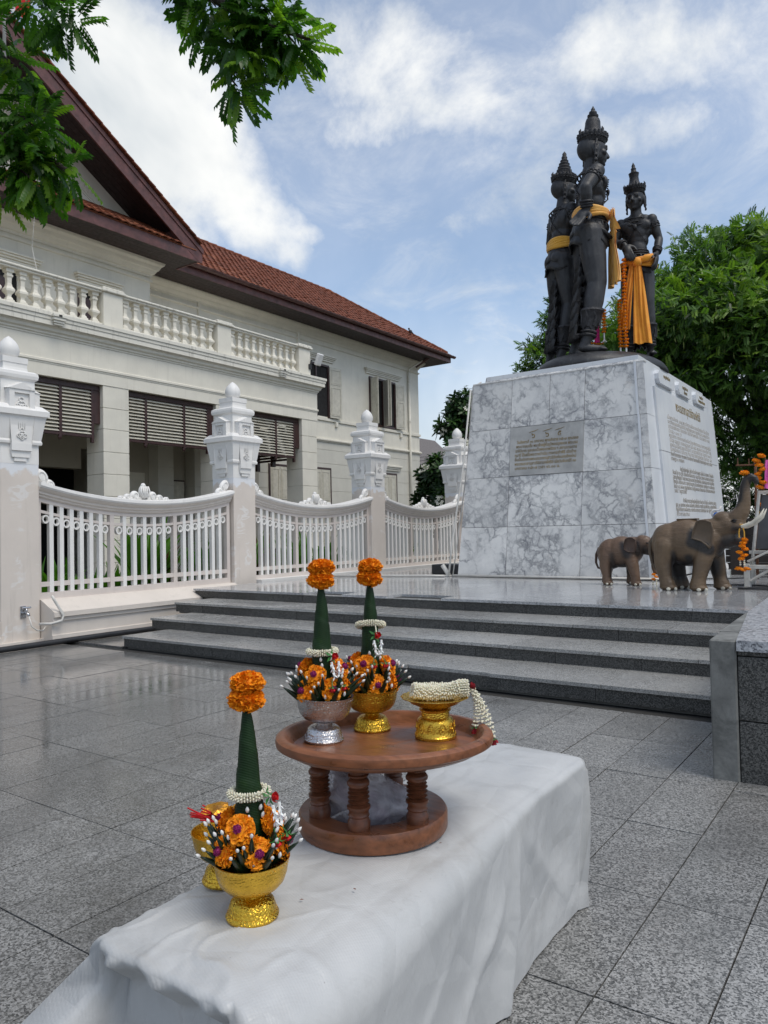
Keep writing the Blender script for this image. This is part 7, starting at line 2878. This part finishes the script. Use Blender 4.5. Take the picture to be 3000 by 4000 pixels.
m.build('trunk', MAT['bark'], bt, smooth=True)
FR = far_frond(7, .24, .085, .036, .15)
lobes = [(-9.1, 21.6, 6.2, .75, .8, .95), (-8.75, 21.8, 7.45, .42, .42, .75), (-7.9, 22.2, 5.7, 1.5, 1.3, 1.2), (-6.4, 22.6, 6.6, 1.5, 1.4, 1.2), (-6.1, 24.0, 7.8, 1.2, 1.4, 1.2), (-4.6, 24.9, 8.9, 1.5, 1.7, 1.4), (-3.0, 25.4, 9.0, 1.8, 1.8, 1.45),
         (-1.0, 25.6, 8.7, 2.3, 2.0, 1.6), (1.6, 25.4, 8.2, 2.6, 2.2, 2.0), (-4.5, 23.6, 7.4, 2.2, 1.6, 1.5, .05), (-2.2, 23.8, 7.6, 2.2, 1.8, 1.6, .05), (-4.6, 20.6, 6.5, 1.9, 1.3, 1.05, .4), (-2.7, 20.9, 6.1, 1.7, 1.3, 1.0, .4), (-5.9, 21.4, 6.0, 1.3, 1.2, 1.0, .3),
         (-3.9, 20.9, 5.2, 1.8, 1.2, .8, .12), (-1.0, 21.6, 5.4, 1.9, 1.4, 1.1, .2), (.9, 22.6, 6.2, 2.2, 1.8, 1.6), (-3.4, 22.4, 3.7, 1.6, 1.1, 1.2, .05), (-1.3, 22.2, 3.6, 2.0, 1.3, 1.5, .05), (1.4, 22.6, 4.0, 2.0, 1.4, 1.8, .05)]
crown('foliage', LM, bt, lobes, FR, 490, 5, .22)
# seed pods
m = MB()
pr_ = random.Random(6)
for k in range(160):
    lb = lobes[pr_.choice((3, 4, 9, 11, 12, 13, 15))]
    a = pr_.uniform(3.4, 6.0)
    p = Vector((lb[0] + lb[3] * math.cos(a) * .95, lb[1] + lb[4] * math.sin(a) * .98, lb[2] + lb[5] * pr_.uniform(-.7, .3)))
    L = pr_.uniform(.14, .24)
    dx = pr_.uniform(-.04, .04)
    m.add([p, p + Vector((.012, 0, -L * .5)), p + Vector((dx, 0, -L)), p + Vector((-.012, 0, -L * .5))], [(0, 1, 2, 3)])
m.build('seed_pod', leaf_mat('pod_green', (.20, .25, .06), (.28, .32, .09), .3), bt)
# --- lower dark trees closing the view behind the altar
for k, (nm, lab, base, lob) in enumerate((
        ('broadleaf_tree', 'dark leafy tree filling the shade behind the altar', (-2.2, 27.5, 0), [(-2.2, 27.5, 3.2, 2.4, 1.8, 2.2, .02), (-4.8, 27.8, 2.4, 1.8, 1.4, 1.7, .02), (.4, 27.2, 2.6, 2.2, 1.6, 2.2, .02)]),
        ('broadleaf_tree', 'dark leafy tree at the far right behind the shrine frames', (4.6, 24.5, 0), [(3.4, 24.2, 3.4, 2.6, 2.0, 2.8, .02), (6.2, 24.6, 3.2, 2.6, 2.0, 2.6, .02), (1.6, 25.6, 1.6, 1.8, 1.2, 1.5, .02)]),
        ('broadleaf_tree', 'dark leafy tree low behind the back of the pedestal', (-7.6, 27.5, 0), [(-7.4, 27.4, 2.6, 2.0, 1.6, 2.3, .02), (-5.6, 27.6, 1.5, 1.8, 1.2, 1.4, .02)]))):
    tt_ = thing(nm, lab, 'tree', base, 'dark trees behind the monument')
    m = MB()
    limbs(m, [(base[0], base[1], -.1), (base[0] + .1, base[1], 1.2), (base[0] - .1, base[1] + .1, 3.0)], .22, .08, 8)
    for lb in lob:
        limbs(m, [(base[0], base[1], 1.2), ((base[0] + lb[0]) / 2, lb[1], 1.6), (lb[0], lb[1], lb[2])], .10, .03, 6)
    m.build('trunk', MAT['bark'], tt_, smooth=True)
    crown('foliage', LM, tt_, lob, FR, 190, 40 + k, .02, .8, 1.2)

# --- tree overhanging from the left, trunk outside the view
nt_ = thing('overhanging_tree', 'leafy tree whose feathery branches hang into the sky above the gable', 'tree', (-5.4, .7, 0))
m = MB()
limbs(m, [(-5.4, .7, -.05), (-5.42, .75, 1.5), (-5.35, .9, 2.8), (-5.1, 1.2, 3.9), (-4.7, 1.6, 4.7)], .17, .08, 12)
B1 = [(-4.7, 1.6, 4.7), (-3.9, 2.1, 4.6), (-3.2, 2.6, 4.25), (-2.8, 2.85, 3.95), (-2.52, 3.02, 3.82)]
B2 = [(-5.1, 1.2, 3.9), (-4.8, 1.7, 4.35), (-4.2, 2.1, 4.4), (-3.75, 2.4, 4.2)]
B3 = [(-5.3, .95, 3.0), (-4.95, 1.6, 3.55), (-4.5, 2.15, 3.7), (-4.1, 2.42, 3.45), (-3.95, 2.52, 3.34)]
for b_ in (B1, B2, B3): limbs(m, b_, .05, .008, 7)
FN = frond(7, .165, .050, .027, .18, .2)
rs = np.random.RandomState(14)
Ps, Ds, Us, Ss, Ms = [], [], [], [], []


def spray(c, r, n, tipf, axis=(0, 0, -.2), smin=.8, smax=1.15):
    c = np.array(c)
    n = int(n * 1.75)
    d = rs.normal(size=(n, 3)); d /= np.linalg.norm(d, axis=1, keepdims=True)
    rad = rs.rand(n) ** .5
    p = c + d * rad[:, None] * np.array(r)
    ax = d * .8 + rs.normal(size=(n, 3)) * .35 + np.array(axis)
    Ps.append(p); Ds.append(ax); Us.append(np.array((0, 0, 1.)) + rs.normal(size=(n, 3)) * .35); Ss.append(rs.uniform(smin, smax, n))
    Ms.append(np.where(rs.rand(n) < tipf, 2, np.where(rs.rand(n) < .45, 1, 0)))


for a in ((-2.95, 2.72, 4.02, .16, 26, .05), (-2.80, 2.84, 3.93, .14, 30, .1), (-2.69, 2.93, 3.87, .10, 18, .35), (-2.62, 2.98, 3.82, .06, 10, .5), (-2.84, 2.82, 3.75, .13, 20, .12), (-2.88, 2.80, 3.60, .07, 11, .25), (-2.72, 2.90, 3.98, .12, 16, .2), (-3.1, 2.6, 4.25, .25, 24, .05)):
    spray(a[:3], (a[3],) * 3, a[4], a[5])
    m.tube([Vector(a[:3]) + Vector((-.05, -.05, .08)), Vector(a[:3])], [.008, .004], 5)
for a in ((-3.80, 2.36, 4.16, .11, 12, .05), (-3.95, 2.28, 4.24, .13, 12, .05), (-3.76, 2.40, 4.08, .06, 5, .05)):
    spray(a[:3], (a[3],) * 3, a[4], a[5])
for a in ((-4.22, 2.33, 3.98, .13, 22, .25), (-4.25, 2.32, 3.72, .15, 24, .2), (-4.14, 2.40, 3.62, .13, 22, .25), (-4.22, 2.35, 3.46, .17, 30, .3), (-4.12, 2.42, 3.42, .11, 22, .4), (-4.0, 2.50, 3.35, .06, 7, .6), (-4.15, 2.40, 3.30, .10, 12, .2), (-4.32, 2.26, 3.25, .09, 9, .5), (-4.5, 2.1, 3.7, .3, 40, .2), (-4.35, 2.2, 4.15, .18, 16, .2)):
    spray(a[:3], (a[3],) * 3, a[4], a[5], (0, 0, -.35))
    m.tube([Vector(a[:3]) + Vector((-.08, -.06, .08)), Vector(a[:3])], [.009, .004], 5)
m.build('trunk', MAT['bark'], nt_, smooth=True)
P_, D_, U_, S_, M_ = map(np.concatenate, (Ps, Ds, Us, Ss, Ms))
V, F = scatter(FN, P_, D_, U_, S_)
put('foliage', npmesh('foliage', V, F, LN, shift=wl(nt_), mi=np.repeat(M_, len(FN[1]))), nt_)

# --- frangipani beyond the fence
def rosette():
    V, F = [], []
    for k in range(10):
        a = k * 2.4
        el = .25 + .07 * k
        d = np.array((math.cos(a) * math.cos(el), math.sin(a) * math.cos(el), math.sin(el)))
        s = np.array((-math.sin(a), math.cos(a), 0))
        L, w = .26, .07
        q = len(V)
        for t, ww in ((0.05, .12), (.35, .75), (.65, 1.0), (.88, .6), (1.0, .05)):
            c = d * L * t + np.array((0, 0, -.05 * t * t))
            V.extend([c - s * w * ww * .5, c + s * w * ww * .5])
        for i in range(4):
            F.append((q + 2 * i, q + 2 * i + 1, q + 2 * i + 3, q + 2 * i + 2))
    return np.array(V, dtype=np.float32), np.array(F, dtype=np.int32)


def blossom():
    V, F = [], []
    rs_ = np.random.RandomState(3)
    for b in range(9):
        c = rs_.normal(size=3) * .05 + np.array((.0, 0, .06))
        for k in range(5):
            a = k * 1.2566 + b
            q = len(V)
            V.extend([c, c + np.array((.03 * math.cos(a - .4), .03 * math.sin(a - .4), .01)), c + np.array((.048 * math.cos(a), .048 * math.sin(a), .012)), c + np.array((.03 * math.cos(a + .4), .03 * math.sin(a + .4), .01))])
            F.append((q, q + 1, q + 2, q + 3))
    return np.array(V, dtype=np.float32), np.array(F, dtype=np.int32)


RO, BL = rosette(), blossom()
MAT['blossom'] = simple('frangipani_blossom', (.74, .73, .62), .5, var=.12, bump=0)
LF = leaf_mat('frangipani_leaf', (.010, .030, .012), (.025, .060, .018), .2)
LF2 = leaf_mat('frangipani_leaf_light', (.03, .08, .018), (.05, .11, .022), .25)


def frangipani(label, base, lobes, n, seed, nb):
    t = thing('frangipani_tree', label, 'tree', base, 'frangipani trees behind the fence')
    rs = np.random.RandomState(seed)
    m = MB()
    P, D = [], []
    limbs(m, [base, (base[0] + .05, base[1], base[2] + 1.2), (base[0] - .05, base[1] + .1, base[2] + 2.0)], .10, .06, 7)
    for (cx, cy, cz_, rx, ry, rz) in lobes:
        k = int(n * rx * rz * 4)
        d = rs.normal(size=(k, 3)); d /= np.linalg.norm(d, axis=1, keepdims=True)
        p = np.array((cx, cy, cz_)) + d * np.array((rx, ry, rz)) * (.6 + .45 * rs.rand(k))[:, None]
        P.append(p); D.append(d + np.array((0, 0, .6)))
        for q in range(0, k, 2):
            a = Vector((base[0], base[1], base[2] + 1.9))
            e_ = Vector(p[q])
            m.tube([a.lerp(Vector((cx, cy, cz_)), .4), Vector((cx, cy, cz_)).lerp(e_, .4), e_], [.035, .022, .014], 5)
    m.build('trunk', MAT['bark'], t, smooth=True)
    P, D = np.concatenate(P), np.concatenate(D)
    U = np.cross(D, rs.normal(size=D.shape))
    # the template's stalk is +z, so the frame's up is the branch direction
    ax = np.cross(D, U)
    V, F = scatter(RO, P, ax, D, rs.uniform(.8, 1.3, len(P)))
    put('foliage', npmesh('foliage', V, F, [LF, LF2], shift=wl(t), mi=np.repeat((rs.rand(len(P)) < .4).astype(int), len(RO[1]))), t)
    idx = rs.permutation(len(P))[:nb]
    V, F = scatter(BL, P[idx] + D[idx] / np.linalg.norm(D[idx], axis=1, keepdims=True) * .1, ax[idx], D[idx], rs.uniform(.9, 1.4, nb))
    put('blossom', npmesh('blossom', V, F, MAT['blossom'], shift=wl(t)), t)


frangipani('tall frangipani with white blossom rising behind the last fence pillar', (-10.0, 18.2, 0), [(-9.75, 17.7, 4.45, .45, .5, .42), (-10.05, 17.5, 4.05, .38, .4, .35), (-9.95, 17.5, 3.45, .22, .3, .3)], 75, 3, 16)
frangipani('low bushy frangipani with white blossom between museum and fence', (-11.4, 19.0, 0), [(-11.3, 18.8, 2.85, .62, .5, .55), (-11.35, 18.8, 2.2, .7, .5, .6), (-11.0, 18.9, 1.6, .6, .5, .6)], 75, 8, 22)

# --- strap-leaved plants behind the pickets
def strap_leaf(L, w, bend):
    V, F = [], []
    for i in range(6):
        t = i / 5
        ww = w * (.35 + 1.3 * t * (1 - t) * 2.2) * (1 if t < 1 else .05)
        c = np.array((L * bend * t * t, 0, L * (t - .28 * bend * t * t)))
        V.extend([c + np.array((0, -ww * .5, .0)), c + np.array((-.010, 0, -.012)), c + np.array((0, ww * .5, 0))])
    for i in range(5):
        for j in range(2):
            b = 3 * i + j
            F.append((b, b + 1, b + 4, b + 3))
    return V, F


PLM = [leaf_mat('ginger_leaf', (.05, .15, .015), (.10, .25, .022), .4), leaf_mat('red_cordyline_leaf', (.07, .02, .014), (.10, .05, .02), .25)]
pcol = random.Random(31)
names = ['leafy green plant behind the fence beside the tap pillar', 'arching green plant behind the first fence panel', 'broad green plant in front of the museum column', 'tall bright green plant behind the middle of the first panel', 'green plant with a reddish stem behind the first panel', 'upright green plant beside the second pillar',
         'dense green plant just past the second pillar', 'tall green plant behind the second panel', 'yellow tinged green plant behind the second panel', 'spreading green plant behind the second panel', 'dark green plant beside the third pillar', 'green plant behind the third panel', 'slim green plant behind the third panel']
spots = [(-9.3, 5.1, .9), (-9.5, 5.75, .95), (-9.3, 6.3, .85), (-9.3, 7.0, 1.45), (-9.45, 7.45, 1.25), (-9.3, 8.15, 1.15), (-9.3, 8.8, 1.25), (-9.35, 9.4, 1.3), (-9.2, 10.0, 1.2), (-9.3, 10.7, 1.25), (-9.3, 11.3, 1.1), (-9.2, 12.4, 1.15), (-9.2, 13.3, 1.1)]
for k, (x, y, h) in enumerate(spots):
    t = thing('border_plant', names[k], 'plant', (x, y, 0), 'plants growing behind the fence')
    V, F, Mi = [], [], []
    for q in range(44):
        L = h * pcol.uniform(.6, 1.15)
        v, f = strap_leaf(L, pcol.uniform(.07, .12), pcol.uniform(.12, .6))
        a = pcol.uniform(0, 6.283)
        ca, sa = math.cos(a), math.sin(a)
        o = len(V)
        dx, dy = pcol.uniform(-.16, .16), pcol.uniform(-.22, .22)
        V.extend([(ca * p[0] - sa * p[1] + dx, sa * p[0] + ca * p[1] + dy, p[2]) for p in v])
        F.extend([tuple(i + o for i in ff) for ff in f])
        Mi.extend([1 if (k in (4, 7) and q % 3 == 0) else 0] * len(f))
    put('leaves', npmesh('leaves', V, F, PLM, smooth=True, mi=Mi), t)

# ------------------------------------------------------------------ flag, far pillar, far house, wires
fg = thing('flag', 'edge of a red and white flag hanging among the leaves', 'flag', (-8.7, 4.7, 7.4))
m = MB()
for c_, (a, b_) in enumerate(((0, .13), (.13, .3))):
    V, F = [], []
    for i in range(7):
        for j in range(3):
            u, w_ = i / 6, a + (b_ - a) * j / 2
            V.append((-8.70 + w_ * .9, 4.68 + w_ * .6 + .04 * math.sin(u * 5), 8.2 - .72 * u + .05 * math.sin(w_ * 20)))
    F = [(3 * i + j, 3 * i + j + 1, 3 * i + j + 4, 3 * i + j + 3) for i in range(6) for j in range(2)]
    MB().add(V, F).build('flag_stripe', (MAT['fwhite'], MAT['rose'])[c_], fg, smooth=True)
MB().tube([(-8.72, 4.66, 6.9), (-8.72, 4.66, 9.2)], .02, 8).build('pole', MAT['pvc'], fg, smooth=True)
o = copy_tree(pil0)
o.location = (-17.25, 27.6, 0)
o['label'] = 'distant white gate pillar seen between the museum corner and the bushes'
hs = thing('far_house', 'distant house gable with grey tiled roof beyond the museum corner', 'house', (-29.0, 44.5, 0))
MB().box(-33, -27.2, 43, 49, 0, 5.6).build('wall', MAT['greywall'], hs)
MB().add([(-27.0, 42.4, 5.4), (-27.0, 49.5, 5.4), (-30.0, 46, 8.2), (-33.4, 42.4, 5.4), (-33.4, 49.5, 5.4), (-27.0, 42.4, 5.3), (-30.0, 42.4, 8.1), (-33.4, 42.4, 5.3), (-30.0, 42.4, 8.2), (-30, 49.5, 8.2)],
         [(0, 1, 9, 8), (8, 9, 4, 3), (0, 8, 3)]).build('roof', simple('grey_roof_tiles', (.14, .125, .12), .8, var=.3, scale=12), hs)
for k in range(4):
    m = MB().tube([(-40, 36 + .2 * k, 5.75 - .22 * k + .1), (-23, 38.5, 5.7 - .22 * k), (-8, 41, 5.8 - .22 * k)], .012, 4)
    tag(m.build('power_line', MAT['black']), ('topmost', 'second', 'third', 'lowest')[k] + ' of four thin cables crossing behind the frangipani', 'cable', 'overhead cables')

# ------------------------------------------------------------------ shrine furniture at the right
MAT['darkwood'] = wood('dark_table_wood', (.030, .022, .018), .55)
MAT['whiteframe'] = simple('chipped_white_frame', (.60, .58, .53), .5, var=.15, dirt=.55, dirtc=(.16, .07, .03), dscale=7)
MAT['rust'] = simple('rusty_iron', (.12, .055, .03), .8, .3, var=.5, scale=20)
al = thing('altar_table', 'long dark wooden altar table laden with offerings', 'table', (-1.2, 12.4, ZP))
for k in range(4):
    piece('top_plank', MAT['darkwood'], al, -2.55, .9, 12.0 + .2 * k + .002, 12.2 + .2 * k - .002, 1.255, 1.30)
for k in range(7):
    piece('front_board', MAT['darkwood'], al, -2.30, .85, 12.03, 12.06, .56 + .098 * k, .65 + .098 * k)
for x in (-2.12, -.4, .8):
    piece('leg', MAT['darkwood'], al, x - .09, x + .09, 11.90, 12.02, ZP + .001, 1.25)
    piece('leg', MAT['darkwood'], al, x - .07, x + .07, 12.66, 12.8, ZP + .001, 1.25)
pb = thing('drink_bottle', 'small clear bottle of red drink with a straw on the altar', 'bottle', (-2.13, 12.15, 1.301))
MB().lathe([(.045, 0), (.05, .01), (.05, .12), (.046, .15), (.028, .19), (.02, .21)], 18).build('bottle', simple('red_drink', (.45, .015, .04), .15, var=.1, bump=0), pb, smooth=.7, local=True)
MB().lathe([(.022, .21), (.023, .235), (.001, .238)], 14).build('cap', MAT['fwhite'], pb, smooth=.7, local=True)
MB().lathe([(.0505, .045), (.0508, .05), (.0508, .085), (.0505, .09)], 18).build('paper_band', MAT['fwhite'], pb, smooth=.7, local=True)
MB().tube([(0, 0, .23), (-.02, .0, .36)], .006, 6).build('straw', MAT['fwhite'], pb, local=True)
gb = thing('glass_pot', 'little blue and white pot at the near end of the altar', 'pot', (-2.42, 12.12, 1.301))
MB().lathe([(.05, 0), (.055, .02), (.05, .08), (.035, .10)], 16).build('pot', simple('blue_glaze', (.02, .12, .45), .2, var=.2), gb, smooth=True, local=True)
MB().tube([(-.05, 0, .03), (-.085, 0, .10), (-.04, 0, .14), (.03, 0, .13), (.06, 0, .19)], .016, 8).build('handle', MAT['fwhite'], gb, smooth=True, local=True)
pr2 = random.Random(77)
for k in range(5):
    x = -2.25 + .055 * k
    f_ = thing('food_offering', ('round pale cake', 'brown wrapped cake', 'white rice dumpling', 'dark bean cake', 'cream paper parcel')[k] + ' in the row of small offerings on the altar edge', 'food', (x - .02, 12.10, 1.301), 'small food offerings on the altar')
    mm = MB().sphere((0, 0, .03), (.034, .03, .03 + .008 * (k % 2)), 12, 8)
    mm.build('cake', (MAT['jasmine'], MAT['wood'], MAT['fwhite'], MAT['mahog'], MAT['louvre'])[k], f_, smooth=True, local=True)
    MB().tube([(.034 * math.cos(a), .03 * math.sin(a), .012) for a in [i * .5236 for i in range(13)]], .007, 5, False).build('paper_cup', MAT['paleyellow'], f_, smooth=True, local=True)
for k, (x, y, s_) in enumerate(((-1.80, 12.2, 1.0), (-1.66, 12.3, 1.25), (-1.52, 12.2, 1.1))):
    make_bowl('offering_bowl', ('low gold bowl behind the elephant\'s trunk on the altar', 'tall gold bowl at the back of the altar beside the white frame', 'gold bowl under the marigolds on the altar')[k], (x, y, 1.301), MAT['gold'], MAT['gold2'], s_ * (.9 if k != 1 else 1.5))
    for q in range(4):
        o = put('marigold', GAR2[q % 2], None, (x + .05 * math.cos(q * 1.7), y - .03 + .04 * math.sin(q * 2.1), 1.301 + (.14 if k != 1 else .21) * s_ + .035 * q), (0, 0, q), (.9, .9, .9))
        tag(o, ('lowest', 'second', 'third', 'topmost')[q] + (' marigold heaped in the low gold altar bowl', ' marigold heaped in the tall gold altar bowl', ' marigold heaped in the gold altar bowl nearest the frame')[k], 'flower', 'marigolds heaped in the altar bowls')
# rusty candle rack
rk = thing('candle_rack', 'rusty iron candle rack with upright spikes above the altar', 'rack', (-1.56, 11.0, ZP))
MB().tube([(-1.72, 11.0, ZP), (-1.70, 11.0, 1.98)], .018, 8).build('post', MAT['rust'], rk, smooth=True)
MB().tube([(-1.92, 10.9, 2.0), (-1.2, 10.95, 1.975)], .012, 6).tube([(-1.90, 11.15, 2.02), (-1.2, 11.15, 1.99)], .012, 6).tube([(-1.92, 10.9, 2.0), (-1.90, 11.15, 2.02)], .010, 6).tube([(-1.55, 10.92, 1.985), (-1.55, 11.15, 2.0)], .010, 6).build('rail', MAT['rust'], rk)
for k in range(7):
    MB().tube([(-1.90 + .1 * k, 10.91 + .22 * (k % 2), 2.0), (-1.90 + .1 * k, 10.91 + .22 * (k % 2), 2.10)], [.010, .007], 6).build('spike', MAT['rust'], rk)
# A-frame with a grey board, solar panel on a rusty stand
af = thing('sign_frame', 'white metal easel frame holding a blank grey board', 'frame', (-1.3, 9.75, ZP))
for (a, b_) in (((-1.60, 9.70, ZP), (-1.475, 9.74, 1.58)), ((-.95, 9.70, ZP), (-1.02, 9.74, 1.58)), ((-1.40, 10.2, ZP), (-1.43, 9.80, 1.56)), ((-1.1, 10.2, ZP), (-1.08, 9.80, 1.56))):
    MB().tube([a, b_], .020, 6).build('leg', MAT['whiteframe'], af)
MB().bbox(-1.49, -1.0, 9.725, 9.765, 1.56, 1.60, .004).build('top_rail', MAT['whiteframe'], af)
MB().bbox(-1.60, -.98, 9.70, 9.73, .86, .90, .004).build('bottom_rail', MAT['whiteframe'], af)
MB().add([(-1.53, 9.735, .92), (-.99, 9.735, .92), (-1.02, 9.755, 1.55), (-1.45, 9.755, 1.55), (-1.53, 9.75, .92), (-.99, 9.75, .92), (-1.02, 9.77, 1.55), (-1.45, 9.77, 1.55)], [(0, 1, 2, 3), (7, 6, 5, 4), (0, 4, 5, 1), (1, 5, 6, 2), (2, 6, 7, 3), (3, 7, 4, 0)]).build('board', simple('grey_board', (.09, .09, .095), .6), af)
spn = thing('solar_panel', 'small tilted solar panel on a chipped white stand', 'solar panel', (-1.4, 9.5, ZP))
SM = Matrix.Translation((-1.57, 9.42, .77)) @ Matrix.Rotation(.10, 4, 'Z') @ Matrix.Rotation(R(-28), 4, 'Y')
MB().bbox(0, .75, 0, .50, 0, .025, .004).xf(SM).build('panel_frame', MAT['whiteframe'], spn)
MAT['cell'] = simple('solar_cell', (.008, .011, .03), .12, var=.3)
for i in range(6):
    for j in range(4):
        MB().box(.02 + .118 * i, .132 + .118 * i, .02 + .115 * j, .128 + .115 * j, .0255, .028).xf(SM).build('cell', MAT['cell'], spn)
for (x, y, z) in ((-1.585, 9.44, .76), (-1.60, 9.90, .76), (-.98, 9.44, 1.05), (-.98, 9.92, 1.05)):
    MB().bbox(x - .03, x + .03, y - .02, y + .02, ZP + .001, z, .004).build('leg', MAT['whiteframe'], spn)
MB().bbox(-1.56, -.95, 9.41, 9.44, .70, .745, .004).build('rail', MAT['whiteframe'], spn)
MB().tube([(-1.55, 9.43, .56), (-1.0, 9.43, .92)], .018, 5).build('brace', MAT['whiteframe'], spn)
# pink bow with marigolds on the frame
pkb = thing('pink_bow', 'bright pink ribbon hung with a marigold garland on the easel top', 'ribbon', (-1.37, 9.68, 1.6))
m = MB()
hang(Matrix.Translation((-1.36, 9.66, 0)), 1.0, 0, 0, 1.95, .0, 0, 1.62, .05, .09, 1.0, m, amp=.01)
m.build('ribbon', cloth('pink_satin', (.80, .10, .45), (.88, .2, .55)), pkb, smooth=True)
for k in range(8):
    put('marigold', GAR2[k % 2], pkb, (-1.45 + .035 * math.sin(k * 1.9), 9.66, 1.64 + .052 * k), (0, .3, k), (1.15, 1.15, 1.1))
# cables on the wet floor
cr_ = random.Random(9)
for k, lab in enumerate(('loose black cable loop below the solar panel', 'black cable trailing behind the big elephant', 'black cable running from the elephant to the altar')):
    pts = []
    if k == 0:
        for i in range(40):
            a = i * .5
            pts.append((-1.35 + (.24 + .02 * math.sin(i)) * math.cos(a) * 1.2, 9.25 + .12 * math.sin(a) + .02 * math.sin(i * .7), ZP + .010 + .002 * (i % 5)))
    elif k == 1:
        pts = [(-2.6 + .07 * i, 9.75 + .05 * math.sin(i * .6), ZP + .009) for i in range(20)]
    else:
        pts = [(-2.45 + .05 * i, 10.6 + .05 * i + .05 * math.sin(i * .5), ZP + .009) for i in range(22)]
    tag(MB().tube(pts, .009, 6).build('floor_cable', MAT['black'], smooth=True), lab, 'cable', 'cables on the platform floor')
sp_ = thing('uplight', 'small white spotlight on the floor behind the big elephant', 'spotlight', (-2.22, 11.2, ZP))
MB().tube([(-2.30, 11.2, ZP + .14), (-2.12, 11.17, ZP + .16)], [.055, .045], 12).build('lamp_head', MAT['fwhite'], sp_, smooth=.7)
MB().tube([(-2.22, 11.2, ZP + .002), (-2.22, 11.2, ZP + .12)], .015, 6).bbox(-2.28, -2.16, 11.14, 11.26, ZP + .001, ZP + .015, .003).build('bracket', MAT['pvc'], sp_)
